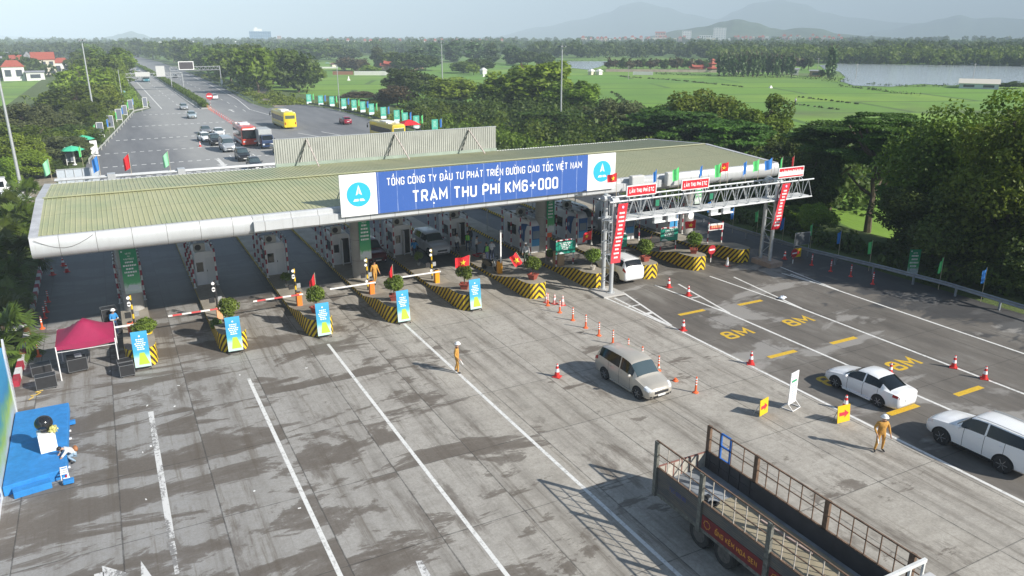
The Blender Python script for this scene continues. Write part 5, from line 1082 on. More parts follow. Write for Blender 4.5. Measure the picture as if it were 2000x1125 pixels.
far('sedan','saloon_car','white car at the edge of the palms behind the lawn',(18,402),R(60),whitec,group='far vehicles')
v=G(1168,463); car('van','passenger_van','white van in the lane behind the left gantry post','van',(v.x,v.y+4),0,whitec,lowdet=True)
# ---- buses
def bus(label,loc,rot,c1,c2,L=10.5,W=2.5,H=3.3,group='buses',band=None,toppod=True):
    a=thing('coach_bus',label,'bus',(loc[0],loc[1],0),rot,group); y0=-L/2
    st=[(0,.86,.5,.94),(.12,.97,.35,.98),(.5,1,.3,1),(L-.4,1,.3,1),(L-.08,.97,.35,.98),(L,.9,.6,.95)]
    b=MB(); rg=[]
    for y,w,zb,h in st:
        w=w*W/2; zt=.2+(H-.2)*h; rg.append([Vector(p) for p in((-w*.9,y0+y,zb),(w*.9,y0+y,zb),(w,y0+y,zb+.15),(w,y0+y,1.35),(w*.97,y0+y,zt-.25),(w*.85,y0+y,zt-.05),(0,y0+y,zt),(-w*.85,y0+y,zt-.05),(-w*.97,y0+y,zt-.25),(-w,y0+y,1.35),(-w,y0+y,zb+.15))])
    b.loft(rg); b.build('body',c1,a,smooth=35)
    W2=W/2+.004
    for s in(-1,1):
        MB().box(min(s*W2,s*(W2-.05)),y0+.6,1.45,max(s*W2,s*(W2-.05)),y0+L-.5,2.45).build('side_window',glass,a)
        b=MB()
        for k in range(1,6): y=y0+.6+k*(L-1.1)/6; b.box(min(s*(W2+.006),s*(W2-.02)),y-.03,1.45,max(s*(W2+.006),s*(W2-.02)),y+.03,2.45)
        b.build('window_bar',under,a)
        for yw in(1.9,L-2.9): wheel(a,s*(W/2+.01),y0+yw,.48,.28,s)
        MB().box(min(s*(W2+.01),s*(W2-.05)),y0+.9,.55,max(s*(W2+.01),s*(W2-.05)),y0+L-.6,.95).build('side_stripe',c2,a)
        b=MB(); b.path([(s*1.1,y0+.05,2.75),(s*1.45,y0-.25,2.6),(s*1.45,y0-.3,2.2)],.04,5); b.box(s*1.45-.1,y0-.36,1.85,s*1.45+.1,y0-.26,2.3); b.build('mirror',dark,a)
        MB().box(s*.85-.2,y0-.02,.75,s*.85+.2,y0+.08,.98).build('headlight',lampm,a); MB().box(s*1.0-.1,-y0-.06,.9,s*1.0+.1,-y0+.02,1.35).build('taillight',tail,a)
    MB().box(-1.12,y0-.012,1.3,1.12,y0+.1,2.75).build('windshield',glass,a,bevel=.02); MB().box(-.95,-y0-.08,2.0,.95,-y0+.02,2.65).build('rear_window',mat('rear_glass_dull',(.10,.12,.08),.2),a,bevel=.02)
    MB().box(-1.0,y0-.02,2.78,1.0,y0+.06,3.0).build('destination_board',c2,a)
    if toppod: MB().box(-.8,-1.2,H-.06,.8,1.6,H+.17).build('roof_unit',white,a,bevel=.05)
    for x in(-.7,.7): MB().box(x-.35,2.4,H-.06,x+.35,3.2,H+.05).build('roof_hatch',white,a)
    return a
v=G(568,252); bus('yellow coach driving away on the right carriageway, seen from behind',(v.x-.2,v.y+5.0),PI+R(2),paint('coach_yellow',(.72,.56,.02)),mat('pale_yellow',(.6,.55,.3),.5))
v=G(503,292); 
bus('red and white bus in the queue, facing the camera',(21.2,139.5),0,paint('bus_red',(.62,.06,.03)),white,9.5)
bus('yellow coach mostly hidden behind the grey rear board',(44.0,131.5),PI+R(4),paint('coach_yellow2',(.66,.5,.05)),white)
bus('teal bus far up the motorway beside the trees',(17.6,352),0,paint('bus_teal',(.05,.2,.26)),white)
# ---- box truck, dropside truck, red-roofed vehicle
def cab(a,y0,pm,W=1.9,H=2.2,L=1.8):
    MB().loft([[(-W/2*w,y0+y,zb),(W/2*w,y0+y,zb),(W/2*w,y0+y,1.25),(W/2*w*k,y0+y,zt),(-W/2*w*k,y0+y,zt),(-W/2*w,y0+y,1.25)] for y,w,zb,zt,k in((0,.94,.45,1.3,.98),(.06,1,.35,1.45,.96),(.45,1,.35,H,.88),(L,1,.4,H,.88))]).build('cab',pm,a,bevel=.04,smooth=30)
    MB().add([(-W*.43,y0+.07,1.47),(W*.43,y0+.07,1.47),(W*.39,y0+.42,H-.1),(-W*.39,y0+.42,H-.1)],[(0,1,2,3)]).build('windshield',glass,a)
    a.children[-1].location=(0,-.03,.02)
    for s in(-1,1):
        MB().box(min(s*W*.5,s*(W*.5-.08)),y0+.55,1.3,max(s*W*.5,s*(W*.5-.08))+.0,y0+1.3,H-.3).build('side_window',glass,a); MB().box(s*.7-.16,y0-.03,.7,s*.7+.16,y0+.04,.92).build('headlight',lampm,a)
        MB().box(s*1.1-.07,y0+.15,1.4,s*1.1+.07,y0+.22,1.75).build('mirror',dark,a)
    MB().box(-.5,y0-.02,.75,.5,y0+.02,.95).build('grille',under,a)
def truck(label,loc,rot,cabm,bodym,kind,L=6.2,W=2.1,H=3.0):
    a=thing('box_truck' if kind=='box' else 'dropside_truck',label,'truck',(loc[0],loc[1],0),rot,'trucks in the queue'); y0=-L/2; cab(a,y0,cabm,W*.93,2.25)
    MB().box(-.4,y0+1.2,.55,.4,-y0,.8).build('chassis',under,a)
    if kind=='box':
        MB().box(-W/2,y0+1.9,.85,W/2,-y0,H).build('cargo_box',bodym,a,bevel=.03)
    else:
        MB().box(-W/2,y0+1.9,.85,W/2,-y0,.98).build('bed_floor',mat('plywood',(.5,.42,.28),.7,vary=.2),a)
        for q in((-W/2,y0+1.9,-W/2+.06,-y0),(W/2-.06,y0+1.9,W/2,-y0)): MB().box(q[0],q[1],.985,q[2],q[3],1.4).build('side_board',bodym,a)
        MB().box(-W/2+.065,-y0-.06,.985,W/2-.065,-y0,1.4).build('tail_board',bodym,a); MB().box(-W/2+.065,y0+1.9,.985,W/2-.065,y0+1.96,1.9).build('headboard',bodym,a)
    for s in(-1,1):
        for yw in(.75,L-1.4): wheel(a,s*W*.5,y0+yw,.38,.24,s)
    return a
v=G(503,296); truck('grey box truck with dark blue cab beside the red bus',(23.3,133.3),0,paint('navy',(.02,.04,.1)),mat('box_grey',(.40,.42,.42),.5,vary=.12),'box')
v=G(535,305); truck('white dropside truck partly hidden by the grey rear board',(24.3,124.0),R(8),whitec,mat('box_white',(.55,.56,.55),.5,vary=.12),'drop',5.6)
v=Vector((-11.6,106,0)); truck('white flat truck parked beyond the palms at the left edge',(-13.8,104.5),R(92),whitec,white,'drop',6.5)
a=thing('red_canopy','red fabric roof glimpsed behind the grey rear board','tent roof',(50.3,137.5,0)); MB().loft([[(-1.8,-1.6,1.9),(1.8,-1.6,1.9),(1.8,1.6,1.9),(-1.8,1.6,1.9)],[(-.9,-.8,2.5),(.9,-.8,2.5),(.9,.8,2.5),(-.9,.8,2.5)],[(-.1,-.1,2.8),(.1,-.1,2.8),(.1,.1,2.8),(-.1,.1,2.8)]]).build('fabric_roof',flagred,a)
for sx in(-1,1):
    for sy in(-1,1): MB().tube((sx*1.7,sy*1.5,0),(sx*1.7,sy*1.5,1.95),.04,6).build('leg',steel,a)
# ---- motorbike near the raised barrier
def motorbike(label,loc,rot):
    a=thing('motorbike',label,'motorbike',loc,rot)
    for y in(-.62,.62):
        b=MB(); n=18; b.loft([[(x,y+q*math.cos(2*PI*i/n),.29+q*math.sin(2*PI*i/n)) for i in range(n)] for x,q in((-.05,.2),(-.05,.27),(0,.29),(.05,.27),(.05,.2))]); b.build('wheel',tyre,a,smooth=50)
    MB().loft([[(-.12,-.1,.35),(.12,-.1,.35),(.1,-.1,.62),(-.1,-.1,.62)],[(-.16,.3,.35),(.16,.3,.35),(.14,.3,.78),(-.14,.3,.78)],[(-.08,.8,.6),(.08,.8,.6),(.07,.8,.86),(-.07,.8,.86)]]).build('body_shell',blackc,a)
    MB().box(-.13,-.15,.72,.13,.62,.84).build('seat',dark,a,bevel=.03)
    b=MB(); b.tube((0,-.6,.29),(0,-.42,1.0),.035,6); b.tube((-.33,-.36,1.05),(.33,-.36,1.05),.02,6); b.build('fork_and_bars',steel,a)
    MB().loft([[(-.16,-.55,.45),(.16,-.55,.45),(.18,-.5,.95),(-.18,-.5,.95)],[(-.18,-.3,.35),(.18,-.3,.35),(.15,-.38,1.02),(-.15,-.38,1.02)]]).build('front_shield',mat('bike_grey',(.25,.26,.27),.4),a)
    MB().box(-.2,.6,.85,.2,.98,1.15).build('top_box',dark,a,bevel=.04)
    for s in(-1,1): MB().tube((s*.28,-.36,1.05),(s*.34,-.36,1.25),.01,4).sph((s*.35,-.36,1.27),(.06,.02,.04),6,4).build('mirror',dark,a)
    return a
motorbike('black motorbike with top box parked behind the raised barrier arm',(25.1,51.6,.24),R(25))
# ================= FOREGROUND TRUCK =================
tr=thing('open_truck','long open-bed truck with rusty side rails in the near right corner','truck',(18.12,20.35,0))
rustm=mat('rusty_frame',(.16,.10,.065),.85,vary=.5,vscale=5,bump=.5,bscale=30); greyside=NT('truck_side_grey',.6); p=greyside.obj(); n=greyside.noise(greyside.map(p,(1,.4,2)),2.2,6,.75); XX,YY,ZZ=greyside.xyz(p)
ln=greyside.m2('LESS_THAN',greyside.m2('FRACT',greyside.m2('MULTIPLY',ZZ,12)),.2); c=greyside.mix(greyside.ramp(n,[(.42,0),(.68,.8)]),(.075,.078,.082),(.17,.14,.105)); c=greyside.mix(greyside.m2('MULTIPLY',ln,.6),c,(.03,.03,.03)); greyside.out(c)
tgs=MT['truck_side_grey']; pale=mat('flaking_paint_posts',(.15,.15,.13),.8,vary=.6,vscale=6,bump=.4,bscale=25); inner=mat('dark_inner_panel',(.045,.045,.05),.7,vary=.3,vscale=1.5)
LT=9.2; hw=1.24; zf=1.28; zb=1.98; zr=3.08; zq=2.55
MB().box(-hw+.05,-LT,zf-.14,hw-.05,-.02,zf).build('bed_floor',NT('bed_floor_mat',.7).out() if 0 else mat('bed_steel_floor',(.24,.26,.28),.6,vary=.35,vscale=1.1),tr)
b=MB(); b.box(-hw+.2,-8.3,zf+.004,hw-.25,-2.2,zf+.03); b.build('plywood_sheets',mat('bed_plywood',(.30,.26,.18),.75,vary=.25,vscale=.9),tr)
b=MB(); b.obox((.55,-4.9,zf+.07),(.07,2.2,.06),.06); b.build('loose_plank',mat('plank',(.42,.32,.28),.8,vary=.2),tr)
b=MB(); rd=random.Random(5)
for k in range(7): b.obox((-.45+rd.uniform(-.25,.25),-2.0+rd.uniform(-.3,.3),zf+.06),(rd.uniform(.1,.3),rd.uniform(.08,.25),.07),rd.uniform(0,3))
b.build('rubbish_heap',dark,tr)
postY=[-.05,-2.6,-5.8,-8.9]
for s in(-1,1):
    X=s*hw
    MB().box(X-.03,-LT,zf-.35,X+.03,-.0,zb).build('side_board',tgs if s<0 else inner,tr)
    for y in postY: MB().box(X-.06+s*.045,y-.09,zf-.55 if s<0 else zf-.2,X+.06+s*.045,y+.09,zr).build('side_post',pale if s<0 else rustm,tr)
    MB().bar((X+s*.02,-LT,zr),(X+s*.02,0,zr),.05,.05).build('top_rail',rustm,tr)
    MB().bar((X+s*.02,-LT,zq),(X+s*.02,0,zq),.03,.03).build('middle_rail',rustm,tr)
    MB().bar((X+s*.02,-LT,zb+.02),(X+s*.02,0,zb+.02),.07,.05).build('lower_rail',rustm,tr)
    for y0,y1,nn in((-.05,-2.6,3),(-2.6,-5.8,5),(-5.8,-8.9,5)):
        for k in range(1,nn+ (1 if s>0 else 1)):
            y=y0+(y1-y0)*k/(nn+1); MB().bar((X+s*.02,y,zb),(X+s*.02,y,zr),.03,.03).build('upright_bar',mat('bright_bar',(.42,.38,.33),.6,vary=.3,vscale=9) if s<0 else rustm,tr)
# blue repaired section of the right rail near the back
b=MB(); x=hw+.025
for p0,p1 in(((x,-.75,zb),(x,-.75,zr+.02)),((x,-1.25,zb),(x,-1.25,zr-.02)),((x,-.75,zr+.0),(x,-1.25,zr)),((x,-.72,zq+.01),(x,-1.3,zq+.01)),((x,-.72,zb+.03),(x,-1.3,zb+.03))): b.bar(p0,p1,.062)
b.build('blue_rail_section',mat('repair_blue',(.02,.12,.42),.5,vary=.15),tr)
b=MB(); x=hw-.045
for k in range(5): b.bar((x,-.25-k*.55,zf),(x,-.25-k*.55,zb),.04)
b.bar((x,-.1,zf+.36),(x,-2.6,zf+.36),.03); b.build('inner_ribs',inner,tr)
MB().box(-hw+.05,-.04,zf-.3,hw-.05,.02,zf+.62).build('tail_board',mat('tail_board_pale',(.40,.38,.33),.75,vary=.4,vscale=2.5),tr)
b=MB()
for x in(-.8,-.4,0,.4,.8): b.box(x-.025,-.05,zf-.3,x+.025,-.041,zf+.62)
b.bar((-hw,-.0,zf+.64),(hw,-.0,zf+.64),.05); b.build('tail_ribs',mat('tail_rust',(.22,.10,.08),.8,vary=.3),tr)
b=MB(); b.bar((-hw-.0,-LT,zf-.42),(-hw,-0.0,zf-.42),.08,.14); b.build('lower_side_rail',pale,tr); MB().bar((hw,-LT,zf-.42),(hw,0,zf-.42),.08,.14).build('lower_side_rail',pale,tr)
# red side panels with gold letters
mr_=mat('maroon_panel',(.16,.012,.015),.55,vary=.25,vscale=3); gold=mat('gold_letter',(.62,.28,.03),.5)
for y0,y1 in((-2.74,-5.68),(-5.94,-8.8)):
    MB().box(-hw-.05,y1,zf-.34,-hw-.031,y0,zf+.22).build('advert_panel',mr_,tr)
    me=lettering('ỐNG KẼM HOA SEN',.20,weight=.17,width=2.0); me.transform(Matrix.Rotation(-PI/2,4,'Z')@Matrix.Rotation(PI/2,4,'X')); me.materials.append(gold); o=add_mesh('lettering',me,tr,(-hw-.054,(y0+y1)/2-.22,zf-.07))
    b=MB(); n=28
    P=[(-hw-.056,y0-.28+(.15+.018*math.cos(8*2*PI*i/n))*math.cos(2*PI*i/n),zf-.06+(.15+.018*math.cos(8*2*PI*i/n))*math.sin(2*PI*i/n)) for i in range(n+1)]; b.path(P,.011,4); b.build('flower_emblem',gold,tr)
me=lettering('72C-033.80',.17,weight=.2,width=.95); me.transform(Matrix.Rotation(-PI/2,4,'Z')@Matrix.Rotation(PI/2,4,'X')); me.materials.append(mat('faded_blue_letter',(.05,.06,.2),.7)); add_mesh('lettering',me,tr,(-hw-.036,-1.35,zf+.22))
for s in(-1,1): MB().bar((s*.45,-LT-2,.85),(s*.45,-.3,.85),.1,.25).build('chassis_beam',under,tr)
for k in range(8): MB().bar((-hw,-.6-k*1.15,zf-.2),(hw,-.6-k*1.15,zf-.2),.07,.09).build('cross_member',rustm,tr)
ht=mat('dusty_tyre',(.04,.037,.034),.9,vary=.4,vscale=6); dr=mat('dusty_rim',(.10,.09,.08),.8,vary=.4,vscale=8)
for y in(-2.55,-3.85,-7.6,-8.9):
    for s in(-1,1):
        b=MB(); r=.52; n=24; b.loft([[(s*(hw-.02-h),y+q*math.cos(2*PI*i/n),r+q*math.sin(2*PI*i/n)) for i in range(n)] for q,h in((.30,.03),(.46,0),(r,.05),(r,.24),(.48,.28),(.48,.32),(r,.36),(r,.55),(.4,.6))]); w_=b.build('wheel',ht,tr,smooth=40)
        b=MB(); b.loft([[(s*(hw-.02-h),y+q*math.cos(2*PI*i/n),r+q*math.sin(2*PI*i/n)) for i in range(n)] for q,h in((.31,.02),(.28,.05),(.24,.14),(.12,.15),(.11,.04),(.0001,.03))]); b.build('rim',dr,w_,smooth=40)
for s in(-1,1):
    b=MB(); b.extx([(-1.75,.75),(-1.78,1.0),(-2.0,1.12),(-4.5,1.12),(-4.6,1.06),(-2.05,1.06),(-1.84,.96),(-1.82,.75)],s*(hw-.6),s*(hw-.02)); b.build('mudguard',tgs,tr)
MB().box(-hw+.1,-.35,.62,hw-.1,-.27,.74).build('rear_bumper',rustm,tr)
for s in(-1,1): MB().box(s*.85-.2,-.28,.78,s*.85+.2,-.24,.9).build('taillight',tail,tr)
# white headboard between bed and cab, then the cab (outside the frame)
hb_=mat('white_headboard',(.62,.63,.62),.5,vary=.15,vscale=3); b=MB()
for x in(-1.24,-.62,0,.62,1.24): b.bar((x,-LT-.08,zf),(x,-LT-.08,zr+.05),.07)
for z in(1.5,1.98,2.5,3.12): b.bar((-1.3,-LT-.08,z),(1.3,-LT-.08,z),.09,.12)
b.build('headboard_frame',hb_,tr); MB().box(-1.2,-LT-.13,zf,1.2,-LT-.10,2.6).build('headboard_panel',hb_,tr)
MB().loft([[(-1.2,y,.6),(1.2,y,.6),(1.22,y,1.7),(1.12,y,zt),(-1.12,y,zt),(-1.22,y,1.7)] for y,zt in((-LT-2.35,1.8),(-LT-2.25,2.0),(-LT-1.95,2.95),(-LT-.35,3.0))]).build('cab',mat('cab_paint',(.5,.5,.5),.4,vary=.1),tr,bevel=.05)
MB().add([(-1.05,-LT-2.28,2.0),(1.05,-LT-2.28,2.0),(.98,-LT-2.0,2.85),(-.98,-LT-2.0,2.85)],[(0,1,2,3)]).build('windshield',glass,tr)
# ================= PEOPLE =================
skin=mat('skin',(.42,.24,.16),.6); hairm=mat('black_hair',(.012,.01,.01),.6); shoe=mat('black_shoe',(.015,.014,.014),.6)
def cloth(n,c): return mat('cloth_'+n,c,.85,vary=.25,vscale=9,bump=.3,bscale=30)
POSE={'stand':{}, 'arm':{'eR':(-.30,-.10,1.17),'wR':(-.24,-.32,1.12),'hR':(-.22,-.40,1.10)},
'phone':{'eL':(.24,-.06,1.14),'wL':(.08,-.26,1.16),'hL':(.04,-.32,1.2),'eR':(-.24,-.06,1.14),'wR':(-.08,-.26,1.14),'hR':(-.04,-.33,1.18),'hd':(0,-.06,1.66),'hb':(0,-.03,1.56)},
'walk':{'kR':(-.1,-.12,.5),'aR':(-.1,-.1,.1),'tR':(-.11,-.27,.04),'kL':(.1,.03,.5),'aL':(.1,.2,.12),'tL':(.11,.06,.03),'wR':(-.25,.06,.9),'hR':(-.25,.05,.81),'wL':(.25,-.16,.93),'hL':(.25,-.2,.85)},
'ease':{'kR':(-.13,-.05,.5),'aR':(-.17,-.01,.09),'tR':(-.22,-.16,.04),'kL':(.12,-.02,.5),'aL':(.13,.04,.09),'tL':(.18,-.12,.04),'eR':(-.27,.05,1.15),'wR':(-.24,-.12,.95),'hR':(-.22,-.18,.87),'eL':(.28,.02,1.15),'wL':(.30,-.08,.93),'hL':(.31,-.12,.84),'hd':(.01,-.04,1.67)},'walk2':{'kR':(-.1,-.06,.5),'aR':(-.1,-.04,.09),'tR':(-.12,-.2,.04),'kL':(.11,.0,.5),'aL':(.13,.12,.10),'tL':(.15,-.03,.04),'eR':(-.25,.06,1.15),'wR':(-.22,-.1,.96),'hR':(-.2,-.16,.88),'wL':(.27,.0,.91),'hL':(.27,-.02,.82),'hd':(.0,-.05,1.67)},
'crouch':{'pe':(0,.1,.42),'sp':(0,-.02,.58),'ch':(0,-.20,.70),'nk':(0,-.30,.78),'hb':(0,-.38,.80),'hd':(0,-.48,.82),'sR':(-.16,-.22,.72),'sL':(.16,-.22,.72),'eR':(-.22,-.42,.52),'eL':(.2,-.44,.52),'wR':(-.16,-.58,.34),'wL':(.14,-.6,.3),'hR':(-.14,-.64,.26),'hL':(.12,-.66,.22),'pR':(-.1,.08,.40),'pL':(.1,.08,.40),'kR':(-.16,-.28,.46),'kL':(.14,-.24,.42),'aR':(-.14,-.02,.09),'aL':(.13,.02,.09),'tR':(-.15,-.2,.04),'tL':(.14,-.16,.04)}}
BASE={'pe':(0,0,.96),'sp':(0,.01,1.16),'ch':(0,.01,1.36),'nk':(0,.01,1.49),'hb':(0,-.01,1.56),'hd':(0,-.015,1.68),'sR':(-.17,.01,1.42),'sL':(.17,.01,1.42),'eR':(-.24,.03,1.14),'eL':(.24,.03,1.14),'wR':(-.25,-.05,.91),'wL':(.25,-.05,.91),'hR':(-.25,-.08,.82),'hL':(.25,-.08,.82),'pR':(-.09,0,.92),'pL':(.09,0,.92),'kR':(-.11,-.02,.5),'kL':(.11,-.02,.5),'aR':(-.12,.03,.09),'aL':(.12,.03,.09),'tR':(-.14,-.13,.04),'tL':(.14,-.13,.04)}
RAD={'pe':.145,'sp':.125,'ch':.15,'nk':.06,'hb':.07,'hd':.1,'s':.075,'e':.052,'w':.036,'h':.034,'p':.095,'k':.062,'a':.043,'t':.036}
ED=[('pe','sp'),('sp','ch'),('ch','nk'),('nk','hb'),('hb','hd'),('ch','sR'),('sR','eR'),('eR','wR'),('wR','hR'),('ch','sL'),('sL','eL'),('eL','wL'),('wL','hL'),('pe','pR'),('pR','kR'),('kR','aR'),('aR','tR'),('pe','pL'),('pL','kL'),('kL','aL'),('aL','tL')]
def part_of(e):
    a,b=e
    if 'hd' in e or e==('nk','hb') or b=='F': return 'skin'
    if b in('hR','hL'): return 'skin'
    if b in('wR','wL'): return 'fore'
    if b[0]=='t': return 'shoe'
    if b in('kR','kL','aR','aL','pR','pL'): return 'leg'
    return 'top'
PM={}
def body_mesh(pose,mats):
    J={k:Vector(POSE[pose].get(k,v)) for k,v in BASE.items()}; names=list(J); vs=[J[k] for k in names]; rad=[RAD.get(k,RAD.get(k[0])) for k in names]; es=[(names.index(a),names.index(b)) for a,b in ED]; seg=[(J[a],J[b],part_of((a,b))) for a,b in ED]
    n=len(vs); vs.append(J['hd']+Vector((0,-.095,-.015))); rad.append(.018); es.append((names.index('hd'),n))      # nose
    for s in 'RL':
        d=(J['h'+s]-J['w'+s]).normalized(); side=Vector((1,0,0)); f=d.cross(side).normalized()
        for k,(off,ln) in enumerate(((-.030,.075),(-.011,.088),(.011,.082),(.030,.066))):
            i=len(vs); vs.append(J['h'+s]+f*off+d*.035); vs.append(J['h'+s]+f*off*1.1+d*(.035+ln*.5)); vs.append(J['h'+s]+f*off*1.1+d*(.035+ln*.9)+Vector((0,-.02,0))); rad+=[.011,.0095,.008]
            es+=[(names.index('h'+s),i),(i,i+1),(i+1,i+2)]; seg.append((vs[i],vs[i+2],'skin'))
        i=len(vs); vs.append(J['h'+s]+Vector((0,-.045,0))+d*.0); vs.append(J['h'+s]+Vector((0,-.06,0))+d*.035); rad+=[.012,.010]; es+=[(names.index('h'+s),i),(i,i+1)]; seg.append((vs[i],vs[i+1],'skin'))
    me=bpy.data.meshes.new('p'); me.from_pydata(vs,es,[]); o=bpy.data.objects.new('p',me); COL.objects.link(o)
    o.modifiers.new('s','SKIN').use_smooth_shade=True; sv=me.skin_vertices[0].data
    for i,r in enumerate(rad): sv[i].radius=(r,r); sv[i].use_root=(i==0)
    sv[names.index('hd')].radius=(.088,.105); sv[names.index('ch')].radius=(.17,.115); sv[names.index('pe')].radius=(.15,.12)
    s=o.modifiers.new('b','SUBSURF'); s.levels=1; s.render_levels=1
    dg=bpy.context.evaluated_depsgraph_get(); m=bpy.data.meshes.new_from_object(o.evaluated_get(dg)); bpy.data.objects.remove(o)
    sl=['skin','top','fore','leg','shoe']; m.materials.clear()
    for k in sl: m.materials.append(mats[k])
    for p in m.polygons:
        c=p.center; best=1e9
        for a,b,k in seg:
            ab=b-a; t=max(0,min(1,(c-a).dot(ab)/ab.length_squared)); d=(c-a-ab*t).length
            if d<best: best=d; kk=k
        p.material_index=sl.index(kk); p.use_smooth=True
    return m,J
def person(label,loc,rot,pose,top,leg,fore=None,hat=None,vest=None,hair='short',group=None,sc_=1.0,extra=None):
    a=thing('person',label,'person',loc,rot,group); a.scale=(sc_*(1.14 if top.name=='cloth_ochre' else 1.04),sc_*(1.14 if top.name=='cloth_ochre' else 1.04),sc_)
    key=(pose,top.name,leg.name,(fore or skin).name)
    if key not in PM: PM[key]=body_mesh(pose,{'skin':skin,'top':top,'fore':fore or skin,'leg':leg,'shoe':shoe})
    m,J=PM[key]; add_mesh('body',m,a); h=J['hd']; 
    if hair: 
        b=MB(); b.sph(h+Vector((0,.02,.03)),(.088,.1,.09),12,8); 
        if hair=='long': b.sph(h+Vector((0,.09,-.05)),(.07,.05,.12),10,6)
        b.build('hair',hairm,a,smooth=60)
    b=MB()
    for s in(-1,1): b.sph(h+Vector((s*.035,-.088,.01)),(.013,.008,.008),6,4)
    b.add([h+Vector(q) for q in((-.025,-.094,-.05),(.025,-.094,-.05),(.02,-.09,-.06),(-.02,-.09,-.06))],[(0,1,2,3)]); b.build('face_features',hairm,a)
    if hat: 
        b=MB(); b.lathe([(.155,0),(.15,.015),(.12,.02),(.115,.07),(.085,.115),(.03,.135)],16,h+Vector((0,.0,.045))); b.build('helmet' if hat[1] else 'cap',hat[0],a,smooth=50)
    if vest:
        c=J['ch']; b=MB(); b.loft([[(w*math.cos(2*PI*i/14),c.y+d*math.sin(2*PI*i/14),z) for i in range(14)] for w,d,z in((.19,.145,J['pe'].z+.06),(.185,.14,J['sp'].z),(.21,.15,J['ch'].z),(.16,.11,J['ch'].z+.1))],caps=False); v_=b.build('vest',vest[0],a,smooth=60)
        b=MB()
        for s in(-1,1): b.bar((s*.09,c.y-.155,J['pe'].z+.08),(s*.08,c.y-.14,J['ch'].z+.09),.035,.01); b.bar((s*.09,c.y+.155,J['pe'].z+.08),(s*.08,c.y+.145,J['ch'].z+.09),.035,.01)
        b.build('reflective_strip',vest[1],v_)
    if extra=='baton': MB().tube(J['hR']+Vector((0,-.03,-.02)),J['hR']+Vector((0,-.16,-.28)),.018,6).build('baton',white,a)
    return a
oc_=cloth('ochre',(.52,.27,.055)); wh=cloth('white',(.62,.63,.64)); dk=cloth('dark',(.03,.032,.04)); nv=cloth('navy',(.02,.03,.07)); bl_=cloth('blue',(.03,.22,.5)); rd_=cloth('wine',(.2,.02,.03)); jean=cloth('pale_jeans',(.25,.35,.45)); grn_=cloth('olive',(.06,.09,.05)); hiv=mat('hi_vis_green',(.12,.55,.08),.6); hiy=mat('hi_vis_yellow',(.65,.75,.06),.5); helm=mat('helmet_white',(.78,.78,.78),.3)
v=G(893,728); person('worker in ochre overalls and white helmet standing on the white lane line',(v.x,v.y,0),R(60),'walk2',oc_,oc_,oc_,(helm,1),extra='baton')
v=G(1716,881); person('worker in ochre overalls and white helmet between the open truck and white off-roader',(v.x,v.y,0),R(-30),'ease',oc_,oc_,oc_,(helm,1),extra='baton')
v=G(733,555,.24); person('bareheaded worker in ochre overalls beside the second column',(v.x,v.y,.24),R(10),'walk',oc_,oc_,oc_)
v=G(810,507); person('man in blue vest and pale cap at the fifth island booth',(v.x,v.y,0),R(160),'arm',bl_,dk,wh,(white,0))
v=G(692,518,.24); person('person in white top and wine trousers beside the second column booth',(v.x,v.y,.24),R(40),'stand',wh,rd_,skin)
v=G(893,495,.24); person('man in white shirt at the door of the sixth island booth',(v.x,v.y,.24),R(120),'stand',wh,nv,wh)
v=G(906,490,.24); person('man in green hi-vis vest at the door of the sixth island booth',(v.x+.2,v.y-.4,.24),R(150),'stand',dk,nv,dk,vest=(hiv,hiy))
v=G(918,482); person('person in dark clothes right of the sixth island booth',(v.x,v.y,0),R(-60),'stand',dk,dk,dk)
v=G(931,500); person('man in white shirt looking at a phone, right of the booth group',(v.x,v.y,0),R(60),'phone',wh,dk,skin)
v=G(944,521,.0); person('man in green hi-vis vest standing by the motorbike',(v.x+.3,v.y,.24),R(200),'stand',nv,nv,dk,vest=(hiv,hiy))
v=G(954,517,.0); person('man in white shirt and pale cap beside the motorbike',(v.x+.3,v.y,.24),R(170),'arm',wh,nv,wh,(mat('cap_teal',(.1,.35,.32),.6),0))
v=G(1036,520,.24); person('man in white helmet and pale shirt behind the sixth island shrub',(v.x+.4,v.y+1.5,.0),R(-30),'stand',wh,grn_,wh,(helm,1))
v=G(236,668); person('man in blue and white helmet gear behind the red-orange barrier box',(v.x-.2,v.y+1.2,0),R(30),'phone',bl_,nv,wh,(helm,1))
v=G(143,908); a=person('woman in white shirt and pale jeans squatting at the edge of the blue stage',(v.x+.05,v.y+.25,0),R(-75),'crouch',wh,jean,skin,hair='long')
b=MB(); b.sph((0,.12,.62),(.17,.1,.14),12,8); b.build('backpack',mat('tan_leather',(.32,.13,.05),.6),a,smooth=60)
v=G(1553,205,-.5); person('farmer in pale clothes alone in the green rice field',(v.x,v.y,-.5),0,'walk',mat('farmer_cloth',(.3,.33,.38),.8),dk,skin,(mat('straw_hat',(.5,.42,.25),.8),0),sc_=1.1)
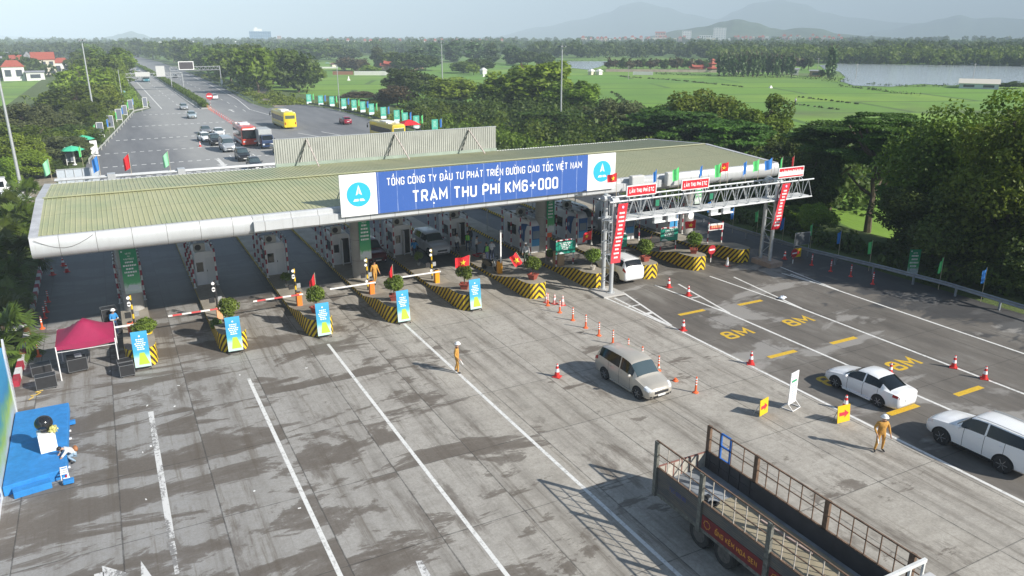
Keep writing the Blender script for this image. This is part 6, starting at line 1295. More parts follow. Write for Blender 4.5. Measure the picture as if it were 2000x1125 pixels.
# small items near the booths
v=G(935,504); a=thing('red_crate','low red plastic crate on the ground near the motorbike','crate',(v.x,v.y,0),.2)
b=MB(); b.box(-.45,-.3,0,.45,.3,.03)
for q in((-.45,-.3,.45,-.26),(-.45,.26,.45,.3),(-.45,-.26,-.41,.26),(.41,-.26,.45,.26)): b.box(q[0],q[1],.03,q[2],q[3],.35)
b.build('crate_body',redp,a)
v=G(1092,524,.24); a=thing('wooden_cabinet','tall pale brown wooden cabinet beneath the large green notice board','cabinet',(v.x+.1,v.y+.25,.24),.2); MB().box(-.35,-.3,0,.35,.3,1.35).build('cabinet_body',mat('plywood_brown',(.40,.26,.14),.7,vary=.2,vscale=3),a,bevel=.01); MB().box(-.3,-.312,.1,.3,-.301,1.25).build('door',mat('plywood_door',(.46,.30,.17),.7),a)
v=G(1074,512,.24); a=thing('pink_chair','pink and white folding chair by the third column','chair',(v.x,v.y,.24),.3); pk=mat('pink_fabric',(.5,.22,.26),.7); MB().box(-.25,-.25,.42,.25,.25,.46).build('seat',pk,a); MB().box(-.25,.24,.46,.25,.28,.95).build('backrest',pk,a)
for sx in(-1,1):
    for sy in(-1,1): MB().bar((sx*.23,sy*.23,0),(sx*.23,sy*.23,.42),.03).build('leg',steel,a)
v=G(1079,455); a=thing('orange_notice','small orange notice on the third canopy column','notice',(31.9,54.19,2.6),0); MB().box(-.22,-.02,-1.1,.22,.0,-.5).build('notice_sheet',orange,a)
# ================= TREES AND PLANTS =================
def PX(x,y,X):
    d=RT*((x-CX)/FPX)-UP*((y-CY)/FPX)+FW; t=X/d.x; return Vector((X,d.y*t,CH+d.z*t))
lf_dark=leafmat('leaf_dark',(.064,.108,.02),.5,.33); lf_mid=leafmat('leaf_mid',(.105,.175,.02),.55,.38); lf_lit=leafmat('leaf_sunlit',(.16,.25,.025),.45,.3); lf_olive=leafmat('leaf_olive',(.085,.105,.04),.35,.25); lf_feather=leafmat('leaf_feathery',(.068,.15,.025),.5,.35); lf_brown=leafmat('leaf_brownish',(.075,.06,.03),.35,.15); lf_euc=leafmat('leaf_blue_green',(.075,.14,.05),.4,.2)  # the lit leaf is a brighter copy, sunlight painted in for sun-facing crowns
def crown(seed,kind,n,leaf):
    rd=random.Random(seed); b=MB()
    if kind=='broad':
        K=44
        for k in range(K):
            u=rd.uniform(-.98,1); a=rd.uniform(0,6.28); q=math.sqrt(max(0,1-u*u*.85)); rr=rd.uniform(.4,.8); c=(q*math.cos(a)*rr,q*math.sin(a)*rr,u*rr*.95); leaf_ball(b,c,rd.uniform(.2,.36),n//K,leaf,rd,rd.uniform(.7,1),.45)
    elif kind=='layer':
        K=60
        for k in range(K):
            u=rd.uniform(-1,.95); a=rd.uniform(0,6.28); q=math.sqrt(max(0,1-u*u*.7)); rr=rd.uniform(.35,.92); c=(q*math.cos(a)*rr,q*math.sin(a)*rr,u*.85*(.75+.25*rr)); leaf_ball(b,c,rd.uniform(.2,.34),n//K,leaf,rd,rd.uniform(.22,.34),.2,2.6)
    elif kind=='tall':
        K=26
        for k in range(K):
            z=rd.uniform(-.95,.95); w=(1-abs(z)**2.2)*.55+.12; a=rd.uniform(0,6.28); r=rd.uniform(.15,1)*w*.7; leaf_ball(b,(r*math.cos(a),r*math.sin(a),z),rd.uniform(.18,.3),n//K,leaf,rd,rd.uniform(.8,1.3),.4)
    elif kind=='round':
        K=18
        for k in range(K):
            u=rd.uniform(-.8,1); a=rd.uniform(0,6.28); q=math.sqrt(max(0,1-u*u)); rr=rd.uniform(.4,.68); leaf_ball(b,(q*math.cos(a)*rr,q*math.sin(a)*rr,u*rr),rd.uniform(.3,.42),n//K,leaf,rd,.9,.4)
    return b
def cmesh(seed,kind,n,leaf,m): return crown(seed,kind,n,leaf).mesh('crown',m)
def trunk_mesh(seed,h,spread,kind):
    rd=random.Random(seed); b=MB(); p=Vector((0,0,-.03)); r=.035; top=.55 if kind!='tall' else .85
    q=p
    for k in range(4):
        n_=Vector((rd.uniform(-.03,.03),rd.uniform(-.03,.03),top*(k+1)/4)); b.tube(q,n_,r*(1-.18*k),7,r*(1-.18*(k+1))); q=n_
        if k>=1:
            for _ in range(3 if k<3 else 5):
                a=rd.uniform(0,6.28); e=n_+Vector((math.cos(a)*rd.uniform(.15,.3),math.sin(a)*rd.uniform(.15,.3),rd.uniform(.1,.3))); mid=(n_+e)/2+Vector((0,0,-.02)); b.path([n_,mid],r*.42,5); b.path([mid,e],r*.28,4)
    return b.mesh('trunk',brk)
# unit trees: crown mesh has radius ~1 (scaled), trunk mesh has height 1 (scaled)
CR={}
def getc(kind,m,lod,v):
    k=(kind,m.name,lod,v)
    if k not in CR: CR[k]=cmesh(hash((kind,lod,v))%997+v*31+{'broad':1,'layer':2,'tall':3,'round':4}[kind]*7,kind,{-1:34000,0:15000,1:6000,2:1700,3:520}[lod],{-1:.029,0:.05,1:.075,2:.12,3:.19}[lod]*(1.1 if kind=='tall' else 1),m)
    return CR[k]
TK=[trunk_mesh(k,1,.3,'broad') for k in range(3)]+[trunk_mesh(9,1,.1,'tall')]
TN=[0]
def tree(pos,top,rad,kind,m,lod,label,group=None,name='leafy_tree',zr=None,ground=-.3,skirt=.25):
    x,y=pos; h=top-ground; a=thing(name,label,'tree',(x,y,ground),0,group); TN[0]+=1; v=TN[0]%(2 if lod<0 else 3)
    ch=h*(1-skirt); rz_h=ch/2/(.98 if kind!='tall' else 1.1)
    add_mesh('crown',getc(kind,m,lod,v),a,(0,0,h-ch/2),(rad,rad,rz_h),rnd.uniform(0,6.28))
    add_mesh('trunk',TK[3 if kind=='tall' else TN[0]%3],a,(0,0,0),(h*.9,h*.9,h),rnd.uniform(0,6.28)); return a
def wpx(pos,w): d=(Vector((pos.x,pos.y,0))-Vector((0,0,CH))).dot(FW); return w*d/FPX/2
GR='trees along the right guard rail'
R_T=[ # px, ytop, X, width px, kind, material, label
(1925,163,62,300,'broad',lf_mid,'huge dark leafy tree filling the right edge behind the guard rail'),
(2075,172,58,330,'broad',lf_mid,'big tree cut off by the right edge, nearest the camera'),
(1990,330,56.5,300,'broad',lf_dark,'lower dark tree at the right edge below the huge leafy tree'),
(1850,335,58.5,250,'broad',lf_dark,'dark bushy tree left below the huge tree at the right edge'),
(1730,206,64,190,'layer',lf_feather,'tall feathery tree with layered boughs left of the huge tree'),
(1640,228,66,170,'layer',lf_feather,'feathery tree with spreading layers over the thin trunk'),
(1790,330,60,110,'layer',lf_feather,'shaded feathery tree hanging over the guard rail flags'),
(1590,290,62,110,'broad',lf_dark,'dark round tree behind the rightmost gantry sign'),
(1480,172,80,130,'broad',lf_mid,'rounded mid green tree rising above the right end of the roof'),
(1540,255,70,90,'broad',lf_dark,'small dark tree behind the right tip of the roof'),
(1372,170,84,150,'broad',lf_lit,'bright topped tree behind the right half of the green roof'),
(1320,200,78,170,'layer',lf_feather,'wide feathery tree with layered boughs behind the roof'),
(1430,228,72,150,'layer',lf_feather,'lower feathery tree touching the far roof edge'),
(1205,190,84,110,'broad',lf_olive,'soft olive willow-like tree behind the name board'),
(1148,205,82,90,'broad',lf_olive,'smaller olive tree left of the willow-like tree'),
(1120,150,92,110,'broad',lf_mid,'mid green tree right of the tall lamp mast'),
(1040,105,92,170,'broad',lf_lit,'tallest bright green tree left of the tall lamp mast'),
(985,150,86,110,'broad',lf_mid,'tree on the left shoulder of the tallest bright tree'),
(1090,215,76,150,'layer',lf_feather,'feathery tree below the tall lamp mast'),
(1010,240,72,110,'layer',lf_feather,'low feathery tree above the grey rear board end'),
(880,148,82,110,'broad',lf_lit,'bright tree right of the thin lamp mast'),
(855,190,72,120,'broad',lf_dark,'dark tree in front of the bright one above the grey board'),
(800,126,84,110,'broad',lf_dark,'dark tree left of the thin lamp mast'),
(775,165,70,80,'broad',lf_brown,'brownish half-bare tree beside the green banners'),
(930,205,72,100,'broad',lf_mid,'tree between the thin lamp mast and the tallest tree'),
(745,190,66,60,'round',lf_mid,'small bush-like tree behind the green roadside banners'),
(700,178,67,70,'round',lf_brown,'low brownish bushy tree beside the lamp post'),
(655,188,64,50,'round',lf_brown,'small brownish bush left of the lamp post'),
(800,215,60,50,'tall',lf_mid,'small pointed tree behind the roadside banners'),
(1260,235,74,90,'broad',lf_dark,'dark tree behind the centre of the far roof edge'),
(1600,390,57,70,'round',lf_lit,'sunlit bush behind the right gantry post'),
(1545,400,58,80,'round',lf_mid,'green bush left of the right gantry post'),
(1440,395,60,60,'round',lf_lit,'bright bush below the gantry truss'),
]
for px,yt,X,w,kd,m,lb in R_T:
    v=PX(px,yt,X); tree((v.x,v.y),v.z,wpx(v,w)*(1.08 if w>180 else 1.2),kd,m,-1 if w>180 else 0 if v.y<140 else 1,lb,GR,skirt=.5 if 'thin trunk' in lb or 'tall feathery' in lb else .06 if w>100 else .02)
GL='trees along the left roadside'
L_T=[(208,86,330,100,'broad',lf_mid),(180,98,290,90,'broad',lf_mid),(228,110,310,34,'broad',lf_lit),(218,132,240,44,'broad',lf_lit),(160,120,240,110,'broad',lf_lit),(196,160,205,66,'broad',lf_lit),(135,160,190,110,'broad',lf_mid),(160,192,175,74,'broad',lf_mid),(188,214,170,36,'broad',lf_mid),(100,210,150,90,'broad',lf_olive),(45,195,150,110,'broad',lf_olive),(140,235,143,90,'broad',lf_dark),(146,244,142,44,'round',lf_lit),(115,262,130,100,'broad',lf_olive),(60,235,135,110,'broad',lf_mid),(18,250,122,90,'broad',lf_lit),(55,290,118,90,'round',lf_lit),(12,305,110,70,'round',lf_lit),(95,310,118,60,'round',lf_dark),(178,244,152,26,'round',lf_lit),(100,272,136,60,'round',lf_mid),(-60,230,130,160,'broad',lf_mid)]
LL=['tallest dark tree at the far end of the left row','dark tree left of the tallest in the left row','narrow bright tree touching the motorway edge','bright tree beside the left gantry foot','large bright crown behind the leaning lamp mast','bright tree right of the leaning lamp mast','shaded tree left of the leaning lamp mast','tree at the foot of the leaning lamp mast','tree above the solar panels on the left rail','olive tree at the edge of the small green field','olive tree left of the small green field','dark tree over the dirt track','bright bush at the lamp mast foot','olive bushy tree beside the dirt track','mid green tree behind the leftmost mast','bright tree crossed by the leftmost mast','bright shrub right of the leftmost mast','bright shrub at the left photo edge','dark shrub over the track mouth','light bush behind the green umbrellas','bush behind the green umbrellas on the left','tree beyond the left photo edge']
for (px,yt,Y,w,kd,m),lb in zip(L_T,LL):
    v=PY(px,yt,Y); tree((v.x,v.y),v.z,wpx(v,w)*1.2,kd,m,0 if Y<190 else 1,lb,GL,skirt=.05)
# belt right of the motorway
k=0; GB='dense belt of trees right of the motorway'
for Y in (262,285,310,340,375,410,450,500,550,610,670,740,820):
    for row in range(2 if Y<500 else 2):
        X=(50 if Y<600 else 50-(Y-600)*.12)+row*11+rnd.uniform(-2,2)+(0 if Y>280 else -3); top=rnd.uniform(12.5,15.5)+(0 if Y<600 else 1)
        tree((X,Y+row*6),top,rnd.uniform(8,10),'broad',(lf_mid,lf_dark,lf_mid)[k%3],2,'%s tree from the near end, %s row of the belt right of the motorway'%(ORD[k//2],('front','back')[row]),GB,skirt=.01); k+=1
k=0; GM='belt of trees beyond the left roadside trees'
for Y in (420,470,520,580,650,720,800,900):
    X=-2-(0 if Y<700 else (Y-700)*.22)+rnd.uniform(-2,2); tree((X,Y),rnd.uniform(11,14),rnd.uniform(8,10),'broad',(lf_mid,lf_dark)[k%2],2,'%s tree counted away from the camera in the far left roadside row'%ORD[k],GM,skirt=.01); k+=1
# mid-distance trees by pixel of their top (px, ytop, distance, width, kind, material)
MID=[(560,88,640,60,'broad',lf_dark),(600,84,600,70,'broad',lf_dark),(640,84,640,60,'broad',lf_mid),(520,92,560,50,'broad',lf_dark),(680,92,600,50,'broad',lf_dark),(545,105,430,45,'broad',lf_mid),(505,98,500,60,'broad',lf_mid),(735,92,470,40,'tall',lf_olive),(760,98,470,50,'broad',lf_mid),(700,112,430,40,'broad',lf_brown),(672,110,440,40,'broad',lf_brown),(720,125,400,40,'round',lf_lit),(625,130,340,22,'round',lf_lit),(815,92,520,60,'tall',lf_euc),(850,84,560,60,'tall',lf_euc),(885,82,580,60,'tall',lf_euc),(925,82,560,60,'tall',lf_euc),(960,86,540,60,'tall',lf_euc),(1000,90,520,60,'tall',lf_euc),(830,105,430,60,'broad',lf_dark),(905,118,400,50,'broad',lf_mid),(935,112,420,60,'broad',lf_dark),(1030,97,500,50,'broad',lf_dark),(925,122,380,24,'round',lf_lit),(790,100,430,50,'broad',lf_dark),(1065,100,480,36,'broad',lf_dark),(600,118,420,40,'broad',lf_dark),
(1628,93,372,34,'tall',lf_euc),(1606,134,372,14,'round',lf_mid),(1985,157,330,40,'round',lf_dark),(1962,160,330,26,'round',lf_dark)]
for k,(px,yt,D,w,kd,m) in enumerate(MID):
    v=PD(px,yt,D); tree((v.x,v.y),v.z,wpx(v,w)*1.25,kd,m,2 if D>300 else 1,'%s tree standing alone in the middle distance, %s from the left of its belt'%({'leaf_dark':'dark','leaf_mid':'green','leaf_lit':'light green','leaf_sunlit':'light green','leaf_olive':'olive','leaf_brownish':'brownish','leaf_blue_green':'blue-green'}[m.name],ORD[k]),'scattered trees in the middle distance',ground=-.5,skirt=.01)
# eucalyptus plantation and brown orchard near the temple
for k in range(16):
    px=1408+k*9.5; v=PD(px,106+rnd.uniform(-2,4),385+rnd.uniform(-14,14)); tree((v.x,v.y),v.z,wpx(v,24),'tall',lf_euc,3,'%s slender tree from the left in the plantation right of the red temple gate'%ORD[k],'plantation of slender trees by the temple',ground=-.5,skirt=.1)
for k in range(30):
    px=1190+k*13.5; 
    if 1380<px<1400 or px>1545: 
        if px<1400: continue
    v=PD(px,112+rnd.uniform(-2,4)-(3 if px>1400 else 0),435+rnd.uniform(-15,20)+(25 if px>1400 else 0)); tree((v.x,v.y),v.z,wpx(v,24),'round',(lf_brown,lf_brown,lf_dark)[k%3],3,'%s low tree from the left in the reddish brown orchard behind the pale fence'%ORD[k],'reddish brown orchard',ground=-.5,skirt=.02)
# belts of far woods that read as one mass
def woods(seed,D0,D1,px0,px1,n,h,m,lumps=2):
    rd=random.Random(seed); b=MB()
    for _ in range(n):
        D=rd.uniform(D0,D1); px=rd.uniform(px0,px1); v=PD(px,80,D); hh=h*rd.uniform(.55,1.1); r=rd.uniform(3.5,7)
        for q in range(lumps): leaf_ball(b,(v.x+rd.uniform(-4,4),v.y+rd.uniform(-4,4),hh*rd.uniform(.35,.75)-.5),r*rd.uniform(.7,1),int(34+1200/(D/10)),1.0+D*.0009,rd,.8,.5)
    o=b.build('far_woods',m,kind='stuff'); return o
woods(1,650,820,1040,2060,430,13,lf_dark); woods(2,560,640,1400,2060,260,10,lf_mid); woods(3,900,1300,980,2080,430,13,lf_dark); woods(4,700,1000,-60,240,260,12,lf_dark); woods(5,1000,1600,-60,1000,520,13,lf_dark); woods(6,760,900,470,1000,260,13,lf_dark); woods(7,400,520,-80,70,70,9,lf_dark); woods(8,1500,2000,-60,2060,600,15,lf_dark)
woods(9,300,330,1230,1330,0,3,lf_mid)
# shrubs and undergrowth
def scrub(name,seed,spots,m,n,leaf):
    rd=random.Random(seed); b=MB()
    for x,y,r,h in spots: leaf_ball(b,(x,y,h*.35-.1),r,int(n*r*r),leaf,rd,h/r*.6,.2)
    return b.build(name,m,kind='stuff')
rd=random.Random(3)
railx=lambda y: -2.6+(y-128)*.118
scrub('undergrowth',1,[(rd.uniform(53.6,57.5),y,rd.uniform(.9,1.7),rd.uniform(.7,2.0)) for y in [8+k*1.05 for k in range(130)]],lf_dark,55,.28)
scrub('undergrowth',2,[(x,y,r,h) for x,y,r,h in [(rd.uniform(56,64),rd.uniform(15,150),rd.uniform(1.2,2.4),rd.uniform(1.5,3.5)) for _ in range(120)] if not 36<y<62],lf_mid,40,.34)
scrub('undergrowth',4,[(x,y,rd.uniform(1,2.2),rd.uniform(1,2.6)) for x,y in [(rd.uniform(-26,-10.5),rd.uniform(110,150)) for _ in range(70)]+[(rd.uniform(-12,-7),rd.uniform(128,150)) for _ in range(20)]],lf_mid,40,.34)
scrub('undergrowth',5,[(x,y,rd.uniform(.8,1.8),rd.uniform(.6,1.8)) for x,y in [(11-rd.uniform(.8,5),rd.uniform(222,330)) for _ in range(60)]+[(railx(y)-rd.uniform(2.5,7),y) for y in [rd.uniform(140,218) for _ in range(45)]]],lf_lit,40,.3)
scrub('undergrowth',6,[(x,y,rd.uniform(.8,2),rd.uniform(.5,1.8)) for x,y in [(rd.uniform(40,50),rd.uniform(212,260)) for _ in range(60)]+[(rd.uniform(53,58),rd.uniform(150,215)) for _ in range(60)]+[(rd.uniform(41,46),rd.uniform(260,400)) for _ in range(50)]],lf_lit,32,.32)
scrub('undergrowth',11,[(rd.uniform(62,98),rd.uniform(50,175),rd.uniform(2.2,4),rd.uniform(3,6.5)) for _ in range(150)],lf_dark,26,.42)
scrub('undergrowth',12,[(rd.uniform(60,80),rd.uniform(60,185),rd.uniform(1.8,3),rd.uniform(2.5,5)) for _ in range(70)],lf_mid,30,.36)
# median hedge
hd=thing('median_hedge','clipped green hedge along the motorway median behind a low kerb','hedge',(0,0,0)); b=MB(); rd=random.Random(8); y=214.
mx=lambda y: (23.6 if y<225 else 24.2)+(0 if y<300 else 0)+ (0 if y<450 else -(y-450)*.012)- (0 if y<640 else (y-640)*.06)
while y<840:
    for _ in range(3): leaf_ball(b,(mx(y)+rd.uniform(-.5,.5),y+rd.uniform(-1,1),rd.uniform(.6,1.1)),rd.uniform(.7,.95),int(42 if y<330 else 16),.26 if y<330 else .5,rd,.85,.3)
    y+=1.25 if y<330 else 2.5
b.build('hedge_foliage',lf_mid,hd)
kerbg=mat('kerb_grey',(.33,.33,.31),.8,vary=.2)
MB().loft([[(mx(y)-1.25,y,0),(mx(y)+1.25,y,0),(mx(y)+1.2,y,.22),(mx(y)-1.2,y,.22)] for y in (212,213.5,300,450,640,840)]).build('median_kerb',kerbg,hd)
for s in(-1,1): guard_rail('median_guard_rail','guard rail on the %s side of the median hedge'%('left' if s<0 else 'right'),[(mx(y)+s*1.45,y) for y in(216,300,450,640,840)],.7,mat('green_grey_rail',(.13,.17,.14),.6,vary=.2),8)
# palms and banana plants on the left
pal=leafmat('palm_leaf',(.075,.12,.02),.45,.25)
def fan_palm_mesh(seed,dead=0):
    rd=random.Random(seed); b=MB()
    for k in range(34):
        a=rd.uniform(0,6.28); el=rd.uniform(-.5,1.3); L=rd.uniform(.9,1.25); d=Vector((math.cos(a)*math.cos(el),math.sin(a)*math.cos(el),math.sin(el))); tip=d*L; b.tube((0,0,0),tip,.02,4); s=d.cross(Vector((0,0,1))).normalized(); 
        u=s.cross(d)
        for j in range(18):
            t=-1.35+2.7*j/17; e=tip+(d*math.cos(t)+s*math.sin(t))*.95*rd.uniform(.85,1.05)+Vector((0,0,-.28*abs(t)-.12)); m=tip+(e-tip)*.55+Vector((0,0,.10)); w=(s*math.cos(t)-d*math.sin(t))*.05
            b.add([tip,m-w,e,m+w],[(0,1,2,3)])
    return b.mesh('fronds',pal)
FP=[fan_palm_mesh(k) for k in range(3)]
PL=[((22,640),54,'nearest palm at the left edge beside the short red and white kerb'),((5,560),60,'palm at the left edge level with the canopy end'),((32,505),66,'palm just beyond the canopy left end'),((5,480),72,'shaded palm behind the canopy left end'),((30,440),78,'palm beside the ridge end of the canopy'),((60,430),84,'palm touching the grey gutter of the canopy end'),((12,420),86,'palm at the left edge below the parked white car'),((52,392),93,'small palm near the foot of the leftmost mast'),((25,600),57,'low palm behind the nearest left palm'),((-30,520),64,'palm beyond the left edge'),((8,690),50,'palm with wide fronds above the backdrop')]
for k,(q,Y,lb) in enumerate(PL):
    v=PY(q[0],q[1]-6,Y); h=max(.9,min(v.z,3.6)); 
    if v.x>-7: v.x=-7.4
    a=thing('fan_palm',lb,'palm',(v.x,v.y,-.12),rnd.uniform(0,6),'fan palms by the left lane'); add_mesh('fronds',FP[k%3],a,(0,0,h),1.15*rnd.uniform(.85,1.15)); MB().tube((0,0,0),(0,0,h),.14,8,.10).build('trunk',brk,a)
scrub('ground_shrubs',7,[(rd.uniform(-13,-7.2),rd.uniform(52,98),rd.uniform(.5,1.1),rd.uniform(.4,1.1)) for _ in range(80)]+[(rd.uniform(-10,-7.3),rd.uniform(46,54),rd.uniform(.3,.7),rd.uniform(.3,.7)) for _ in range(16)],lf_mid,90,.16)
ban=leafmat('banana_leaf',(.12,.19,.03),.35,.35)
def banana(v,label):
    a=thing('banana_plant',label,'banana plant',(v.x,v.y,-.3),rnd.uniform(0,6),'banana plants'); b=MB(); rd=random.Random(int(v.x*7))
    for k in range(9):
        an=k*.7; d=Vector((math.cos(an),math.sin(an),0)); s=Vector((-d.y,d.x,0)); P=[(0,1.6,.05),(.4,2.5,.3),(.95,2.8,.32),(1.6,2.3,.1)]; 
        vs=[]; 
        for r,z,w in P: vs+=[d*r+s*w+Vector((0,0,z)),d*r-s*w+Vector((0,0,z))]
        b.add(vs,[(0,1,3,2),(2,3,5,4),(4,5,7,6)])
    b.build('leaves',ban,a); MB().tube((0,0,0),(0,0,1.8),.14,7,.08).build('stem',lf_lit,a)
for k,q in enumerate(((90,205),(70,210),(103,200),(50,205),(120,190),(545,195),(600,192),(575,200),(530,182))): v=G(*q); banana(v,'%s pale green banana plant %s'%(ORD[k] if k<5 else ORD[k-5],'from the right edge of the small left field' if k<5 else 'beside the dirt track right of the motorway'))
# ================= MASTS, FAR GANTRIES, PANELS, BUILDINGS =================
def mast(label,base,top,r=.16,n=4):
    v=Vector(base); h=top; a=thing('lamp_mast',label,'lamp mast',v,0,'lamp masts'); b=MB(); b.tube((0,0,0),(0,0,h),r,10,r*.55); b.build('pole',steel,a,smooth=40)
    MB().tube((0,0,h-.1),(0,0,h+.12),.3,10).build('head_ring',steel,a); MB().tube((0,0,h),(0,0,h+.7),.03,5).build('lightning_rod',steel,a)
    for k in range(n):
        t=k*2*PI/n+.6; MB().obox((math.cos(t)*.55,math.sin(t)*.55,h+.05),(.42,.32,.22),t).build('floodlight',mat('lamp_grey',(.25,.27,.3),.4),a)
    return a
v=G(43,377); w=PY(-3,140,v.y); mast('leftmost lamp mast rising from the palms and cut by the left edge',(v.x,v.y,-.1),w.z+1.6,.2)
v=G(188,250); w=PY(155,78,v.y); mast('tall lamp mast leaning in view over the left trees',(v.x,v.y,-.1),w.z,.2)
v=PX(862,82,84); mast('thin lamp mast behind the grey rear board',(v.x,v.y,-.1),v.z,.17)
v=PX(1098,90,78); mast('tall white lamp mast behind the canopy centre',(v.x,v.y,-.1),v.z,.19)
def street(label,q,qt,Xd,arm=1):
    v=G(*q); w=PY(qt[0],qt[1],v.y); a=thing('street_lamp',label,'street lamp',(v.x,v.y,-.1),0,'street lamps'); h=w.z; MB().tube((0,0,0),(0,0,h),.11,8,.07).build('pole',steel,a)
    if arm: MB().tube((0,0,h),(arm*2.0,0,h+.45),.05,6).build('arm',steel,a); MB().obox((arm*2.3,0,h+.5),(.8,.25,.12)).build('lamp_head',mat('lamp_blue_grey',(.2,.32,.42),.4),a)
street('street lamp with curved arm at the right roadside banners',(664,217),(656,126),1,-1)
street('slim pole beside the motorway on the left verge, taller one',(241,205),(228,135),1,0); street('slim pole beside the motorway on the left verge, shorter one',(238,190),(233,150),1,0)
for k,(q,t) in enumerate((((576,150),(575,124)),((567,145),(566,121)),((863,140),(863,118)),((1227,155),(1226,128)),((1671,155),(1673,124)),((1900,155),(1904,124)),((1277,135),(1276,120)),((1596,140),(1597,113)))):
    v=G(*q,-.5); w=PY(*t,v.y); a=thing('utility_pole','grey utility pole in the fields, %s in order from the house side'%ORD[k],'utility pole',(v.x,v.y,-.5),0,'utility poles in the fields'); MB().tube((0,0,0),(0,0,w.z+.5),.14,6,.1).build('pole',conc,a); MB().bar((-.7,0,w.z),(.7,0,w.z),.1).build('crossarm',conc,a)
# small white cabinets on the pole by the left gantry
v=G(238,196); a=thing('roadside_cabinet','white and blue roadside cabinet on the slim poles','cabinet',(v.x+.2,v.y,-.1)); MB().box(-.5,-.2,2.2,.3,.2,3.6).build('cabinet_body',white,a); MB().box(.35,-.2,2.3,1.0,.2,3.4).build('side_box',mat('pale_blue_box',(.2,.4,.5),.5),a); MB().tube((-.1,.25,0),(-.1,.25,3.5),.05,6).build('pole',steel,a)
# left gantry over the down carriageway
def gantry(label,p0,p1,y,z0,z1,boards):
    a=thing('sign_gantry',label,'gantry',(0,y,0),0,'sign gantries over the motorway')
    for x in(p0,p1): MB().tube((x,0,0),(x,0,z1),.16,8).build('post',steel,a)
    for z in(z0,z1):
        for yy in(-.35,.35): MB().bar((p0,yy,z),(p1,yy,z),.13).build('chord',steel,a)
    b=MB(); n=int((p1-p0)/1.3)
    for k in range(n):
        x=p0+(p1-p0)*k/n; d=(p1-p0)/n; b.bar((x,-.35,z0),(x+d/2,-.35,z1),.08); b.bar((x+d/2,-.35,z1),(x+d,-.35,z0),.08)
    b.build('lattice',steel,a); return a
v0,v1=PY(235,148,292),PY(355,142,292)
a=gantry('lattice gantry over the approaching lanes with two pale board backs',v0.x,v1.x,292,PY(300,150,292).z,PY(300,143,292).z,0)
pb=mat('board_back',(.50,.51,.50),.6,vary=.08)
for q0,q1 in(((263,141),(293,149)),((303,129),(323,149))): w0,w1=PY(*q0,292),PY(*q1,292); MB().box(w0.x,-.5,w1.z,w1.x,-.42,w0.z).build('board_back',pb,a)
v0,v1=PY(331,133,300),PY(429,131,300)
a=gantry('gantry carrying a big dark display over the right carriageway',v0.x,v1.x,300,PY(380,137,300).z,PY(380,130,300).z,0)
w0,w1=PY(347,120,300),PY(379,136,300); MB().box(w0.x,-.7,w1.z,w1.x,-.4,w0.z).build('display_frame',white,a); MB().box(w0.x+.25,-.72,w1.z+.25,w1.x-.25,-.69,w0.z-.25).build('display_face',mat('display_dark',(.06,.05,.055),.5),a)
MB().box(v1.x-.3,-.6,1.2,v1.x+.4,-.2,2.6).build('control_cabinet',white,a)
round_sign('round red no entry sign at the near end of the median hedge',(mx(214)+1.2,213,0),3.0,.85)
a=thing('lane_sign_board','pale board on two posts beside the left gantry foot','sign',(G(250,170).x-.3,G(250,170).y,0)); MB().box(-.7,-.05,2.2,.9,.05,4.2).build('board',pb,a)
for x in(-.6,.8): MB().tube((x,.06,0),(x,.06,4.2),.05,6).build('post',steel,a)
# orange delineator row from the median to the red bus
for k in range(22):
    t=k/21; delin('orange post, %s from the hedge in the long row to the red bus'%ORD[k],(24.0-.3*t,213-60*t),'long row of orange posts behind the canopy',1.0,m=coner if k>4 else orange)
v=G(252,326); cone('red cone left of the silver passenger van in the queue',(G(391,286).x,G(391,286).y),1.1)
# rear truss pipes and flags behind the canopy
yr=70.5; zr=PY(200,346,yr).z; a=thing('rear_gantry','white pipe gantry just behind the left part of the canopy roof','gantry',(0,yr,0))
x0,x1=PY(106,352,yr).x,22.
for dy in(0,.55):
    for z in(zr,zr-1.2): MB().tube((x0,dy,z),(x1,dy,z),.085,8).build('chord',wst,a)
b=MB(); n=int((x1-x0)/1.1)
for k in range(n): x=x0+k*1.1; b.tube((x,0,zr),(x+1.1,.55,zr),.03,4); b.tube((x,0,zr-1.2),(x+.55,0,zr),.03,4)
b.build('lattice',wst,a)
for px in(218,356): x=PY(px,345,yr).x; MB().box(x-.3,-.15,zr-.3,x+.3,.7,zr+.22).build('clamp',wst,a); MB().tube((x,.3,0),(x,.3,zr),.16,10).build('post',wst,a)
for k,(px,c,lb) in enumerate(((100,'g','pale green flag above the left end of the rear pipe gantry'),(197,'b','blue flag above the rear pipe gantry'),(258,'r','drooping dark red flag above the rear pipe gantry'),(335,'g','green flag above the rear pipe gantry'))):
    x=PY(px,345,yr).x; flag('flag',lb,(x,yr+.3,zr),.8,1.15,{'g':mat('flag_pale_green',(.25,.6,.35),.6),'b':fblue,'r':flagred}[c],1.75,dirx=-1,droop=.55,seed=k+20,group='flags behind the canopy')
a=thing('rear_sign_frame','row of pale grey panels standing behind the rear pipe gantry','sign panel',(0,yr+1.4,0)); w0,w1=PY(110,334,yr+1.4),PY(193,326,yr+1.4)
MB().box(w0.x,-.03,w1.z-1.1,w1.x,.03,w1.z+.0).build('panels',mat('panel_pale_blue',(.45,.5,.55),.5,vary=.06),a)
b=MB()
for k in range(6): x=w0.x+(w1.x-w0.x)*k/5; b.bar((x,-.05,w1.z-1.5),(x,-.05,w1.z),.05)
b.bar((w0.x,-.05,w1.z),(w1.x,-.05,w1.z),.05); b.build('panel_frame',wst,a)
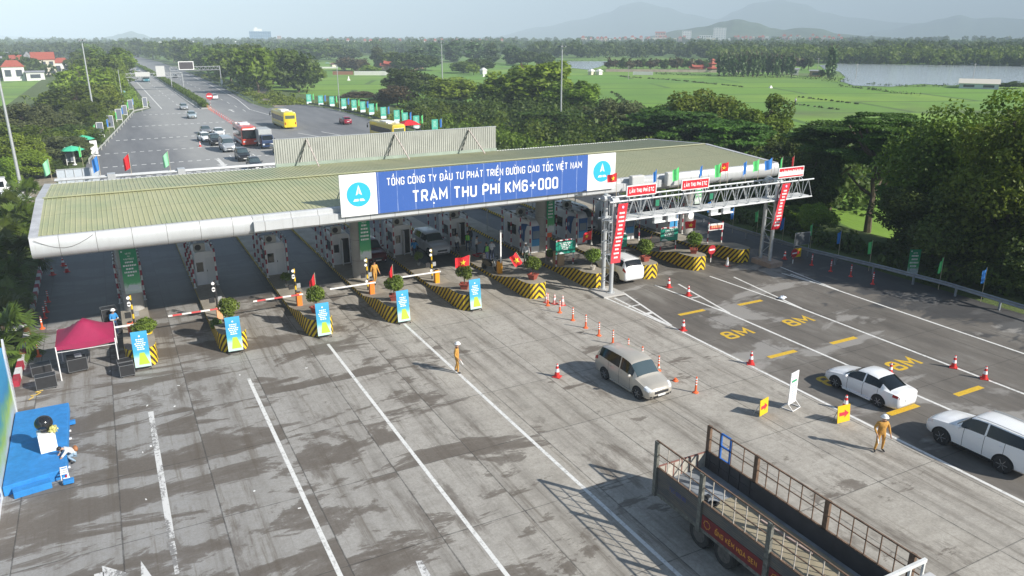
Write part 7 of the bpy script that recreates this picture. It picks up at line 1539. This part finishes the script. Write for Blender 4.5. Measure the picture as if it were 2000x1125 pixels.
# rail, dark panels and umbrellas on the left
LR=[G(175,320),G(200,292),G(222,268),G(245,242),G(262,222)]; LR=[(v.x,v.y) for v in LR]+[(G(292,215).x,G(292,215).y)]
guard_rail('guard_rail','pale steel guard rail along the left edge of the approach',LR,.75,mat('pale_rail',(.45,.45,.42),.5,.3,vary=.15),5,-1)
pd=mat('panel_slate',(.13,.15,.19),.5,vary=.1)
for k,(q,w_,h_) in enumerate((((146,322),1.3,3.0),((135,318),.3,.3),((145,300),1.5,3.0),((175,290),1.4,3.2),((203,268),1.3,3.2),((222,253),1.4,3.2),((238,238),1.4,3.2),((249,228),1.2,3),((260,217),1.3,3.2),((288,212),1.3,3.2))):
    if k in(1,): continue
    v=G(*q); a=thing('advert_frame','dark slate panel in a white frame on the left rail, %s from the canopy'%ORD[max(0,k-1)],'panel',(v.x-.4,v.y,0),R(-4+k*1.5),'slate panels on the left rail')
    w_*=.8; h_*=.84; MB().box(-w_/2,-.03,.5,w_/2,.03,h_).build('panel',pd,a); b=MB()
    for p0,p1 in(((-w_/2,0,0),(-w_/2,0,h_)),((w_/2,0,0),(w_/2,0,h_)),((-w_/2,0,h_),(w_/2,0,h_)),((-w_/2,0,.5),(w_/2,0,.5))): b.bar(p0,p1,.08)
    b.build('frame',white,a)
for k,(q,c) in enumerate((((163,325),'g'),((190,275),'g'),((215,262),'b'),((231,246),'g'),((243,235),'b'),((263,215),'b'),((253,222),'g'))):
    v=G(*q); flag('flag','small %s flag between the slate panels on the left rail, %s from the canopy'%(cn[c],ORD[k]),(v.x,v.y,0),.5,1.5,fgreen if c=='g' else fblue,2.9,droop=.6,seed=k+40,group='flags on the left rail')
um=mat('umbrella_green',(.06,.48,.28),.6,vary=.1,vscale=2)
for k,(px,py,Y) in enumerate(((143,306,127),(152,292,134),(165,286,140))):
    v=PY(px,py,Y); a=thing('parasol',('nearest','middle','farthest')[k]+' of three green parasols by the left rail','parasol',(v.x,v.y,0),0,'green parasols'); n=8; r=1.65
    b=MB(); b.add([(r*math.cos(2*PI*i/n),r*math.sin(2*PI*i/n),2.15) for i in range(n)]+[(r*.5*math.cos(2*PI*i/n),r*.5*math.sin(2*PI*i/n),2.55) for i in range(n)]+[(0,0,2.75)],[(i,(i+1)%n,n+(i+1)%n,n+i) for i in range(n)]+[(n+i,n+(i+1)%n,2*n) for i in range(n)])
    b.build('canopy',um,a); MB().tube((0,0,0),(0,0,2.8),.03,6).build('pole',white,a); MB().tube((0,0,0),(0,0,.12),.3,10).build('base',white,a)
v=G(186,304); a=thing('panel_stand','white folding stand at the end of the left rail near the parasols','panel stand',(v.x,v.y,0),.3); MB().box(-.5,-.03,.3,.5,.03,2.3).build('panel',white,a); MB().box(-.6,-.5,0,.6,.5,.06).build('stand_base',white,a)
# right rail, green banners and flags
RRp=[(48.4,210),(51,198),(51.4,188),(52.4,176),(52.6,157),(52.6,120),(52.4,82)]
guard_rail('guard_rail','dark guard rail along the green banners right of the far plaza',RRp,.75,mat('dark_green_rail',(.06,.085,.075),.6,vary=.2),5)
guard_rail('guard_rail','guard rail along the right side of the right carriageway',[(36.9,222),(39.9,294),(41.5,380),(41.8,450),(41.3,600)],.75,mat('green_grey_rail2',(.14,.19,.13),.6,vary=.2),8)
bx=[600,623,645,668,688,705,722,745,771,787,809,845]; by_=[207,210,212,217,220,224,229,237,244,250,257,266]
for k,(x,y) in enumerate(zip(bx,by_)):
    v=G(x,y); a=thing('roadside_banner','green and white banner behind the far right rail, %s from the left'%ORD[k],'banner',(v.x+.7,v.y+.5,.2),R(8),'green banners on the far right rail')
    MB().box(-.65,-.03,.3,.65,.03,2.75).build('banner_sheet',gm2 if 'gm2' in globals() else mat('teal_banner',(.05,.36,.27),.6,vary=.12,vscale=2),a); MB().box(-.64,-.035,.3,.64,-.031,.85).build('banner_foot',mat('banner_foot_pale',(.6,.68,.7),.5),a)
    b=MB(); textrows(b,1.1,1.3,2.5,5,-.036,k+3,.8); b.build('banner_text',mat('banner_text_pale',(.35,.62,.5),.5),a)
    c='gb'[k%2]; flag('flag','%s flag beside the green banners on the far right rail, %s from the left'%(cn[c],ORD[k]),(v.x+2.1,v.y+.5,.2),.6,1.6,fgreen if c=='g' else fblue,2.9,droop=.5,seed=k+60,group='flags on the far right rail')
# ---- buildings
def pxbox(a,name,q0,q1,D,dep,m,zb=-.6,rot=0):
    "box whose front spans two pixels at distance D"
    l=PD(q0[0],q0[1],D); r=PD(q1[0],q0[1],D); return l,r
def house(label,q0,q1,D,dep,wm,roofm=None,roofh=1.5,wins=(2,1),cat='house',group=None,zb=-.5,roofkind='gable',winm=None,name='house'):
    l,r=PD(q0[0],q0[1],D),PD(q1[0],q0[1],D); c=(l+r)/2; w=(Vector((r.x,r.y,0))-Vector((l.x,l.y,0))).length; h=l.z-zb; ang=math.atan2(r.y-l.y,r.x-l.x)
    a=thing(name,label,cat,(c.x,c.y,zb),ang,group)
    MB().box(-w/2,0,0,w/2,dep,h).build('wall',wm,a)
    if roofm:
        e=.4
        if roofkind=='gable': b=MB(); b.extx([(-e,h),(dep/2,h+roofh),(dep+e,h),(dep+e,h+.12),(dep/2,h+roofh+.14),(-e,h+.12)],-w/2-e,w/2+e)
        elif roofkind=='front': b=MB(); b.add([(-w/2-e,-e,h),(0,-e,h+roofh),(w/2+e,-e,h),(-w/2-e,dep+e,h),(0,dep+e,h+roofh),(w/2+e,dep+e,h)],[(0,1,4,3),(1,2,5,4),(0,2,1),(3,4,5)])
        else: b=MB(); b.loft([[(-w/2-e,-e,h),(w/2+e,-e,h),(w/2+e,dep+e,h),(-w/2-e,dep+e,h)],[(-w/4,dep*.4,h+roofh),(w/4,dep*.4,h+roofh),(w/4,dep*.6,h+roofh),(-w/4,dep*.6,h+roofh)]])
        b.build('roof',roofm,a)
    nx,ny=wins
    for i in range(nx):
        for j in range(ny):
            x=-w/2+w*(i+.5)/nx; z=h*(j+.55)/ny; ww,wh=w/nx*.28,h/ny*.24; MB().box(x-ww,-.06,z-wh,x+ww,.0,z+wh).build('window',winm or mat('window_dark',(.06,.07,.085),.3),a)
    return a,w,h,dep
rt=mat('red_tile_roof',(.33,.075,.045),.7,vary=.2,vscale=1.5); cw=mat('cream_wall',(.62,.57,.46),.7,vary=.08,vscale=.5); ww_=mat('white_wall',(.66,.66,.63),.7,vary=.08,vscale=.5); gw=mat('grey_wall',(.42,.42,.40),.8,vary=.1); gr_=mat('grey_roof',(.28,.28,.30),.6,vary=.1)
HG='houses at the far left'
house('low pale house with red tiled roof and red window hoods at the far left',(2,131),(46,131),395,9,ww_,rt,2.6,(2,1),group=HG,roofkind='hip')
for x in(-3.2,3.2): pass
house('pale flat annexe with slate roof right of the low red roofed house',(50,142),(86,142),392,8,ww_,gr_,.5,(1,1),group=HG)
a,w,h,d=house('tall cream house with pointed grey gable at the far left',(42,116),(66,116),440,9,cw,gr_,3.4,(2,2),group=HG,roofkind='front')
a,w,h,d=house('two storey cream house with big red roof and arched porch at the far left',(62,117),(106,117),430,10,cw,rt,3.2,(3,2),group=HG)
MB().box(-w*.42,-2.2,h*.42,w*.1,-.07,h*.46).build('balcony',cw,a); 
for x in(-.4,-.15,.1): MB().box(w*x-.25,-2.1,0,w*x+.25,-1.6,h*.42).build('porch_column',cw,a)
house('white house with small red roof and open terrace, rightmost of the far left houses',(104,123),(136,123),435,9,ww_,rt,2.2,(2,1),group=HG,roofkind='hip')
house('red roofed house half hidden behind the low one at the far left',(20,117),(42,117),450,8,cw,rt,2,(2,1),group=HG)
house('small white block at the left edge behind the low house',(-20,122),(22,122),470,8,ww_,None,0,(3,1),group=HG)
house('long grey shed roof beyond the left field',(-40,107),(16,107),620,12,gr_,gr_,1,(0,0),group=HG)
wallm=mat('brick_wall_far',(.30,.14,.09),.85,vary=.2)
def fence_wall(label,q0,q1,h,m,name='boundary_wall'):
    v0,v1=G(*q0,-.5),G(*q1,-.5); a=MB(); a.bar((v0.x,v0.y,-.5+h/2),(v1.x,v1.y,-.5+h/2),.25,h); o=a.build(name,m); tag(o,label,'wall'); return o
fence_wall('brick boundary wall in the field left of the white wall',(650,146),(690,146),1.6,wallm); fence_wall('white boundary wall in front of the temple roofs',(692,147),(760,147),1.9,ww_); fence_wall('short reddish wall beside the banana plants',(483,144),(530,143),1.5,wallm)
fence_wall('low pale wall in front of the cemetery',(560,134),(660,133.5),.9,ww_); fence_wall('long pale balustrade fence before the brown orchard',(1183,140),(1400,141.5),1.3,mat('fence_pink',(.5,.40,.34),.8,vary=.3,vscale=.3)); fence_wall('white block wall in the field by the orchard fence',(1236,146),(1275,146.5),1.5,ww_)
fence_wall('low pale fence right of the temple gate',(1402,141.5),(1560,140),1.1,mat('fence_pale2',(.4,.36,.32),.8,vary=.3,vscale=.3))
# temple with curved roof left, gate and pagoda right
def temple(label,x0,x1,yb,yt,name='temple'):
    v0,v1=G(x0,yb,-.5),G(x1,yb,-.5); w=(v1-v0).length; c=(v0+v1)/2; D=math.hypot(c.x,c.y); h=PD((x0+x1)/2,yt,D).z+.5; a=thing(name,label,'temple',(c.x,c.y,-.5),math.atan2(v1.y-v0.y,v1.x-v0.x))
    MB().box(-w*.42,0,0,w*.42,w*.35,h*.5).build('wall',mat('temple_wall',(.5,.33,.2),.7,vary=.15),a)
    def rf(z,ww,hh,dep): 
        n=8; b=MB(); b.loft([[(-ww+2*ww*i/n,y,z+zz+((abs(i-n/2)/(n/2))**3)*hh*.45) for i in range(n+1)] for y,zz in((-dep*.12,0),(dep*.25,hh*.45),(dep*.5,hh),(dep*.75,hh*.45),(dep*1.12,0))],closed=False,caps=False); return b.build('roof',rt,a)
    rf(h*.45,w*.5,h*.25,w*.35); rf(h*.68,w*.34,h*.3,w*.35)
    for i in range(4): MB().box(w*(-.36+.24*i)-.15,-.2,0,w*(-.36+.24*i)+.15,.1,h*.48).build('column',mat('temple_cream',(.6,.5,.36),.7),a)
    return a
temple('temple with curved red tiled roofs behind the white field wall',742,787,137,120); temple('small red roofed shrine right of the temple',807,828,136,124,'shrine')
temple('three bay red temple gate by the orchard fence',1346,1380,141,127,'temple_gate')
v=G(1390,141,-.5); D=math.hypot(v.x,v.y); a=thing('pagoda','small three tier red pagoda beside the temple gate','pagoda',(v.x,v.y,-.5)); z=0; tm=mat('temple_red',(.34,.12,.08),.7,vary=.2); 
for k,(w,h) in enumerate(((2.4,1.9),(1.5,1.6),(.9,1.2))):
    MB().box(-w*.7,-w*.7,z,w*.7,w*.7,z+h).build('tier_wall',tm,a); MB().loft([[(-w*1.25,-w*1.25,z+h),(w*1.25,-w*1.25,z+h),(w*1.25,w*1.25,z+h),(-w*1.25,w*1.25,z+h)],[(-w*.4,-w*.4,z+h+.8),(w*.4,-w*.4,z+h+.8),(w*.4,w*.4,z+h+.8),(-w*.4,w*.4,z+h+.8)]]).build('roof',rt,a); z+=h+.55
for k,(x,y,c) in enumerate(((548,128,'y'),(564,128,'r'),(651,127,'r'),(598,131,'w'),(944,141,'w'),(1155,142,'b'),(1170,142,'w'))):
    mm=dict(y=mat('shrine_ochre',(.6,.36,.08),.7),r=rt,w=ww_,b=cw)[c]; v=G(x,y+4,-.5); hh=2.6 if k!=4 else 3.0; a=thing('field_shrine',{'y':'ochre','r':'red roofed','w':'white','b':'cream'}[c]+' little tomb shrine in the far field, %s from the left'%ORD[k],'shrine',(v.x,v.y,-.5),.3,'little shrines in the fields'); MB().box(-1.3,-1,0,1.3,1,hh*.6).build('wall',mm if c!='r' else cw,a)
    MB().loft([[(-1.7,-1.4,hh*.6),(1.7,-1.4,hh*.6),(1.7,1.4,hh*.6),(-1.7,1.4,hh*.6)],[(-.6,-.3,hh),(.6,-.3,hh),(.6,.3,hh),(-.6,.3,hh)]]).build('roof',rt if c in'yr' else ww_,a)
for k,(x,y) in enumerate(((681,157),(630,153),(945,150),(1505,172))):
    v=G(x,y,-.5); o=MB().loft([[(-.7,-.4,0),(.7,-.4,0),(.7,.4,0),(-.7,.4,0)],[(-.3,-.2,.7),(.3,-.2,.7),(.3,.2,.7),(-.3,.2,.7)],[(-.15,-.1,1.7-.3*k),(.2,-.1,1.8-.3*k),(.2,.1,1.8-.3*k),(-.15,.1,1.7-.3*k)]]).build('field_tomb',ww_); o.location=(v.x,v.y,-.5); tag(o,'small white tomb marker alone in the rice field, %s of four'%('left of the lamp mast','leftmost','right of the thin mast','right of centre')[k],'tomb')
# white shed by the lake, brick hut, tent
a,w,h,d=house('pale tarpaulin covered shed on the lake shore at the right',(1874,163),(1952,163),322,12,mat('tarp_white',(.55,.60,.66),.6,vary=.1),mat('tarp_roof',(.55,.52,.44),.6,vary=.12),1.3,(2,1),'shed',name='shed')
house('small brick hut with flat roof beside the tall tree on the shore',(1582,139),(1606,139),385,6,mat('brick_hut',(.38,.25,.18),.8,vary=.2),gr_,.4,(1,1),'hut',name='hut')
house('little pale hut behind the plantation of slender trees',(1545,136),(1560,136),400,4,ww_,gr_,.6,(1,1),'hut',name='hut')
# skyline
bb=mat('blue_glass_tower',(.04,.13,.28),.3,vary=.1,vscale=.05); tw=mat('tower_white',(.75,.75,.72),.6,vary=.05); winb=mat('window_band',(.06,.14,.24),.3)
a,w,h,d=house('blue glass hotel block on the horizon left of centre',(487,61),(528,61),1850,18,bb,None,0,(0,0),'tower block',name='tower_block')
for k in range(9): MB().box(-w/2,-.4,h*(k+.5)/9,w/2,-.05,h*(k+.5)/9+.9).build('floor_band',mat('pale_band',(.4,.5,.58),.5),a)
for k in range(10): MB().box(-w/2+w*k/9-.6,-.5,0,-w/2+w*k/9+.6,-.42,h).build('mullion',winb,a)
MB().box(-w*.3,1,h,w*.1,12,h+5).build('roof_crown',tw,a); MB().box(-w*.25,2,h+5,-w*.12,8,h+8).build('roof_sign',tw,a)
a,w,h,d=house('slim brownish tower right of the blue hotel on the horizon',(541,70),(549,70),1750,9,mat('tower_brown',(.42,.30,.26),.7),None,0,(2,6),'tower block',name='tower_block')
house('white tower block on the right below the hill, taller of the two',(1394,54),(1419,54),1750,22,tw,None,0,(5,9),'tower block',name='tower_block',winm=mat('window_grey',(.4,.43,.46),.4))
house('white tower block left of the taller one below the hill',(1333,60),(1351,60),1700,16,tw,None,0,(4,7),'tower block',name='tower_block',winm=mat('window_grey',(.4,.43,.46),.4))
house('broad pinkish hotel left of the white tower blocks',(1280,64),(1300,64),1720,14,mat('pink_wall',(.6,.42,.36),.7),rt,2,(4,4),'hotel',name='hotel')
house('white terraced block between the two white towers',(1366,69),(1392,69),1650,14,tw,None,0,(6,3),'apartment block',name='apartment_block')
house('long white factory roof before the hill',(1514,81),(1544,81),1250,20,tw,None,0,(0,0),'factory',name='factory')
for k,(x0,x1,y,D) in enumerate(((310,345,81.5,1500),(345,400,81,1500),(400,440,80.5,1500),(440,490,80.5,1500),(490,528,82.5,1400))): house('long white terraced row on the left horizon, %s section from the left'%ORD[k],(x0,y),(x1,y),D,10,tw,None,0,(int((x1-x0)/5),2),'terrace','white terraces on the left horizon',name='terraced_row')
rd=random.Random(12); k=0
for x,y in [(1125+i*9.5+rd.uniform(-3,3),rd.uniform(72.5,76.5)) for i in range(30)]+[(1425+i*8+rd.uniform(-3,3),rd.uniform(69,76)) for i in range(28)]+[(640+i*17+rd.uniform(-6,6),rd.uniform(78.5,80)) for i in range(22)]:
    w=rd.uniform(4,8); c=rd.choice([tw,tw,cw,mat('pink_wall',(.6,.42,.36),.7)]); r_=rd.choice([None,rt,rt]); k+=1
    gi=0 if k<=30 else 1 if k<=58 else 2; kk=k-1-(0,30,58)[gi]
    house('%s%s town house, %s from left in the %s'%({'tower_white':'white','cream_wall':'cream','pink_wall':'pink'}[c.name],' red-roofed' if r_ else '',ORD[kk],('hazy row left of the hill','cluster below the hill','far row at centre horizon')[gi]),(x,y),(x+w,y),rd.uniform(1500,1700) if x>1000 else 1300,10,c,r_,3,(2,1),'town house','town houses on the horizon',roofkind='hip',name='town_house')
# paddy banks and reed clumps
lfb=leafmat('bank_green',(.05,.085,.02),.4,.1)
def bank(pts,seed,wd=.5,h=.5,n=14):
    rd=random.Random(seed); b=MB()
    for q0,q1 in zip(pts,pts[1:]):
        v0,v1=G(*q0,-.5),G(*q1,-.5); L=(v1-v0).length; m=max(2,int(L/1.6))
        for i in range(m): c=v0+(v1-v0)*(i+rd.random())/m; leaf_ball(b,(c.x+rd.uniform(-wd,wd),c.y+rd.uniform(-wd,wd),-.35),rd.uniform(.5,1)*wd*1.6,n,.35,rd,h,.2)
    b.build('paddy_bank',lfb,kind='stuff')
bank([(1640,168),(1700,175),(1760,183),(1800,186)],1,.9,.7); bank([(1205,149),(1260,153),(1330,158),(1380,163),(1450,170)],2,.7,.4); bank([(1195,180),(1210,190),(1225,205),(1260,225)],3,.5,.4); bank([(1440,150),(1520,152),(1600,155),(1660,162)],4,2.5,.9,26); bank([(1275,144),(1340,147),(1400,148),(1500,149)],5,1.6,.6,22)
bank([(1500,199),(1560,205),(1640,215)],6,.35,.35); bank([(1560,190),(1680,204)],7,.35,.35)
bank([(1640,126.5),(1700,127),(1800,129)],8,3.5,.5,20); bank([(1800,131),(1870,131.5)],9,2.2,.9,24); bank([(1880,128),(1960,130),(2060,128)],10,3.2,.8,24); bank([(1060,119),(1190,118.5)],11,1.5,.6,16); bank([(1690,165),(1760,169),(1960,167)],12,1.2,.5,16)

rd=random.Random(31); b=MB()
for k in range(13):
    v=G(rd.uniform(210,600),rd.uniform(690,1000)); a_=rd.uniform(0,3); b.obox((v.x,v.y,.008),(rd.uniform(.05,.14),rd.uniform(.04,.09),.012),a_)
b.build('paper_scraps',white,kind='stuff')
t_=thing('yellow_cable','loose yellow cable on the ground behind the low black case','cable',(-5.45,42.9,0)); MB().path([(0,0,.02),(.2,.25,.02),(.05,.5,.02),(.3,.45,.02),(.5,.7,.02),(.25,.85,.02),(.6,.95,.02)],.018,5).build('cable_run',mat('cable_yellow',(.6,.4,.05),.5),t_)
